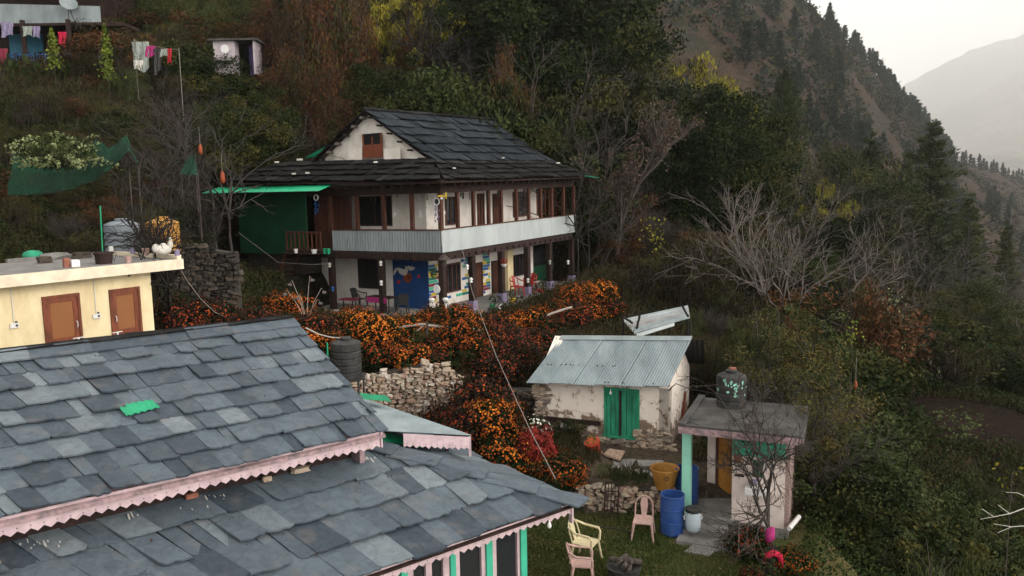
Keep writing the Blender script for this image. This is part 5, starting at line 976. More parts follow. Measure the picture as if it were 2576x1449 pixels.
def branchy(seed, H, spread, levels, n0, rad, lean=.0, curl=.25, up=.25, split=(2, 4), ratio=.68, start=.25):
    r = np.random.RandomState(seed); A = []; B = []; ra = []; rb = []; tips = []
    def grow(p, d, L, rd, lv):
        k = 4 if lv == 0 else 3; q = p
        for i in range(k):
            d = d + r.normal(size=3) * curl * .35 + np.array([0, 0, up * .12]); d /= np.linalg.norm(d); n = q + d * L / k; r0 = rd * (1 - .3 * i / k); A.append(q); B.append(n); ra.append(r0); rb.append(rd * (1 - .3 * (i + 1) / k))
            q = n
            if lv < levels and (i >= 1 or lv > 0) :
                for _ in range(r.randint(0, split[1] - 1) if lv > 0 else r.randint(1, split[1])):
                    e = d + r.normal(size=3) * spread; e[2] += up * .5; e /= np.linalg.norm(e); grow(q, e, L * ratio * r.uniform(.6, 1.1), rd * .6, lv + 1)
        if lv < levels:
            for _ in range(2): e = d + r.normal(size=3) * spread * .8; e /= np.linalg.norm(e); grow(q, e, L * ratio * r.uniform(.7, 1.1), rd * .62, lv + 1)
        else: tips.append(q)
    for k in range(n0):
        a = 2 * pi * k / n0 + r.uniform(-.4, .4); d = np.array([cos(a) * lean, sin(a) * lean, 1.0]); grow(np.zeros(3) + [0, 0, -.15], d / np.linalg.norm(d), H * (.42 if levels > 2 else .5) * r.uniform(.8, 1.1), rad, 0)
    A, B = np.array(A), np.array(B); s = H / max(B[:, 2].max(), .1); 
    return A * s, B * s, np.array(ra) , np.array(rb), np.array(tips) * s
def trunkset(seed, H, rad, n=5, spread=.6):
    r = np.random.RandomState(seed); A = []; B = []; a_ = []; b_ = []; p = np.array([0, 0, -.3])
    for k in range(6):
        q = p + np.array([r.normal() * .08, r.normal() * .08, H * .8 / 6]) ; A.append(p); B.append(q); a_.append(rad * (1 - k / 7)); b_.append(rad * (1 - (k + 1) / 7))
        if k > 0:
            for _ in range(n): d = r.normal(size=3) * spread; d[2] = abs(d[2]) + .5; A.append(q); B.append(q + d * H * .16); a_.append(rad * .35 * (1 - k / 8)); b_.append(.01)
        p = q
    return twigs(A, B, a_, b_)
def broad(name, seed, H, Rr, mats, tm, ncl=60, nl=150, size=.12, asp=.55, flat=1.0, base=.25, droop=0, share=(.7, .3), gap=.35, cr=.3):
    r = np.random.RandomState(seed); parts = []; zc_ = H * (base + (1 - base) / 2); rz = H * (1 - base) / 2
    ph = r.uniform(0, 6, 4)
    for k in range(ncl):
        d = unit(1, r)[0]; q = r.uniform(.35, 1) ** .5; out = 1 + .28 * sin(3 * math.atan2(d[1], d[0]) + ph[0]) * sin(2.3 * d[2] + ph[1]) + r.uniform(-gap, gap) * .5
        c = np.array([d[0] * Rr * q * out, d[1] * Rr * q * out, zc_ + d[2] * rz * q * out * flat]); rc = Rr * cr * r.uniform(.6, 1.3)
        e = unit(nl, r); rr_ = rc * r.uniform(.45, 1.05, nl)[:, None]; P = c + e * rr_ * np.array([1, 1, .75]); 
        if droop: P[:, 2] -= np.abs(r.normal(size=nl)) * droop
        dirs = None
        if droop: dirs = unit(nl, r) * .5 + np.array([0, 0, -1]); dirs /= np.linalg.norm(dirs, axis=1)[:, None]
        parts.append((quads(P, size * r.uniform(.6, 1.3, nl), asp, dirs, r), 0 if r.rand() < share[0] else 1))
    proto(name, join([(trunkset(seed, H, H * .025), 0)]), tm, join(parts), mats, H)
D_, GR, OL, RU, BR = M['lf_dark'], M['lf_green'], M['lf_olive'], M['lf_rust'], M['lf_brown']
broad('oak', 1, 9, 3.2, [D_, GR], M['dbark'], 95, 330, .085, share=(.75, .25)); broad('oak2', 2, 7, 3.0, [D_, OL], M['dbark'], 75, 300, .08, gap=.6)
broad('mixed', 3, 6, 2.4, [GR, OL], M['dbark'], 60, 250, .07, gap=.6); broad('willow', 4, 8, 3.2, [M['lf_scrub'], OL], M['dbark'], 95, 230, .14, asp=.16, droop=.25, gap=.6, base=.02)
broad('yellow', 5, 8, 2.0, [M['lf_yel'], OL], M['dbark'], 55, 130, .11, asp=.3, droop=.2, gap=.8)
broad('slim', 33, 5, 1.0, [M['lf_warm'], M['lf_scrub']], M['pbrown'], 55, 90, .055, asp=.35, gap=.9, base=.05, cr=.42)
broad('bushd', 6, 2.4, 1.7, [D_, OL], M['dbark'], 40, 110, .07, base=.0, gap=.6); broad('bushg', 7, 2.2, 1.6, [M['lf_scrub'], GR], M['dbark'], 40, 190, .05, base=.0, gap=.6)
broad('busho', 8, 2.6, 1.5, [OL, BR], M['bark'], 40, 110, .06, asp=.3, base=.0, gap=.8); broad('bushr', 9, 2.4, 1.4, [RU, BR], M['bark'], 34, 110, .06, asp=.35, base=.0, gap=.8)
broad('bamboo', 18, 4, 1.6, [M['lf_scrub'], OL], M['bark'], 50, 110, .11, asp=.12, base=0, droop=.35, gap=.8)
# creeper-hung trees: tall hanging curtains of dry stems
def curtain(name, seed, H, Rr, mats, ncol=26, nl=420, size=.09):
    r = np.random.RandomState(seed); parts = []; A = []; B = []
    for k in range(ncol):
        a = r.uniform(0, 2 * pi); q = Rr * r.uniform(.1, 1); x0 = np.array([q * cos(a), q * sin(a)]); top = H * (1 - .45 * (q / Rr) ** 2) * r.uniform(.75, 1.05); bot = H * r.uniform(0, .35)
        t = r.rand(nl); P = np.stack([x0[0] + r.normal(size=nl) * .16 * (1 + t), x0[1] + r.normal(size=nl) * .16 * (1 + t), bot + (top - bot) * t], -1); P[:, 0] += .25 * np.sin(t * 7 + k)
        dr = unit(nl, r) * .45 + np.array([0, 0, -1]); dr /= np.linalg.norm(dr, axis=1)[:, None]; parts.append((quads(P, size * r.uniform(.5, 1.5, nl), .28, dr, r), 0 if r.rand() < .72 else 1))
        m = 14; s0 = P[r.choice(nl, m)]; A += list(s0); B += list(s0 + np.stack([r.normal(size=m) * .12, r.normal(size=m) * .12, -r.uniform(.3, 1.2, m)], -1))
    parts.append((twigs(A, B, .012, .006), 2)); proto(name, join([(trunkset(seed, H, H * .02, 3, .4), 0)]), M['dbark'], join(parts), mats + [M['pbrown']], H)
curtain('creeper', 11, 9, 1.7, [RU, BR]); curtain('creeper2', 12, 7, 1.3, [RU, OL]); curtain('thicket', 13, 3.2, 1.8, [BR, OL], 30, 260, .07)
# conifers
def conifer(name, seed, H, Rr, nt, mats, per=9, nl=26, size=.22, top=.0, bare=.15, droop=.0, irr=.2, zj=0):
    r = np.random.RandomState(seed); parts = []; A = [[0, 0, -.3]]; B = [[0, 0, H]]; a_ = [H * .018]; b_ = [.02]; Ps = []; Ds = []
    for k in range(nt):
        f = (k + r.uniform(-.3, .3)) / nt; f = min(max(f, 0), 1); z = H * (bare + (1 - bare) * f); z0_ = z; L = Rr * (1 - f) ** .75 * r.uniform(1 - irr, 1 + irr * .5) + Rr * .08
        for j in range(per):
            z = z0_ + r.uniform(-zj, zj); a = 2 * pi * j / per + r.uniform(-.4, .4); l = L * r.uniform(.55, 1.1); d = np.array([cos(a), sin(a), .22 - droop]); e = np.array([0, 0, z]) + d * l; A.append([0, 0, z]); B.append(list(e)); a_.append(.03); b_.append(.01)
            t = r.uniform(.25, 1.05, nl)[:, None] ** .8; P = np.array([0, 0, z]) + d * l * t + r.normal(size=(nl, 3)) * np.array([.16, .16, .1 + zj * .25]) * (l * .35 + .25) ; Ps.append(P); dd = d * .8 + unit(nl, r) * .6 + np.array([0, 0, .25]); Ds.append(dd / np.linalg.norm(dd, axis=1)[:, None])
    P = np.concatenate(Ps); parts = [(quads(P, size * r.uniform(.6, 1.2, len(P)), .3, np.concatenate(Ds), r), 0)]
    proto(name, join([(twigs(A, B, a_, b_), 0)]), M['dbark'], join(parts), mats, H)
M['lf_pine'] = ramp_mat('pine_needles', [(.02, .03, .012), (.042, .055, .02), (.07, .08, .028)])
conifer('pine', 21, 13, 2.7, 30, [M['lf_pine']], 6, 46, .19, irr=.6, zj=.35); conifer('pinetop', 22, 11, 3.2, 14, [M['lf_pine']], 8, 60, .2, bare=.55, irr=.5, zj=.3); conifer('cedar', 23, 12, 2.6, 26, [M['lf_blue']], 5, 18, .42, bare=.05, irr=.6, zj=.5); conifer('cedar2', 24, 10, 3.0, 20, [M['lf_blue']], 5, 20, .45, bare=.1, irr=.8, zj=.6)
# leafless trees
def bare(name, seed, H, m, **k):
    A, B, ra, rb, tips = branchy(seed, H, **k); q = np.argsort(-ra); n = max(6, int(len(A) * .04)); V = twigs(A[q[:n]], B[q[:n]], ra[q[:n]], rb[q[:n]]); V2 = twigs(A[q[n:]], B[q[n:]], ra[q[n:]], rb[q[n:]])
    proto(name, join([(V, 0)]), m, join([(V2, 0)]), [m], H); PR[name].tips = tips; PR[name].tm = m
bare('bare_fan', 41, 7, M['pbark'], spread=.46, levels=4, n0=4, rad=.075, lean=.75, curl=.4, up=.22, split=(2, 3), ratio=.74)
bare('bare_low', 48, 5, M['bark'], spread=.66, levels=5, n0=1, rad=.075, lean=.12, curl=.38, up=.22, split=(2, 3), ratio=.72)
bare('bare_grey', 43, 6, M['pbrown'], spread=.55, levels=4, n0=3, rad=.045, lean=.35, curl=.6, up=.22, split=(2, 3), ratio=.7)
bare('bare_bush', 44, 3, M['pbrown'], spread=.45, levels=3, n0=7, rad=.022, lean=.5, curl=.4, up=.5, split=(2, 4), ratio=.7)
bare('bare_dark', 45, 6, M['dbark'], spread=.6, levels=4, n0=1, rad=.09, lean=.15, curl=.45, up=.2, split=(2, 4), ratio=.7)
A, B, ra, rb, tips = branchy(46, 9, spread=.4, levels=4, n0=1, rad=.13, lean=.05, curl=.25, up=.6, split=(2, 4), ratio=.55)
r = np.random.RandomState(1); k = r.choice(len(B), 2600); Pm = B[k] + r.normal(size=(2600, 3)) * .12; M['lf_dead'] = ramp_mat('dead_leaves', [(.07, .045, .035), (.14, .09, .065), (.22, .15, .11)])
proto('dead', join([(twigs(A, B, ra, rb), 0)]), M['bark'], join([(quads(Pm, .07 * r.uniform(.5, 1.3, 2600), .5, None, r), 0)]), [M['lf_dead']], 9)
# flower bushes: dark foliage under a skin of small blossoms
def flowers(name, seed, H, Rr, fm, lm, nf=900, nl=1500, fs=.028, ls=.05, low=-.2, up=.75):
    r = np.random.RandomState(seed); n = nl; ph = r.uniform(0, 6, 6)
    def shape(d): th_ = np.arctan2(d[:, 1], d[:, 0]); return 1 + .22 * np.sin(3 * th_ + ph[0]) * np.sin(4 * d[:, 2] + ph[1]) + .13 * np.sin(7 * th_ + ph[2]) + .1 * np.sin(9 * d[:, 2] + ph[3])
    d = unit(n, r); P = d * (shape(d) * r.uniform(.3, .97, n) ** .5)[:, None] * np.array([Rr, Rr, H * .5]) + [0, 0, H * .5]; Lf = quads(P, ls * r.uniform(.6, 1.4, n), .4, None, r)
    d = unit(nf * 3, r); cl = vnoise(d[:, 0] * 3 + 9, d[:, 1] * 3 + d[:, 2] * 4, .5, seed) + .5; keep = (d[:, 2] > low) & (r.rand(len(d)) < np.clip((cl - .18) * 2.2, 0.05, 1) * (up + .25)); d = d[keep][:nf]; P = d * (shape(d) * r.uniform(.9, 1.06, len(d)))[:, None] * np.array([Rr, Rr, H * .5]) + [0, 0, H * .5]
    u = np.cross(d + unit(len(d), r) * .5, unit(len(d), r)); u /= np.linalg.norm(u, axis=1)[:, None]; w = np.cross(d, u); w /= np.linalg.norm(w, axis=1)[:, None] + 1e-9; s = fs * r.uniform(.6, 1.35, len(d))[:, None]
    V = np.stack([P + (u * cos(t) + w * sin(t)) * s for t in (0, pi / 3, 2 * pi / 3, pi, 4 * pi / 3, 5 * pi / 3)], 1).reshape(-1, 3); m = len(d); b = np.arange(m)[:, None] * 6
    Ff = np.concatenate([b + np.array([[0, 1, 2, 3]]), b + np.array([[0, 3, 4, 5]])]); p = Proto(); p.h = H
    def me(nm, J, ms): V_, F_, Mi = J; o = npmesh(nm, V_, F_, ms, Mi); q = o.data; bpy.data.objects.remove(o); return q
    p.t = me('foliage', join([(Lf, 0)]), [lm]); p.c = me('flowers', join([((V, Ff), 0)]), [fm]); p.names = ('foliage', 'blossoms'); PR[name] = p
for i in range(4): flowers('mari%d' % i, 50 + i, (1.0, 1.3, .9, 1.5)[i], (.75, .8, .9, .75)[i], M['fl_or'], D_, 620 + 100 * i, 3200, .025)
for i in range(3): flowers('marr%d' % i, 60 + i, (1.0, 1.4, .9)[i], (.7, .75, .85)[i], M['fl_rd'], BR if i else D_, 420, 3200, .023)
flowers('redbush', 65, 1.0, .45, M['lf_red'], M['lf_red'], 1800, 2400, .022, .028); flowers('whitefl', 66, .9, .45, M['fl_wh'], D_, 120, 1300, .045, .04, up=.5); flowers('plume', 67, 1.6, 1.2, M['lf_silver'], GR, 500, 3200, .016, .03)
# ---- placement
def plant(pn, name, cat, label, x, y, h=None, group=None, rz=None, z=None, w=None, sink=.1):
    p = PR[pn]; s = (h / p.h) if h else 1; zz = (gz(x, y) if z is None else z) - sink; t = bpy.data.objects.new(name, None); COL.objects.link(t); t.empty_display_size = .2; t.location = (x, y, zz); t.rotation_euler = (0, 0, random.uniform(0, 6.28) if rz is None else rz)
    w = w or 1; t.scale = (s * w, s * w, s); setp(t, label, cat, group); nm = getattr(p, 'names', ('trunk', 'crown'))
    if pn.startswith('bare'): nm = ('trunk', 'branches')
    for me, q in ((p.t, nm[0]), (p.c, nm[1])):
        if me is None: continue
        o = bpy.data.objects.new(q, me); COL.objects.link(o); o.parent = t
    return t
def tree_at(pn, name, label, px, ptop, Y, cat='tree', w=None, group=None, rz=None, hmin=1.5, dz=0):
    x = W(px, 400, Y).x; zg = gz(x, Y) + dz; h = max(W(px, ptop, Y).z - zg, hmin); return plant(pn, name, cat, label, x, Y, h, group, rz, z=zg, w=w)
# ================================================================ which plant stands where
TL = [ # proto, name, label, px, top py, depth, width
 ('willow','willow_tree','feathery olive green tree above the white shed at the top of the picture',505,-60,56,1.15),('willow','willow_tree','second feathery tree left of the shed, over the washing line',400,-45,56,1.1),('willow','willow_tree','feathery tree right of the white shed, partly behind the rusty creepers',610,-60,58,1.0),
 ('oak2','evergreen_tree','dark evergreen behind the blue house balcony end',320,-60,60,.9),('oak','evergreen_tree','dark evergreen at the top left behind the blue house roof',150,-160,66,1.1),
 ('creeper','creeper_hung_tree','rust brown creeper curtain just right of the white shed',700,-60,52,.9),('creeper','creeper_hung_tree','tall rusty creeper curtain left of the roof apex',765,-80,51,1.0),('creeper2','creeper_hung_tree','rusty creeper curtain nearest above the white gable',850,-90,52,1.2),('creeper','creeper_hung_tree','rusty hanging creeper tree right above the left end of the roof ridge',905,-60,55,.8),('creeper2','creeper_hung_tree','low rusty creeper mass hanging left of the white gable',740,110,48,1.4),('creeper2','creeper_hung_tree','low brown creeper mass behind the gable slope',830,150,48,1.3),
 ('creeper2','creeper_hung_tree','bright rust creeper column between the yellow trees',1050,-20,58,.9),('yellow','yellow_leaved_tree','yellow green tree left of the rust column at the top',1010,-70,58,.9),('yellow','yellow_leaved_tree','yellow green tree right of the rust column at the top',1112,-80,60,1.0),
 ('bare_dark','leafless_tree','dark leafless tree between the yellow tree and the big evergreen',1175,-30,56,1.2),('oak','evergreen_tree','huge dark evergreen above the roof ridge, left part',1265,-130,60,1.1),('oak','evergreen_tree','huge dark evergreen above the roof ridge, middle part',1370,-150,62,1.15),('oak','evergreen_tree','dark evergreen at the right end of the big evergreen clump',1465,-110,64,1.0),('oak2','evergreen_tree','dark evergreen lobe reaching out to the right against the brown slope',1525,70,60,.85),('oak2','evergreen_tree','dark evergreen filling the gap behind the yellow trees',1150,20,64,1.2),('oak2','evergreen_tree','dark evergreen behind the rusty creepers',960,0,62,1.1),('oak2','evergreen_tree','dark evergreen top behind the leftmost creeper curtain',680,-120,64,1.2),
 ('creeper2','creeper_hung_tree','thin rust creeper column below the big evergreen',1272,110,52,.7),('creeper2','creeper_hung_tree','low rust creeper heap right of the thin column',1325,205,51,1.0),('bare_grey','leafless_tree','pale leafless tree standing in front of the big evergreen',1400,75,51,1.1),
 ('oak2','evergreen_tree','blue black bush tree just above the roof ridge',975,150,50,1.1),('bamboo','bamboo_clump','grey green bamboo clump above the middle of the ridge',1165,150,51,1.6),('bamboo','bamboo_clump','grey green bamboo clump left of the thin rust column',1215,180,51,1.6),('mixed','bushy_tree','green bushy tree right behind the ridge middle',1100,200,50,1.1),('mixed','bushy_tree','green bushy tree right of the roof ridge end',1290,255,52,1.1),('oak2','evergreen_tree','dark round evergreen right of the roof ridge end',1335,240,52,1.1),('bushg','green_bush','light green bush by the far verge of the roof',1370,330,50,1.2),('mixed','bushy_tree','dark bushy tree under the purple door shed',650,235,46,1.1),('oak2','evergreen_tree','dark tree right below the wash shed',610,245,44,.9),
 ('dead','dead_leaved_tree','tall dead tree with curled brown leaves beside the right end of the house',1545,240,46,1.2),('bare_grey','leafless_tree','thin leafless tree between the house and the dead leaved tree',1468,330,45,1.1),('bare_grey','leafless_tree','leafless tree behind the right balcony corner',1490,380,50,1.2),
 ('oak','evergreen_tree','large dark evergreen in the middle of the right thicket',1775,210,58,1.05),('oak','evergreen_tree','dark evergreen in front and left of the large one',1700,290,57,.9),('oak2','evergreen_tree','dark evergreen right of the large evergreen',1850,290,62,1.0),('yellow','yellow_topped_tree','yellow green topped tree behind the large evergreen',1790,150,70,1.0),('mixed','bushy_tree','olive crowned tree over the right shoulder of the large evergreen',1860,300,74,.8),('bare_grey','leafless_tree','grey brown leafless crown left above the large evergreen',1665,90,72,1.3),('bare_grey','leafless_tree','grey leafless crown by the upper left of the brown slope',1590,190,66,1.2),
 ('pinetop','pine_tree','flat topped pine standing clear in front of the brown slope',1970,178,100,.52),('pine','pine_tree','pale green lower pine beneath the flat topped pine',1968,290,96,.6),('pine','pine_tree','pine left of the tallest pine on the right',2190,338,110,1.05),('pine','pine_tree','tallest pine on the right with its top against the hazy mountain',2345,312,100,1.3),('pine','pine_tree','dark pine at the far right below the skyline',2445,490,90,1.1),('pine','pine_tree','pine just left of the tallest one',2285,385,115,.7),('pine','pine_tree','pine at the right edge of the picture above the valley',2545,560,105,1.0),('pine','pine_tree','small dark pine below the flat topped pine to the right',2075,350,120,.9),
 ('mixed','bushy_tree','orange tinged bushy tree left of the second pine',2105,400,105,1.2),('mixed','bushy_tree','bushy olive tree between two pines on the right',2250,470,95,1.2),('yellow','yellow_topped_tree','yellow topped bush tree below the right pines',2090,455,80,.9),
 ('bare_grey','leafless_tree','brown leafless tree under the tallest pine',2330,480,85,1.7),('bare_grey','leafless_tree','brown leafless tree at the right edge, middle height',2500,600,75,1.7),('bare_grey','leafless_tree','brown leafless tree above the tilled field',2420,690,60,1.6),('bare_dark','leafless_tree','dark leafless tree leaning over the tilled field',2330,780,52,1.4),('bare_dark','leafless_tree','dark forked leafless tree at the upper edge of the tilled field',2500,880,48,1.2),
 ('mixed','bushy_tree','fresh green tree left of the tilled field top',2330,800,50,1.0),('mixed','bushy_tree','green rounded tree above the tilled field',2440,840,50,.9),('oak2','evergreen_tree','dark evergreen at the upper left rim of the tilled field',2225,760,46,.9),('oak2','evergreen_tree','dark bush tree between the fan shaped bare tree and the pines',2150,520,70,1.1),('oak2','evergreen_tree','dark evergreen behind the fan shaped bare tree, left',1870,460,60,1.1),('bare_grey','leafless_tree','brown leafless tree behind the fan shaped bare tree',1990,400,75,1.3),('bare_grey','leafless_tree','brown leafless tree under the flat topped pine',1930,330,82,1.2),('bare_grey','leafless_tree','brown leafless tree left of the second pine',2110,380,90,1.3),('curtree' if 0 else 'thicket','rusty_tree','russet crowned tree between the two right pines',2130,345,112,1.0),
 ('bare_fan','leafless_tree','wide fan shaped pale leafless tree right of the metal sheets',1985,440,36,1.0),('bare_grey','leafless_tree','second pale leafless tree right behind the fan shaped one',2110,490,39,1.2),('bare_low','leafless_tree','gnarled leafless tree in front of the wash house',1972,885,17.3,.95),('bare_low','leafless_tree','dark leaning leafless tree right of the wash house',2160,880,24,1.0),('bare_dark','leafless_tree','tangled leafless tree behind the wash house roof',2010,880,21.5,1.1),('bare_grey','leafless_tree','leafless brushy tree above the splashed water tank',1940,790,27,1.3),('slim','slender_tree','slender yellow green tree right behind the splashed tank',1950,765,23.5,1.1),('slim','slender_tree','slender olive tree behind the right end of the wash house roof',2050,790,22.5,1.0),('slim','slender_tree','slender tree between the splashed tank and the right bare trees',2110,830,22,1.0),('slim','slender_tree','slender brownish tree nearest the wash house side wall',2075,930,19.5,1.0),('slim','slender_tree','slender tree rising left of the fan shaped bare tree base',1890,790,27,.9),('creeper2','creeper_hung_tree','brown stemmed tree between the slender trees behind the wash house',2000,790,24.5,.6),('creeper2','creeper_hung_tree','rusty creeper heap right of the fan shaped bare tree',2200,700,33,1.0),('bare_grey','leafless_tree','fine twigged leafless tree over the wash house roof corner',2060,900,19.5,1.0),
 ('bare_grey','leafless_tree','broad grey leafless tree over the left end of the roof',545,215,37,1.25),('bare_dark','leafless_tree','dark leafless tree whose trunk stands left of the green room',528,440,34,.9),('bare_dark','leafless_tree','dark leafless tree in front of the yellow tank',412,420,25.6,1.0),('bare_grey','leafless_tree','grey brushy leafless tree above the grey tank',400,240,36,1.3),('bare_grey','leafless_tree','thin leafless saplings under the washing line',470,160,42,1.2),
 ('bamboo','shrub','grey green willow like shrub right of the wash house tank',1925,760,25,.9),('bushg','green_bush','green bush at the right side of the outhouse',2110,1110,21,1.3),('bamboo','bamboo_clump','tall green bamboo clump right of the splashed tank',2060,790,26,1.1),('bushr','red_bush','reddish bush beneath the right bare tree',2180,700,33,1.1),('plume','seeding_bush','pale seeding bush on the rim right of the bare trees',2240,720,34,.32),
]
for pn, nm, lab, px, pt, Y, w in TL: tree_at(pn, nm, lab, px, pt, Y, w=w, cat='tree' if 'tree' in nm else ('bush' if 'bush' in nm or 'shrub' in nm else 'bamboo'))
# saplings and special plants
for px, py, Y, h, lab in ((262, 60, 44, 3.4, 'bright lime green sapling standing alone right of the blue house'), (128, 70, 45, 2.6, 'lime green sapling in front of the blue house railing')):
    p0 = W(px, py, Y); zg = gz(p0.x, Y); r = np.random.RandomState(px); n = 420; t = r.rand(n) ** .8; H = max(p0.z - zg, h); P = np.stack([r.normal(size=n) * .27 * (1.05 - t), r.normal(size=n) * .27 * (1.05 - t), H * (.35 + .65 * t)], -1); o_ = thing('sapling', lab, 'sapling', (p0.x, Y, zg)); V, F_ = quads(P, .09, .6, None, r); npmesh('crown', V, F_, M['lf_lime'], None, o_); V, F_ = twigs([[0, 0, -.2]], [[0, 0, H * .95]], .03, .01); npmesh('trunk', V, F_, M['bark'], None, o_)
# buddleia with arching pale plumes
p0 = W(148, 418, 29.0); t = thing('plumed_shrub', 'large shrub of arching pale grey green plumes above the green net', 'shrub', p0 + V3((0, 0, -.1))); r = np.random.RandomState(4); Pp = []; Dd = []; A = []; B = []
for k in range(110):
    a = r.uniform(0, 2 * pi); L = r.uniform(.9, 2.2); el = r.uniform(.25, 1.3); d = np.array([cos(a) * cos(el) * 1.15, sin(a) * cos(el), sin(el)]); pr = np.zeros(3); 
    for j in range(12): q = pr + d * L / 12; A.append(pr); B.append(q); pr = q; d = d + np.array([0, 0, -.075 * (j / 5)]); 
    m = 26; tt_ = r.uniform(.45, 1, m); base_ = np.array([B[-12 + int(min(x * 12, 11))] for x in tt_]); Pp.append(base_ + r.normal(size=(m, 3)) * .03)
V, F_ = quads(np.concatenate(Pp), .06, .6, None, r); npmesh('plumes', V, F_, M['lf_silver'], None, t); V, F_ = twigs(A, B, .01); npmesh('stems', V, F_, M['pbrown'], None, t)
n = 1800; P = unit(n, r) * (r.uniform(.2, 1, n) ** .5)[:, None] * np.array([1.3, 1.1, .7]) + [0, 0, .6]; V, F_ = quads(P, .08, .3, None, r); npmesh('leaves', V, F_, GR, None, t)
# big leaved plants under the blue house
for i, (px, py) in enumerate(((30, 215), (75, 222), (110, 205), (135, 225), (160, 215), (50, 195))):
    p0 = hit(px, py, 25)
    if p0 is None: continue
    t = thing('taro_plant', ['large leaved taro plant at the left edge below the blue house', 'large leaved taro plant second from the left edge', 'taro plant with upright green leaves in the middle of its row', 'taro plant with a whitish folded leaf', 'taro plant at the right end of its row', 'small taro plant behind the others'][i], 'plant', p0, 'taro plants on the bank below the blue house'); mb = MB(); ms_ = MB()
    q = random.Random(i)
    for k in range(6):
        a = q.uniform(0, 6.28); L = q.uniform(.7, 1.3); d = V3((cos(a) * .5, sin(a) * .5, 1)).normalized(); c = p0 + d * L; X, Y_, Z_ = basis(V3((cos(a), sin(a) - .5, .3))); s_ = q.uniform(.14, .24); slab(mb, [c + X * s_ * u_ + Y_ * s_ * v_ for u_, v_ in ((0, -1.2), (.5, -.7), (.62, -.1), (.45, .5), (.12, .6), (0, .4), (-.12, .6), (-.45, .5), (-.62, -.1), (-.5, -.7))], Z_, .01); ms_.tube([p0, p0 + d * L * .6 + V3((0, 0, .08)), c], .015, 4)
    mb.build('leaves', M['lf_green'], t); ms_.build('stem', M['lf_green'], t)
# marigold and other flower bushes
mg = [(905,838,'mari3'),(880,822,'mari1'),(950,870,'mari3'),(1000,885,'mari2'),(860,860,'mari0'),(835,830,'marr0'),(1035,900,'mari0'),(790,840,'marr1'),(765,855,'mari2'),(940,910,'marr0'),(1100,806,'mari1'),(1150,822,'mari3'),(1070,835,'mari0'),(1190,835,'mari1'),(1120,850,'mari2'),(1160,870,'mari3'),(1210,872,'mari0'),(1100,880,'marr0'),(1245,850,'marr1'),(1290,840,'marr2'),(1230,905,'marr0'),(1270,880,'marr1'),(1330,845,'marr2'),(1300,905,'marr1'),(1330,800,'mari0'),(1285,800,'mari2'),(1370,815,'marr0'),(1400,790,'mari1'),(1440,775,'mari3'),(1475,765,'mari1'),(1505,770,'mari3'),(1530,790,'marr0'),(1480,800,'mari0'),(1440,820,'marr1'),(1360,870,'marr0'),(1250,945,'marr1'),
 (700,775,'mari1'),(735,790,'mari3'),(690,800,'mari2'),(655,800,'marr0'),(775,800,'mari0'),(640,835,'marr1'),(720,830,'marr0'),(560,800,'marr0'),(520,815,'marr1'),(480,825,'marr2'),(440,820,'marr1'),(600,825,'marr2'),(545,835,'marr0'),(1075,775,'mari0'),(1065,805,'mari2'),(1010,845,'mari1')]
for i, (px, py, pn) in enumerate(mg):
    p0 = hit(px, py + (12 if px > 1400 else 32), 18)
    if p0 is None: continue
    col = 'rusty red' if pn.startswith('marr') else 'orange'
    a_ = (p0.x - HO.x) * HR.x + (p0.y - HO.y) * HR.y; b_ = (p0.x - HO.x) * HL.x + (p0.y - HO.y) * HL.y
    if -.9 < a_ < 12.8 and -.9 < b_ < 9: continue
    plant(pn, 'marigold_bush', 'flower bush', col + ' marigold bush in the flower bank below the main house terrace', p0.x, p0.y, None, 'rusty red marigolds on the bank' if pn.startswith('marr') else 'orange marigolds on the bank', sink=.15, w=1.15)
for px, py, Y, h, pn, nm, lab in ((1205,1060,23.6,1.9,'marr1','marigold_bush','tall dark red marigold bush against the stone wall right of the tin canopy'),(1180,1120,21.5,1.5,'marr1','marigold_bush','red marigold bush directly behind the tip of the tin canopy'),(1235,1140,21.8,1.6,'mari3','marigold_bush','orange marigold bush right of the red one behind the tin canopy'),(1270,1110,22.6,1.4,'mari3','marigold_bush','rusty marigold bush beside the white flowers'),(1205,1010,24.2,1.5,'marr1','marigold_bush','crimson marigold bush topmost in the column below the bank'),(1265,1180,20.4,1.0,'mari0','marigold_bush','low orange marigold bush at the slate roof edge'),(1125,1035,23.9,.9,'marr2','marigold_bush','small rusty bush growing from the foot of the stone wall'),
    (1352,1165,20.6,1.15,'redbush','crimson_bush','bright crimson leaved bush beside the cable'),(1400,1195,20.0,.8,'mari2','marigold_bush','orange marigold bush right of the crimson bush'),(1430,1205,19.9,.6,'mari0','marigold_bush','small orange marigold tuft at the low stone wall'),(1345,1095,22.8,.85,'whitefl','white_flower_bush','bush of white flowers behind the crimson bush'),(1420,1110,22.9,.7,'bushd','grass_clump_bush','dark drooping bush in front of the hut wall'),(1880,1335,17.1,.75,'marr0','marigold_bush','orange red flowering bush at the foot of the leafless tree by the wash house'),(1990,1425,16.4,.5,'mari2','marigold_bush','yellow flowered bush right of the crimson cloth'),(1890,1455,15.7,.5,'marr1','marigold_bush','red flower tuft at the bottom edge near the crimson cloth'),(350,490,30.5,.8,'marr1','marigold_bush','orange flower bush on the slope above the tanks')):
    x = W(px, py, Y).x; plant(pn, nm, 'flower bush', lab, x, Y, h, sink=.05)
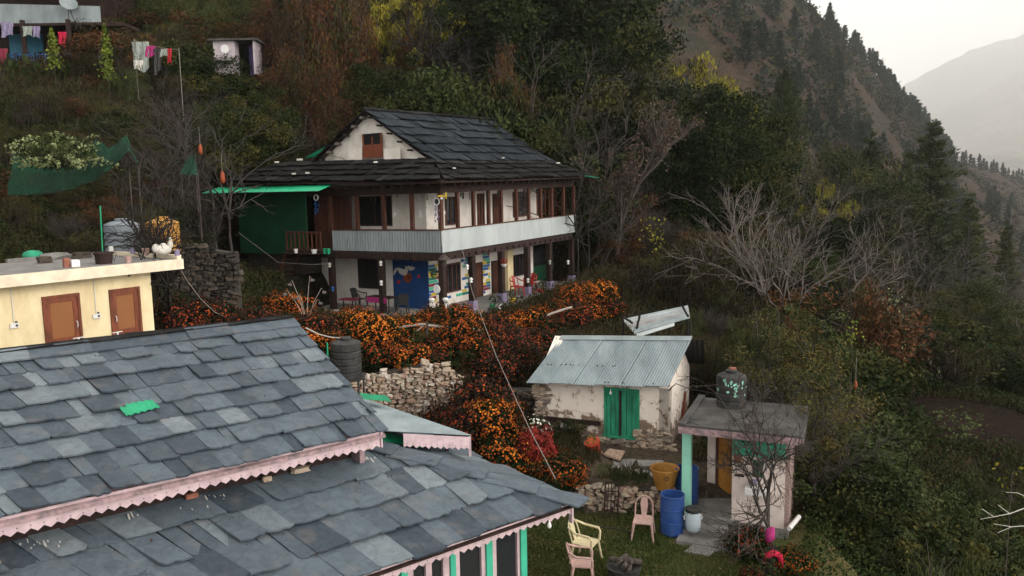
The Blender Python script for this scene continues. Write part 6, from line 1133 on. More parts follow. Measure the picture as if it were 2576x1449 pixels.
# scattered thicket
def scatter(n, xr, yr, kinds, hr, names, lab, group, seed, cond=None, mind=0, occ=None):
    r = random.Random(seed); k = 0; tries = 0; pts = []
    while k < n and tries < n * 30:
        tries += 1; Y = r.uniform(*yr); px = r.uniform(*xr); x = (px - 1288) / FD * Y
        a = (x - HO.x) * HR.x + (Y - HO.y) * HR.y; b = (x - HO.x) * HL.x + (Y - HO.y) * HL.y
        if -3.4 < a < 14.5 and (-6.5 if a > 3 else -2.5) < b < 15: continue
        if boxd(np.array([x]), np.array([Y]), -14, 7.6, 8, 26)[0] < .1: continue
        if boxd(np.array([x]), np.array([Y]), 16.8, 25, 33, 41.5)[0] < .1 or ((x - 8.6) / 2.2) ** 2 + ((Y - 29.2) / 3.9) ** 2 < 1: continue
        if 24 < Y < 33 and -14 < x < -8: continue
        if cond and not cond(x, Y, px): continue
        if any((x - u) ** 2 + (Y - v) ** 2 < mind * mind for u, v in pts): continue
        i = r.randrange(len(kinds)); hh = r.uniform(*hr)
        if Y < 33 and px > 2190 and (HC - gz(x, Y) - hh * 1.15) / Y * FD + 455 < 1205: continue
        pts.append((x, Y)); plant(kinds[i], names[i], 'bush' if 'bush' in names[i] else 'tree', lab % names[i].replace('_', ' '), x, Y, hh, group, w=r.uniform(.9, 1.4)); k += 1
bn = {'bushd': 'dark_bush', 'bushg': 'green_bush', 'busho': 'olive_bush', 'bushr': 'rusty_bush', 'thicket': 'dry_bush', 'bare_bush': 'leafless_bush', 'bamboo': 'bamboo_bush', 'mixed': 'bushy_tree', 'oak2': 'dark_tree', 'bare_grey': 'leafless_tree', 'creeper2': 'creeper_tree'}
def sc(n, xr, yr, ks, hr, lab, group, seed, cond=None, mind=.9): scatter(n, xr, yr, ks, hr, [bn[k] for k in ks], lab, group, seed, cond, mind)
sc(58, (-150, 620), (27, 42.5), ['bushd', 'thicket', 'bare_bush', 'busho', 'bushr', 'bushd'], (.8, 1.9), '%s in the scrub on the bank left of the main house', 'scrub on the left bank', 1)
sc(80, (250, 1500), (45, 60), ['bushd', 'thicket', 'bushr', 'busho', 'bushg', 'bare_bush', 'bamboo'], (1.8, 3.6), '%s in the thicket on the slope behind the main house', 'thicket behind the main house', 2)
sc(55, (-200, 1550), (60, 85), ['oak2', 'mixed', 'creeper2', 'bare_grey'], (5, 9), '%s in the wood high above the main house', 'wood above the main house', 3, mind=2.2)
sc(75, (1430, 2150), (38, 62), ['thicket', 'bushd', 'busho', 'bushr', 'bare_bush', 'bushg'], (1.8, 3.6), '%s in the thicket right of the main house', 'thicket right of the main house', 4, mind=1.2)
sc(75, (1500, 2750), (62, 120), ['bare_grey', 'mixed', 'bare_grey', 'bare_grey', 'thicket', 'busho'], (3.5, 7), '%s in the valley wood on the right', 'valley wood on the right', 5, mind=2.8)
sc(60, (2030, 2750), (42, 62), ['bare_grey', 'bushd', 'mixed', 'thicket', 'oak2'], (2.5, 5), '%s on the slope above the tilled field', 'slope above the tilled field', 6, mind=1.8)
sc(85, (2040, 2800), (17, 33), ['bushg', 'bushd', 'bushg', 'bamboo', 'busho'], (1.4, 2.8), '%s in the green scrub at the lower right', 'green scrub at the lower right', 7, mind=1.1)
sc(30, (1750, 2250), (25, 38), ['thicket', 'busho', 'bare_bush', 'bushd', 'bamboo'], (1.2, 2.6), '%s between the hut and the fan shaped bare tree', 'scrub behind the hut', 8)
sc(34, (950, 1330), (26, 29.5), ['bushd', 'busho', 'bare_bush'], (.5, 1.0), '%s on the bank between the flowers and the stone wall', 'low scrub on the flower bank', 9, mind=.5)
# woods on the spur
hr_ = random.Random(77); k = 0; nsk = 0
def hillpine(s, v, h, lab, grp, pn):
    p = hill_pt(s, v); plant(pn, 'cedar_tree', 'tree', lab, p.x, p.y, h, grp, z=p.z, sink=1.0)
for i in range(110): hillpine(min(.99, .42 + .55 * (i + hr_.uniform(-.4, .4)) / 110), 1.0 - hr_.uniform(0, .02), hr_.uniform(7, 13), 'dark cedar standing on the skyline ridge of the steep spur', 'cedars along the spur skyline', hr_.choice(('cedar', 'cedar2')))
while k < 188:
    s, v = hr_.uniform(.1, .98), hr_.uniform(.02, .99); p = hill_pt(s, v)
    if float(vnoise(p.x, p.z * 1.6 + p.y, 38, 3)) < -.1 - .14 * (s > .4) : continue
    hillpine(s, v, hr_.uniform(7, 13), 'dark cedar in the woods on the steep spur face', 'cedars on the spur face', hr_.choice(('cedar', 'cedar2', 'cedar'))); k += 1
# ---- scrub on the spur
r_ = np.random.RandomState(9); n = 14000; S_ = r_.uniform(.03, .99, n); V_ = r_.uniform(-.1, 1, n); ii_ = np.clip((S_ * 259).astype(int), 0, 258); jj_ = np.clip(((V_ + .25) / 1.25 * 129).astype(int), 0, 128); B0 = SX[jj_, ii_] + r_.uniform(-1, 1, (n, 3)) * [1, 1, .2]
ok = vnoise(B0[:, 0], B0[:, 1] * .7 + B0[:, 2], 22, 8) + .5 * vnoise(B0[:, 0], B0[:, 2], 7, 2) > -.12; B0 = B0[ok]; n = len(B0); rd = r_.uniform(.6, 2.4, n); P = (B0[:, None, :] + unit(n * 11, r_).reshape(n, 11, 3) * rd[:, None, None] * [1, 1, .8] + [0, 0, .6]).reshape(-1, 3)
V, F_ = quads(P, .62 * r_.uniform(.6, 1.3, len(P)), .6, None, r_); o = npmesh('spur_scrub', V, F_, [M['lf_blue'], BR, OL], np.repeat(r_.choice(3, n, p=(.5, .3, .2)), 11)); o['kind'] = 'stuff'
# ---- ground cover
def cover(name, n, region, size, m, seed, blade=True, hgt=.2):
    r = np.random.RandomState(seed); (x0, x1), (y0, y1) = region[:2]; y = r.uniform(y0, y1, n) if len(region) < 3 else y0 + (y1 - y0) * r.rand(n) ** .7; px = r.uniform(x0, x1, n); x = (px - 1288) / FD * y; z = ground(x, y)
    a = (x - HO.x) * HR.x + (y - HO.y) * HR.y; b = (x - HO.x) * HL.x + (y - HO.y) * HL.y; ok = ~((a > -.9) & (a < 13) & (b > -.8) & (b < 14)) & ~((((x - 21.3) / 4) ** 2 + ((y - 37) / 4.3) ** 2 < .9)) & ~(((x - 8.6) / 1.7) ** 2 + ((y - 29.2) / 3.2) ** 2 < .9)
    ou_ = (x - O0.x) * of.x + (y - O0.y) * of.y; ov_ = (x - O0.x) * od.x + (y - O0.y) * od.y; ok &= ~((ou_ > -.1) & (ou_ < Lf + .3) & (ov_ > -.9) & (ov_ < VD))
    tz = (x > 1.9) & (x < 7.3) & (y > 20.2) & (y < 24.8); ok &= ~(tz & (vnoise(x, y, 1.1, 4) > -.12)); ok &= vnoise(x, y, 1.6, seed) + vnoise(x, y, .5, seed + 1) * .6 > (-.32 if seed != 1 else -.7)
    x, y, z = x[ok], y[ok], z[ok]; n = len(x); P = np.stack([x, y, z], -1)
    if blade:
        h = hgt * r.uniform(.4, 1.3, n); t = P + np.stack([r.normal(size=n) * h * .45, r.normal(size=n) * h * .45, h], -1); w = size * (1 + (y - 15) / 25); dx = np.stack([w * r.uniform(.5, 1.3, n), w * r.uniform(-.6, .6, n), 0 * w], -1); V = np.stack([P - dx, P + dx, t], 1).reshape(-1, 3); F_ = np.arange(3 * n).reshape(n, 3)
    else: 
        P[:, 2] += r.uniform(0, hgt, n); V, F_ = quads(P, size * (1 + (y - 20) / 30) * r.uniform(.6, 1.3, n), .5, None, r)
    o = npmesh(name, V, F_, m); o['kind'] = 'stuff'
cover('lawn_grass', 60000, ((1150, 2080), (13.5, 19.8)), .012, M['grass'], 1, hgt=.07)
cover('bank_grass', 60000, ((500, 2300), (20, 34)), .015, M['drygrass'], 2, hgt=.28)
cover('slope_grass', 90000, ((-100, 2700), (26, 60)), .02, M['drygrass'], 3, hgt=.4)
cover('slope_weeds', 70000, ((-100, 2700), (22, 62)), .05, BR, 4, blade=False, hgt=.5)
cover('green_weeds', 60000, ((-50, 900), (24, 44)), .04, GR, 6, blade=False, hgt=.35)
cover('leafy_undergrowth', 90000, ((1900, 2750), (15, 62)), .05, GR, 5, blade=False, hgt=.7)
# ================================================================ walls, fences, furniture, odds and ends
Zv = V3((0, 0, 1)); rg = random.Random(55)
def wall_line(name, pts, label, sz, m='stone', top_j=.1, dep=.12, core=.5, thin=.6):
    """pts: (x, y, z0, z1); stones face the camera side"""
    t = thing(name, label, 'stone wall', V3((pts[0][0], pts[0][1], pts[0][2]))); cm = MB(); sm = MB()
    for (x0, y0, a0, b0), (x1, y1, a1, b1) in zip(pts, pts[1:]):
        U = V3((x1 - x0, y1 - y0, 0)); L = U.length; U.normalize(); N = V3((U.y, -U.x, 0)); P = V3((x0, y0, min(a0, a1))); zz = min(a0, a1)
        cm.hexa([P, P + U * L, P + U * L - N * core, P - N * core, V3((x0, y0, b0 - .06)), V3((x1, y1, b1 - .06)), V3((x1, y1, b1 - .06)) - N * core, V3((x0, y0, b0 - .06)) - N * core])
        ph = rg.uniform(0, 6); wallstones(sm, P, U, Zv, L, max(b0, b1) - zz + .1, N, rg, sz, prof=lambda u: (b0 + (b1 - b0) * min(max(u / L, 0), 1)) - zz + top_j * sin(u * 2.3 + ph), dep=dep, thin=thin)
    t['kind'] = 'thing'; cm.build('core', M['mortar'], t); sm.build('stonework', M[m], t); return t
def wp(px, Y, zb, pt): p = W(px, pt, Y); return (p.x, Y, zb, p.z)
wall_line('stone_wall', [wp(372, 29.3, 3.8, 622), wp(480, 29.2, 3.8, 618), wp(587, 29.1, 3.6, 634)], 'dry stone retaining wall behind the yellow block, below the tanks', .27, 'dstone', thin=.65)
0 and wall_line('stone_wall', [wp(582, 31.5, 3.0, 612), wp(640, 33.5, 2.9, 618), wp(720, 35, 2.9, 628)], 'dark shaded stone wall under the green room beside the stairs', .34, 'dstone')
wall_line('stone_wall', [wp(872, 24.6, .9, 958), wp(960, 24.9, .9, 938), wp(1060, 25.1, .85, 914), wp(1110, 25.2, .9, 920), wp(1158, 25.2, .95, 948)], 'pale rubble retaining wall below the marigold bank right of the black tank', .2, 'stone', thin=.7)
wall_line('stone_wall', [wp(1165, 25.1, .9, 985), wp(1260, 25.0, .8, 978), wp(1345, 24.6, .7, 980)], 'shaded rubble wall running from the pale wall to the left corner of the hut', .26, 'dstone')  # shade on this stretch is put into the darker stone colour
wall_line('stone_wall', [wp(1455, 19.75, -.15, 1222), wp(1560, 19.7, -.15, 1226), wp(1700, 19.6, -.15, 1228)], 'low dry stone wall at the back of the lawn behind the pink chair', .19, 'stone', top_j=.05, thin=.55)
wall_line('stone_wall', [wp(1480, 20.5, .5, 1212), wp(1440, 21.5, .6, 1180)], 'short kerb of stones beside the small marigold tuft', .2, 'stone')
def flag(pts, z, label, m='conc', name='flagstone', group=None, th=.05):
    P = [G(x, y, z) for x, y in pts]; P = [V3((p.x, p.y, z)) for p in P]; mb = MB(); slab(mb, P, Zv, th); return mb.build(name, M[m], loc=P[0], label=label, cat='flagstone', group=group)
flag([(1497, 1163), (1520, 1152), (1600, 1155), (1585, 1177), (1540, 1178)], .80, 'broad flagstone in the earth path below the hut door')
flag([(1603, 1156), (1668, 1158), (1672, 1168), (1608, 1174)], .80, 'long flagstone right of the broad one on the hut path')
flag([(1560, 1180), (1600, 1178), (1640, 1186), (1602, 1192)], .80, 'thin flagstone on the grass edge of the hut path')
flag([(1625, 1187), (1668, 1186), (1672, 1200), (1652, 1204)], .80, 'flagstone behind the ochre tub')
flag([(1722, 1386), (1745, 1368), (1812, 1382), (1782, 1397)], .05, 'grey flagstone lying on the lawn by the wash house step')
flag([(1518, 1142), (1532, 1128), (1573, 1134), (1560, 1156)], .92, 'sloping stone step under the green hut door', 'stone')
# pole fence in the marigolds
fe = thing('pole_fence', 'rough wooden pole fence standing among the orange marigolds', 'fence', W(1000, 860, 27.8))
def pole(parent, a, b, r, m='rope', name='rail'):
    mb = MB(); n_ = 5; P = [V3(a).lerp(V3(b), k / n_) + V3((rg.uniform(-.01, .01), rg.uniform(-.02, .02), rg.uniform(-.02, .02))) for k in range(n_ + 1)]; mb.tube(P, [r * rg.uniform(.85, 1.1) for _ in P], 7); return mb.build(name, M[m], parent, loc=None if parent else V3(a))
FY = 27.3
pole(fe, W(996, 826, FY), W(1070, 814, FY), .045); pole(fe, W(1070, 817, FY), W(1215, 832, FY + .5), .045); pole(fe, W(1035, 856, FY), W(1215, 862, FY + .5), .04); pole(fe, W(1028, 852, FY), W(1066, 818, FY), .035, name='brace')
for px, pt in ((1074, 812), (1160, 825), (1211, 828), (1000, 824)): p = W(px, pt, FY); pole(fe, V3((p.x, FY, gz(p.x, FY) - .2)), p, .05, 'bark', 'post')
o = pole(None, W(1376, 793, 30), W(1438, 773, 30.5), .045, 'rope', 'propping_pole'); setp(o, 'single pale pole leaning in the marigolds at the right end of the bank', 'pole')
# loose corrugated sheets
ms = thing('metal_sheet_pile', 'low pile of old corrugated metal sheets held down by branches above the hut', 'metal sheets', W(1650, 830, 29)); YS = 29
a, b, c, d = W(1568, 803, YS + .6), W(1730, 769, YS + 1.2), W(1736, 800, YS), W(1600, 838, YS - .3)
for k, m_n in enumerate(('tin', 'tinold', 'rail')):
    o_ = V3((0, 0, -.06 * k)) + V3((.0, -.1 * k, 0)); mb = MB(); e = (d - a) * (.5 if k == 1 else 1); q0, q1 = (a, b) if k != 2 else (a.lerp(b, .02), a.lerp(b, .75)); mb.corr(q0 + o_, q0 + (d - a) * (.55 if k == 1 else 1) + o_, q1 + (c - b) * (.6 if k == 1 else 1) + o_, q1 + o_, .22, .05); mb.build('sheet', M[m_n], ms)
for p, q in (((1568, 800), (1592, 822)), ((1600, 836), (1612, 792)), ((1716, 773), (1733, 806))): pole(ms, W(*p, YS) + V3((0, 0, .05)), W(*q, YS - .1) + V3((0, 0, .12)), .045, 'dbark', 'branch')
for q in (c, d, a, b): mb = MB(); mb.tube([V3((q.x, q.y, gz(q.x, q.y) - .2)), q - V3((0, 0, .1))], .05, 6); mb.build('prop', M['dbark'], ms)
# cables
def cable(pts, r, m, label, name='cable', sag=.0, cat='cable'):
    P = [V3(p) for p in pts]; Q = []
    for a, b in zip(P, P[1:]):
        for k in range(12): t = k / 12; Q.append(a.lerp(b, t) - Zv * (sag * 4 * t * (1 - t)))
    Q.append(P[-1]); mb = MB(); mb.tube(Q, r, 5); return mb.build(name, M[m], loc=P[0], label=label, cat=cat)
cable([W(1163, 628, 33.8), W(1188, 735, 30), W(1248, 895, 24), W(1335, 1085, 18), W(1397, 1204, 14.9)], .011, 'wirem', 'long pale cable stretched from the balcony down to the slate roof')
cable([W(456, 680, 24), W(470, 705, 24.3), W(505, 752, 25), W(540, 785, 25.8), W(578, 803, 26.5)], .012, 'rope', 'pale cord sagging from the corner of the yellow block to the flowers')
cable([W(770, 825, 22.5), W(800, 840, 22), W(830, 848, 21.7), W(862, 851, 21.4)], .018, 'bone', 'pale hose curving into the top of the black tank', 'hose', cat='hose')
cable([HU(.02, -.02, ztp - .05), W(1700, 965, 22.2), W(1735, 978, 22), W(1795, 990, 21.3)], .012, 'wireb', 'black cable running from the hut eave to the splashed tank')
cable([W(1717, 1066, 18.6), W(1738, 1062, 18.6), W(1820, 1095, 18.3), W(1900, 1088, 18.4)], .009, 'wireb', 'thin black cable lying along the wash house roof edge')
cable([HP(-.1, 0, Z1 + .9), HP(-.12, 0, Z1 + .2), HP(-.1, .1, ZB - .3)], .012, 'wireb', 'black cable running down the corner of the balcony sheets')
cable([W(600, 585, 37), W(700, 660, 36), W(790, 666, 35), W(835, 662, 35)], .008, 'wirem', 'string of little lights from the stone wall to the veranda', 'light_string', cat='string lights')
cable([W(2098, 1090, 22), W(2125, 1010, 23), W(2148, 965, 23.5)], .012, 'pbrown', 'thin grey stem slanting up to the orange hanging gourd', 'stem', cat='stem')
# gourds / feeders hung in trees
for px, py, Y, h, lab in ((504, 375, 33.5, .42, 'upper orange gourd hanging in the leafless tree at the left'), (560, 446, 33.2, .5, 'orange gourd hanging in front of the left roof end'), (2152, 968, 23.5, .28, 'small orange gourd hanging from the tree at the right'), (1858, 1390, 16.5, .16, 'tiny yellow fruit hanging by the wash house steps')):
    c = W(px, py, Y); r = h * .2; t = thing('hanging_gourd', lab, 'gourd', c, 'orange gourds hung in the trees'); mb = MB(); mb.lathe(c, [(0, -h / 2), (r * .7, -h * .47), (r, -h * .25), (r * .95, 0), (r * .85, h * .25), (r * .5, h * .42), (.01, h / 2)], 14, closed=False); mb.build('gourd', M['orangep'], t, smooth=True); mb = MB(); mb.tube([c + Zv * h / 2, c + Zv * (h / 2 + .7)], .008, 4); mb.build('string', M['wirem'], t)
# shade nets
def net(top, bot, Y, label, cells=6):
    t = thing('shade_net', label, 'net', W(*bot[0], Y)); mb = MB(); n = len(top); T_ = [W(x, y, Y + .25 * sin(i * 1.3)) for i, (x, y) in enumerate(top)]; B2 = [W(x, y, Y - .9 + .3 * sin(i * 2.1)) for i, (x, y) in enumerate(bot)]; vs = []; k = (n - 1) * 4 + 1; rows = 6
    for j in range(rows + 1):
        for i in range(k): u = i / 4; a = min(int(u), n - 2); f = u - a; p = T_[a].lerp(T_[a + 1], f); q = B2[a].lerp(B2[a + 1], f); v = p.lerp(q, j / rows); vs.append(v + V3((0, .08 * sin(i * 1.9 + j), -.05 * sin(pi * j / rows))))
    fs = [(j * k + i, j * k + i + 1, (j + 1) * k + i + 1, (j + 1) * k + i) for j in range(rows) for i in range(k - 1)]; N = len(vs); vs += [v + V3((0, .012, 0)) for v in vs]; fs += [tuple(N + a for a in f[::-1]) for f in fs]; mb.add(vs, fs); mb.build('netting', M['net'], t, smooth=True)
    for i in (0, n - 2, n - 1): p = T_[i]; mb = MB(); mb.tube([V3((p.x, p.y, gz(p.x, p.y) - .2)), p + V3((0, 0, .08))], .03, 6); mb.build('stake', M['bark'], t)
    return t
net([(30, 386), (110, 400), (190, 392), (242, 350), (275, 374), (318, 340), (346, 408)], [(20, 492), (110, 488), (185, 474), (252, 446), (292, 412), (324, 380), (348, 414)], 31.0, 'dark green shade net slung over the bank under the plumed shrub')
net([(455, 425), (478, 390), (490, 392), (497, 432)], [(450, 436), (470, 440), (488, 440), (500, 440)], 33.5, 'small scrap of green shade net left of the house roof')
# plastic chairs
def chair(name, loc, rz, m, label, arms=False, s=1.0, group=None, dark=False, leaner=0):
    t = bpy.data.objects.new(name, None); COL.objects.link(t); setp(t, label, 'chair', group); mt = M[m]
    def L(mb, nm): 
        me_ = mb.build(nm, mt, None); me_.parent = t; return me_
    w, d, h = .21, .21, .43; mb = MB(); vs = []; n = 7
    for i in range(n):
        for j in range(n): u, v = i / (n - 1) * 2 - 1, j / (n - 1) * 2 - 1; vs.append((u * w * (1.02 - .06 * (v > 0)), v * d, h - .02 * (1 - u * u) * (1 - v * v) + .012 * (v < -.9) * -1))
    k = len(vs); fs = [(i * n + j, (i + 1) * n + j, (i + 1) * n + j + 1, i * n + j + 1) for i in range(n - 1) for j in range(n - 1)]; vs += [(x, y, z - .025) for x, y, z in vs]; fs += [tuple(k + a for a in f[::-1]) for f in fs]
    ed = [i * n for i in range(n)] + [(n - 1) * n + j for j in range(1, n)] + [i * n + n - 1 for i in range(n - 2, -1, -1)] + [j for j in range(n - 2, 0, -1)]; fs += [(ed[i], ed[i] + k, ed[(i + 1) % len(ed)] + k, ed[(i + 1) % len(ed)]) for i in range(len(ed))]
    mb.add(vs, fs); L(mb, 'seat')
    for sx in (-1, 1):
        for sy in (-1, 1): mb = MB(); mb.tube([(sx * w * .92, sy * d * .9, h - .02), (sx * (w + .035), sy * (d + .045), 0)], [.032, .02], 6); L(mb, 'leg')
    mb = MB(); bk = d; tilt = .13; top = .43
    if dark:
        vs = []; 
        for i in range(8):
            for j in range(5): u = i / 7 * 2 - 1; v = j / 4; vs.append((u * w * .95, bk + tilt * v + .03 * (1 - u * u), h + .02 + top * v * (1 - .08 * u * u * (v > .9))))
        k = len(vs); fs = [(i * 5 + j, (i + 1) * 5 + j, (i + 1) * 5 + j + 1, i * 5 + j + 1) for i in range(7) for j in range(4)]; vs += [(x, y + .025, z) for x, y, z in vs]; fs += [tuple(k + a for a in f[::-1]) for f in fs]; mb.add(vs, fs); L(mb, 'backrest')
    else:
        P = [];
        for i in range(15):
            a = pi * i / 14; x = -cos(a) * w * .95; zz = h + .2 + sin(a) * .22 if 0 < i < 14 else h; P.append(V3((x, bk + tilt * (zz - h) / top, zz)))
        mb.tube(P, .018, 6)
        slab(mb, [(-.055, bk + .01, h), (.055, bk + .01, h), (.085, bk + tilt * .6, h + .25), (.06, bk + tilt, h + .41), (-.06, bk + tilt, h + .41), (-.085, bk + tilt * .6, h + .25)], V3((0, -1, .3)).normalized(), .015); mb.tube([(-w * .95, bk + .01, h), (w * .95, bk + .01, h)], .015, 5)
        L(mb, 'backrest')
    if arms:
        for sx in (-1, 1): mb = MB(); mb.tube([(sx * w * .92, bk + tilt * .75, h + .32), (sx * (w + .05), bk - .08, h + .24), (sx * (w + .05), -d + .03, h + .22), (sx * (w + .03), -d - .01, h + .16), (sx * w, -d, h - .01)], [.022, .024, .026, .024, .026], 6); L(mb, 'arm')
    t.location = loc; t.rotation_euler = (leaner, 0, rz); t.scale = (s, s, s); return t
def on(px, py, z): p = G(px, py, z); return V3((p.x, p.y, z))
chair('plastic_chair', on(1618, 1352, 0), radians(-14), 'pchair', 'dusty pink armless plastic chair standing on the lawn by the low stone wall', s=1.06)
chair('plastic_chair', on(1474, 1412, 0), radians(62), 'ychair', 'cream plastic armchair on the lawn', True, s=1.1)
chair('plastic_chair', on(1465, 1462, 0), radians(85), 'pchair', 'pink plastic chair half cut off by the lower edge, next to the cream armchair', True, s=.98)
def hz_(a, b, z=None): p = HP(a, b, ZF if z is None else z); return p
def vp(px, py): # point on the veranda/yard level
    p = G(px, py, 2.72); q = p - HO; return V3((p.x, p.y, 2.72 + .014 * q.dot(HR) - .012 * q.dot(HL)))
chair('dark_armchair', vp(905, 772), radians(60), 'dark', 'dark plastic armchair with a tilted back at the left end of the garden table', True, 1.1, dark=True)
chair('dark_armchair', vp(1012, 790), radians(200), 'dark', 'dark armchair seen from behind in front of the blue mural', True, 1.15, dark=True)
chair('dark_armchair', vp(1052, 772), radians(250), 'dark', 'dark armchair at the right edge of the blue mural', True, 1.0, dark=True)
rc1 = chair('red_chair', vp(1301, 748), radians(30), 'rchair', 'left of the two red plastic armchairs on the veranda', True, 1.15); rc2 = chair('red_chair', vp(1334, 741), radians(-25), 'rchair', 'right of the two red plastic armchairs on the veranda', True, 1.15)
p = vp(962, 782); tb = thing('garden_table', 'garden table with a magenta edged cloth and white cups in front of the mural', 'table', p); mb = MB(); mb.box(p + Zv * .7, 1.5, .7, .04, HL, HR); mb.build('tabletop', M['wood'], tb)
for sx in (-.65, .65):
    for sy in (-.28, .28): mb = MB(); q = p + HL * sx + HR * sy; mb.tube([q, q + Zv * .7], .03, 6); mb.build('leg', M['dark'], tb)
mb = MB(); mb.box(p + Zv * .6 - HR * .37, 1.2, .012, .26, HL, HR); mb.build('table_cloth', M['magenta'], None, loc=p, label='magenta cloth hanging over the front of the garden table', cat='tablecloth')
mb = MB(); q = p + Zv * .72 - HL * .15; mb.lathe(q, [(.07, 0), (.1, .1), (.11, .13)], 12); mb.build('white_bowl', M['whitep'], loc=q, label='white bowl standing on the garden table', cat='bowl')
p = vp(880, 775); tb = thing('low_table', 'small low table with a maroon cloth left of the dark armchairs', 'table', p); mb = MB(); mb.box(p + Zv * .5, .9, .6, .05, HL, HR); mb.build('tabletop', M['maroon'], tb)
for sx in (-.4, .4): mb = MB(); q = p + HL * sx; mb.tube([q, q + Zv * .5], .03, 6); mb.build('leg', M['dark'], tb)
# pots on the veranda
for px, py, r, h, m_n, lab in ((1290, 766, .15, .26, 'yellowp', 'yellow flower pot on the veranda edge'), (1239, 779, .14, .22, 'gtin', 'green flower pot on the veranda edge'), (1253, 779, .15, .2, 'whitep', 'white flower pot beside the green pot'), (1344, 746, .13, .2, 'brick', 'brown clay pot right of the red chairs'), (1360, 742, .18, .18, 'redp', 'red bowl shaped pot right of the brown clay pot'), (1171, 782, .16, .2, 'wood', 'brown round pot left of the second veranda post'), (846, 790, .13, .28, 'rope', 'upright log section at the edge of the flower bank'), (1370, 738, .12, .16, 'dark', 'dark pot with a bushy plant by the fifth veranda post'),(1425,725,.13,.22,'rope','straw coloured pot near the last veranda post')):
    c = vp(px, py); t = thing('flower_pot', lab, 'flower pot', c, None); o = pot('pot', c, r, h, M[m_n], None, None); o.location = (0, 0, 0); o.parent = t
    if m_n not in ('rope', 'wood'):
        r_ = np.random.RandomState(px); n = 90; P = unit(n, r_) * np.array([r * 1.1, r * 1.1, .22]) + [0, 0, h + .18]; V, F_ = quads(P, .05, .5, None, r_); npmesh('leaves', V, F_, GR if px != 1344 else D_, None, t)
c = hz_(.1, 0, ZB - .2)
for (a, b, z, m_n, lab) in ((-.25, .3, 4.55, 'lf_lime', 'lime green hanging pot at the corner post of the veranda'), (pa(1259, 668, 0)[0], -.2, pa(1259, 668, 0)[1], 'redp', 'white pot of pink flowers hung on the third veranda post'),):
    c = HP(a, b, z); t = thing('hanging_pot', lab, 'hanging pot', c); mb = MB(); mb.lathe(c, [(.06, -.06), (.13, .02), (.15, .08)], 12); mb.build('pot', M['whitep' if m_n == 'redp' else 'lf_lime'], t); r_ = np.random.RandomState(3); P = unit(120, r_) * np.array([.17, .17, .13]) + [0, 0, .2]; V, F_ = quads(P, .035, .6, None, r_); npmesh('blossoms' if m_n == 'redp' else 'leaves', V, F_, M['lf_red'] if m_n == 'redp' else BR, None, t)
c = HP(-.2, .2, 4.0); mb = MB(); mb.lathe(c, [(0, -.02), (.18, -.02), (.2, 0), (.18, .02), (0, .02)], 20, ax=tuple(-HR), closed=False); mb.build('round_plaque', M['whitep'], loc=c, label='round white plaque on the corner post of the veranda', cat='plaque')
for i, (dx, lab) in enumerate(((-.3, 'white bowl on the left of the corner post foot'), (.3, 'white bowl on the right of the corner post foot'))): c = HP(-.2, .1, 3.45) + V3((dx, -.1, 0)); mb = MB(); mb.lathe(c, [(.08, 0), (.13, .1), (.12, .16), (.1, .18)], 12); mb.lathe(c, [(.05, -.5), (.05, 0)], 8); mb.build('white_bowl', M['whitep'], loc=c, label=lab, cat='bowl')
c = HP(-.35, -.35, 5.2); mb = MB(); mb.lathe(c, [(.02, .35), (.12, .3), (.22, .2), (.3, .12), (.1, .1), (.12, -.1), (.1, -.2), (0, -.2)], 14, closed=False); mb.build('straw_lantern', M['bark'], loc=c, label='dark straw hooded lantern under the balcony corner', cat='lantern')
for px, py, m_n, lab in ((829, 667, 'bone', 'pale lantern hung from the left veranda beam'), (958, 663, 'bone', 'white paper windmill on the second left veranda post'), (959, 712, 'whitep', 'small white framed picture on the second left veranda post'), (837, 727, 'bluep', 'small blue and white picture on the left veranda post'), (1175, 672, 'whitep', 'white cup hanging by the second right veranda post'), (1185, 705, 'whitep', 'white figurine on a bracket of the second right post'), (1328, 706, 'bone', 'cream figurine on the fourth right veranda post'), (1383, 660, 'cloth', 'grey bird ornament on the fifth veranda post'), (1429, 660, 'whitep', 'white mask ornament near the last veranda post')):
    (b, z) = pb(px, py, -.16) if px < 1100 else (0, 0); c = HP(-.16, b, z) if px < 1100 else HP(pa(px, py, -.16)[0], -.16, pa(px, py, -.16)[1]); mb = MB(); mb.lathe(c, [(.02, -.12), (.075, -.09), (.05, -.02), (.085, .04), (.06, .1), (.015, .13)], 9); mb.build('hanging_ornament', M[m_n], loc=c, label=lab, cat='ornament')
for i, (px, py, m_n, r, h, lab) in enumerate(((744, 622, 'whitep', .1, .2, 'white pot on the left of the landing'), (790, 624, 'whitep', .14, .18, 'rounded white pot in the middle of the landing'), (817, 622, 'gtin', .09, .25, 'left of two green tumblers on the landing'), (826, 622, 'gtin', .09, .25, 'right of two green tumblers on the landing'))):
    b, _ = pb(px, py, -.85); c = HP(-.85, b, Z1 - .1); pot('landing_pot', c, r, h, M[m_n], lab, 'flower pot')
mb = MB(); HB(mb, -1.0, -.7, bl + .05, p1, Z1 - .14, Z1 - .1); mb.build('landing_shelf', M['wood'], mh)
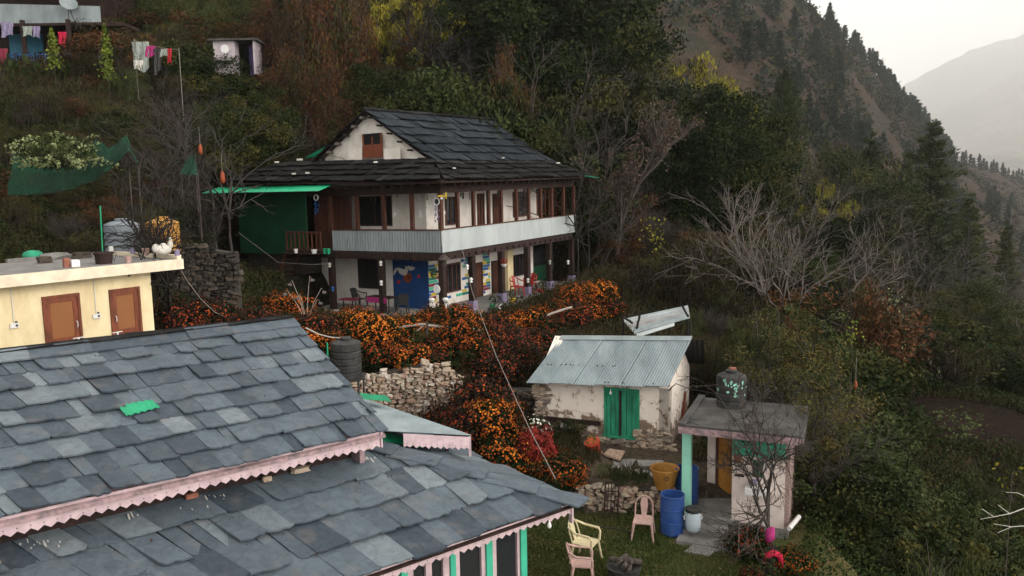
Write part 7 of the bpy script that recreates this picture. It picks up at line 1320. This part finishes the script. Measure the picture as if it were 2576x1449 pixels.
# barrels, tubs
def barrel(c, r, h, m, lab, open_=True, nm='plastic_barrel'):
    t = thing(nm, lab, 'barrel', c); mb = MB(); mb.lathe(c, [(r * .94, 0), (r, .04), (r, h * .3), (r * 1.025, h * .32), (r, h * .35), (r, h * .63), (r * 1.025, h * .65), (r, h * .68), (r * .99, h * .94), (r * 1.03, h * .96), (r * 1.03, h), (r * .95, h), (r * .94, h * .6), (0, h * .55)], 26, closed=False); mb.build('barrel_body', M[m], t); return t
barrel(on(1691, 1340, .02), .285, .98, 'blue', 'open blue plastic barrel on the lawn left of the mint pillar'); barrel(on(1757, 1270, .3) + V3((-.25, .2, 0)), .285, .92, 'blue', 'blue plastic barrel on the porch behind the mint pillar')
c = on(1743, 1335, .17); t = thing('white_keg', 'pale blue white keg with a black lid beside the open blue barrel', 'keg', c); mb = MB(); mb.lathe(c, [(.12, 0), (.17, .05), (.185, .2), (.18, .38), (.165, .46), (.16, .5)], 22, closed=False); mb.build('keg_body', M['bluesheet'] if 0 else mat('pale_keg', (.48, .56, .62), .4, .05, 4), t, smooth=True); mb = MB(); mb.lathe(c + Zv * .49, [(.185, 0), (.19, .07), (.17, .09), (0, .09)], 22); mb.build('lid', M['dark'], t)
for sx in (-1, 1): mb = MB(); mb.tube([c + V3((sx * .18, 0, .4)), c + V3((sx * .22, 0, .36)), c + V3((sx * .2, 0, .28))], .015, 5); mb.build('handle', M['whitep'], t)
c = on(1672, 1228, .72); t = thing('ochre_tub', 'rusty ochre metal tub standing on the low stone wall', 'tub', c); mb = MB(); mb.lathe(c, [(.22, 0), (.36, .52), (.375, .53), (.365, .55), (.34, .52), (.21, .06), (0, .06)], 26, closed=False); mb.build('tub_body', M['basket'], t); mb = MB(); q = c + V3((-.02, -.345, .38)); mb.tube([q + V3((.05 * cos(a), -.01, .05 * sin(a))) for a in [k * pi / 5 for k in range(11)]], .01, 4, cap=False); mb.build('ring_handle', M['dark'], t)
# rusty rack leaning on the wall
a, b = W(1518, 1312, 19.3), W(1552, 1238, 19.55); t = thing('rusted_rack', 'dark rusted metal grate leaning against the low stone wall', 'grate', V3((a.x, a.y, 0))); X = V3((1, 0, 0)); Zr = (b - V3((a.x + .15, a.y, a.z))); Zr = V3((.12, Zr.y, Zr.z)); hh = .85; mb = MB(); c0_ = V3((a.x, 19.2, .02)); upv = V3((.08, .3, .85))
for u in (0, .34): mb.tube([c0_ + X * u, c0_ + X * u + upv], .022, 5)
for v in (0, .25, .5, .75, 1): mb.tube([c0_ + upv * v, c0_ + upv * v + X * .34], .016, 5)
for u in (.08, .16, .25): mb.tube([c0_ + X * u, c0_ + X * u + upv], .01, 4)
mb.build('grate', M['wood'], t); mb = MB(); mb.tube([on(1500, 1322, .03), on(1592, 1338, .04), on(1586, 1350, .03)], .02, 5); mb.build('iron_bar', M['dark'], loc=on(1500, 1322, .03), label='bent iron bar lying on the grass below the rusted grate', cat='iron bar')
# fire bin
c = on(1570, 1462, 0); t = thing('fire_bin', 'black metal fire bin piled with charred wood at the bottom of the lawn', 'fire bin', c); mb = MB(); mb.lathe(c, [(.3, 0), (.36, .32), (.38, .35), (.33, .33), (0, .25)], 14, closed=False); mb.build('bin', M['dark'], t)
mb = MB()
for k in range(7): a_ = rg.uniform(0, 3.1); q = c + V3((rg.uniform(-.12, .12), rg.uniform(-.12, .12), .36 + .02 * k)); d = V3((cos(a_) * .33, sin(a_) * .2, rg.uniform(-.05, .05))); mb.tube([q - d, q + d], [.05, .065], 7)
mb.build('charred_wood', M['bark'], t)
# tilted flower pot in front of the hut
c = on(1500, 1145, .78); ax = V3((-.3, -.25, .9)).normalized(); t = thing('tilted_pot', 'tilted orange red flower pot on a stone in front of the hut', 'flower pot', c); mb = MB(); mb.lathe(c + V3((0, 0, .05)), [(.14, 0), (.2, .35), (.225, .37), (.225, .43), (.19, .42), (0, .38)], 20, ax=tuple(ax)); mb.build('pot', mat('orange_red_paint', (.5, .07, .03), .6, .2, 4), t); r_ = np.random.RandomState(2); V, F_ = quads(unit(60, r_) * .14 + np.array(ax) * .5, .035, .8, None, r_); npmesh('blossoms', V, F_, M['lf_yel'], None, t); V, F_ = quads(unit(80, r_) * np.array([.08, .05, .2]) + np.array([-.02, -.2, .2]), .035, .8, None, r_); npmesh('leaves', V, F_, M['lf_green'], None, t)
mb = MB(); mb.blob(c, .4, .35, .2, rg); mb.build('stone', M['stone'], loc=c, label='stone carrying the tilted orange pot', cat='stone')
# cloths by the leafless tree
c = W(1937, 1345, 16.6); mb = MB(); mb.blob(c, .2, .16, .36, rg, X=V3((1, 0, .4)).normalized(), n=12, j=.08); mb.build('pink_bag', M['magenta'], loc=c, label='bright pink bag hanging in the branches by the wash house', cat='bag', smooth=True)
c0_ = W(1938, 1400, 16.3); mb = MB(); mb.tube([V3((c0_.x, c0_.y, gz(c0_.x, c0_.y) - .2)), V3((c0_.x + .02, c0_.y, c0_.z + .1)), c0_ + V3((.0, 0, .16))], [.2, .17, .15], 10); mb.build('tree_stump', M['dbark'], loc=V3((c0_.x, c0_.y, 0)), label='dark tree stump under the crimson cloth', cat='stump')
mb = MB(); mb.tube([c0_ + V3((-.2, -.16, -.1)), c0_ + V3((-.14, -.17, .1)), c0_ + V3((0, -.18, .17)), c0_ + V3((.14, -.17, .1)), c0_ + V3((.2, -.16, -.18))], [.05, .07, .07, .07, .05], 8); mb.build('crimson_cloth', M['red'], loc=c0_, label='crimson cloth draped over the dark stump at the lower right', cat='cloth', smooth=True)
for p, q, r, m_n, lab in (((1985, 1330), (2010, 1300), .055, 'whitep', 'white plastic pipe leaning at the back corner of the wash house'), ((1992, 1416), (2046, 1392), .045, 'rail', 'grey pipe sticking out of the scrub at the lower right')): a, b = W(*p, 17.6), W(*q, 18.2); mb = MB(); mb.tube([a, b], r, 10); mb.build('pipe', M[m_n], loc=a, label=lab, cat='pipe')
# dried stalk plant before the veranda
c = W(772, 828, 28.6); t = thing('dry_stalk_plant', 'tall dead stalk with drooping seed heads before the stairs', 'plant', c); mb = MB(); hd = MB()
for dx, dz, lean in ((-.65, 1.25, -.1), (-.45, 1.6, 0), (.2, 1.75, .1), (.6, 1.3, .2), (-.2, 1.1, 0), (.45, .9, 0)):
    p2 = c + V3((0, 0, .2)); q = c + V3((dx * .5, 0, .2 + dz * .6)); e = c + V3((dx, 0, .2 + dz)); mb.tube([c - Zv * .4, p2, q, e, e + V3((.08 * (1 if dx > 0 else -1), 0, -.12))], [.02, .018, .012, .008, .006], 4); hd.blob(e + V3((.09 * (1 if dx > 0 else -1), 0, -.16)), .14, .1, .1, rg)
mb.build('stalk', M['rope'], t); hd.build('seed_head', M['pbark'], t)
# leafy sprigs and vines
for px, py, Y, sx, sz, n, m_n, lab in ((1645, 590, 43, .8, 1.0, 90, 'lf_yel', 'hanging vine of pale yellow green leaves right of the house'), (2145, 835, 25, .25, .6, 40, 'lf_lime', 'lime leaved vine above the orange gourd on the right'), (430, 765, 27, .7, .5, 160, 'lf_green', 'fresh green fan leaved plant at the foot of the stone wall'), (2545, 1205, 16, .35, .25, 16, 'lf_yel', 'sprig with yellow leaves at the right edge')):
    c = W(px, py, Y); r_ = np.random.RandomState(px); P = r_.normal(size=(n, 3)) * np.array([sx * .45, .3, sz * .5]); V, F_ = quads(P, (.06 if n < 60 else .1) if n < 100 else .1, .6 if n < 100 else .15, None, r_); t = thing('vine' if 'vine' in lab else 'plant', lab, 'plant', c); npmesh('leaves', V, F_, M[m_n], None, t); V, F_ = twigs([[0, 0, min(gz(c.x, c.y) - c.z, -.2)]], [[0, 0, sz * .5]], .02, .01); npmesh('stem', V, F_, M['bark'], None, t)
A = []; B = []; ra = []
def tw(p, q, r): A.append(list(W(*p, 14.5) - W(2576, 1270, 14.5))); B.append(list(W(*q, 14.5) - W(2576, 1270, 14.5))); ra.append(r)
for p, q, r in (((2640, 1255), (2540, 1292), .018), ((2540, 1292), (2500, 1300), .012), ((2500, 1300), (2470, 1280), .008), ((2500, 1300), (2466, 1306), .007), ((2540, 1292), (2510, 1270), .008), ((2620, 1320), (2545, 1325), .014), ((2545, 1325), (2510, 1340), .008), ((2545, 1325), (2500, 1318), .008), ((2600, 1258), (2560, 1240), .01), ((2560, 1240), (2530, 1238), .007)): tw(p, q, r)
t = thing('pale_branch', 'pale bare branch reaching in from the right edge over the green scrub', 'branch', W(2576, 1270, 14.5)); V, F_ = twigs(A, B, ra); npmesh('branch', V, F_, M['bone'], None, t)
# low plants at the lawn
for px, py, h, pn, lab in ((1395, 1300, .35, 'bushg', 'leafy green bush under the pink eave at the lawn corner'), (1600, 1290, .4, 'bushg', 'small green bush at the foot of the low stone wall'), (1560, 1215, .35, 'bushg', 'low green plants on top of the low stone wall, left part'), (1610, 1212, .3, 'bushg', 'low green plants on top of the low stone wall, middle'), (1450, 1290, .3, 'bushg', 'small weed clump by the lawn wall end')):
    z = 0 if py > 1230 else .75; p = G(px, py, z); plant(pn, 'green_bush', 'bush', lab, p.x, p.y, h, z=z, sink=.02)
# ================================================================ labels: each scattered plant is told apart by what stands nearest to it
ANCH = [('the black tank', 873, 900), ('the left end of the pole fence', 1000, 830), ('the right end of the pole fence', 1215, 845), ('the garden table', 962, 770), ('the blue mural', 1030, 760), ('the corner post of the house', 1106, 770), ('the red chairs', 1318, 735), ('the white hut roof', 1410, 870), ('the metal sheet pile', 1650, 800), ('the stairs', 700, 740), ('the roof ridge peak of the slate house', 735, 800), ('the pale stone wall', 1030, 950), ('the last veranda post', 1440, 740), ('the yellow block corner', 400, 800),
 ('the grey tank', 312, 600), ('the yellow tank', 414, 590), ('the plumed shrub', 148, 370), ('the shade net', 260, 410), ('the upper gourd', 504, 375), ('the lower gourd', 560, 446), ('the green awning', 560, 480), ('the blue house', 90, 160), ('the lone lime sapling', 262, 130), ('the washing line', 390, 140), ('the white shed', 590, 150), ('the gable peak', 938, 280), ('the green pole', 253, 570), ('the attic door', 945, 365), ('the ridge end', 1245, 305), ('the rusty column', 1272, 200), ('the yellow trees', 1060, 80), ('the big evergreens', 1400, 120),
 ('the far eave corner', 1480, 438), ('the dead leaved tree', 1545, 450), ('the far balcony corner', 1447, 560), ('the large evergreen', 1775, 380), ('the fan shaped tree', 1985, 620), ('the flat topped pine', 1970, 230), ('the second pine', 2190, 400), ('the tallest pine', 2345, 400), ('the right edge', 2560, 600), ('the tilled field', 2430, 1110), ('the splashed tank', 1848, 960), ('the wash house', 1900, 1150), ('the orange gourd', 2152, 968), ('the pale branch', 2520, 1300), ('the grey pipe', 2020, 1400), ('the lower right corner', 2540, 1430), ('the spur foot', 2300, 520), ('the vine with yellow green leaves', 1645, 590), ('the earth patch above the hut', 1850, 860), ('the leaning dark tree', 2160, 1080), ('the upper right pine slope', 2480, 480)]
MI = co.matrix_world.inverted(); used = {}
def dproj(o): q = MI @ V3((o.location.x, o.location.y, o.location.z + .8)); return (1288 + FD * q.x / -q.z, 724.5 - FD * q.y / -q.z) if q.z < -.1 else None
auto = [o for o in bpy.data.objects if o.parent is None and o.get('group') and not o['group'].startswith(('cedars', 'washing', 'orange gourds', 'taro', 'star'))]
seen = {}
for o in auto: seen.setdefault(o.get('label'), []).append(o)
def where(dx, dy):
    h_ = 'left' if dx < 0 else 'right'
    if abs(dy) > 2.2 * abs(dx): return 'above' if dy < 0 else 'below'
    if abs(dx) > 2.2 * abs(dy): return h_ + ' of'
    return ('up' if dy < 0 else 'down') + ' ' + h_ + ' of'
taken = set()
for lab, os_ in seen.items():
    if len(os_) < 2: continue
    for o in os_:
        p = dproj(o)
        if p is None: continue
        base_ = lab.split(' in the ')[0].split(' on the ')[0].split(' between the ')[0]; A_ = sorted(ANCH, key=lambda a: (a[1] - p[0]) ** 2 + (a[2] - p[1]) ** 2)[:4]; done = False
        for i in range(3):
            n_, ax_, ay_ = A_[i]; d = math.hypot(p[0] - ax_, p[1] - ay_); near = 'close' if d < 45 else ('a little' if d < 110 else 'well'); s1 = '%s %s %s %s' % (base_, near, where(p[0] - ax_, p[1] - ay_), n_)
            cands = [s1] + [s1 + ', towards ' + A_[j][0] for j in range(4) if j != i]
            for c in cands:
                if c not in taken and len(c.split()) <= 16: taken.add(c); o['label'] = c; done = True; break
            if done: break
        if not done: o['label'] = s1
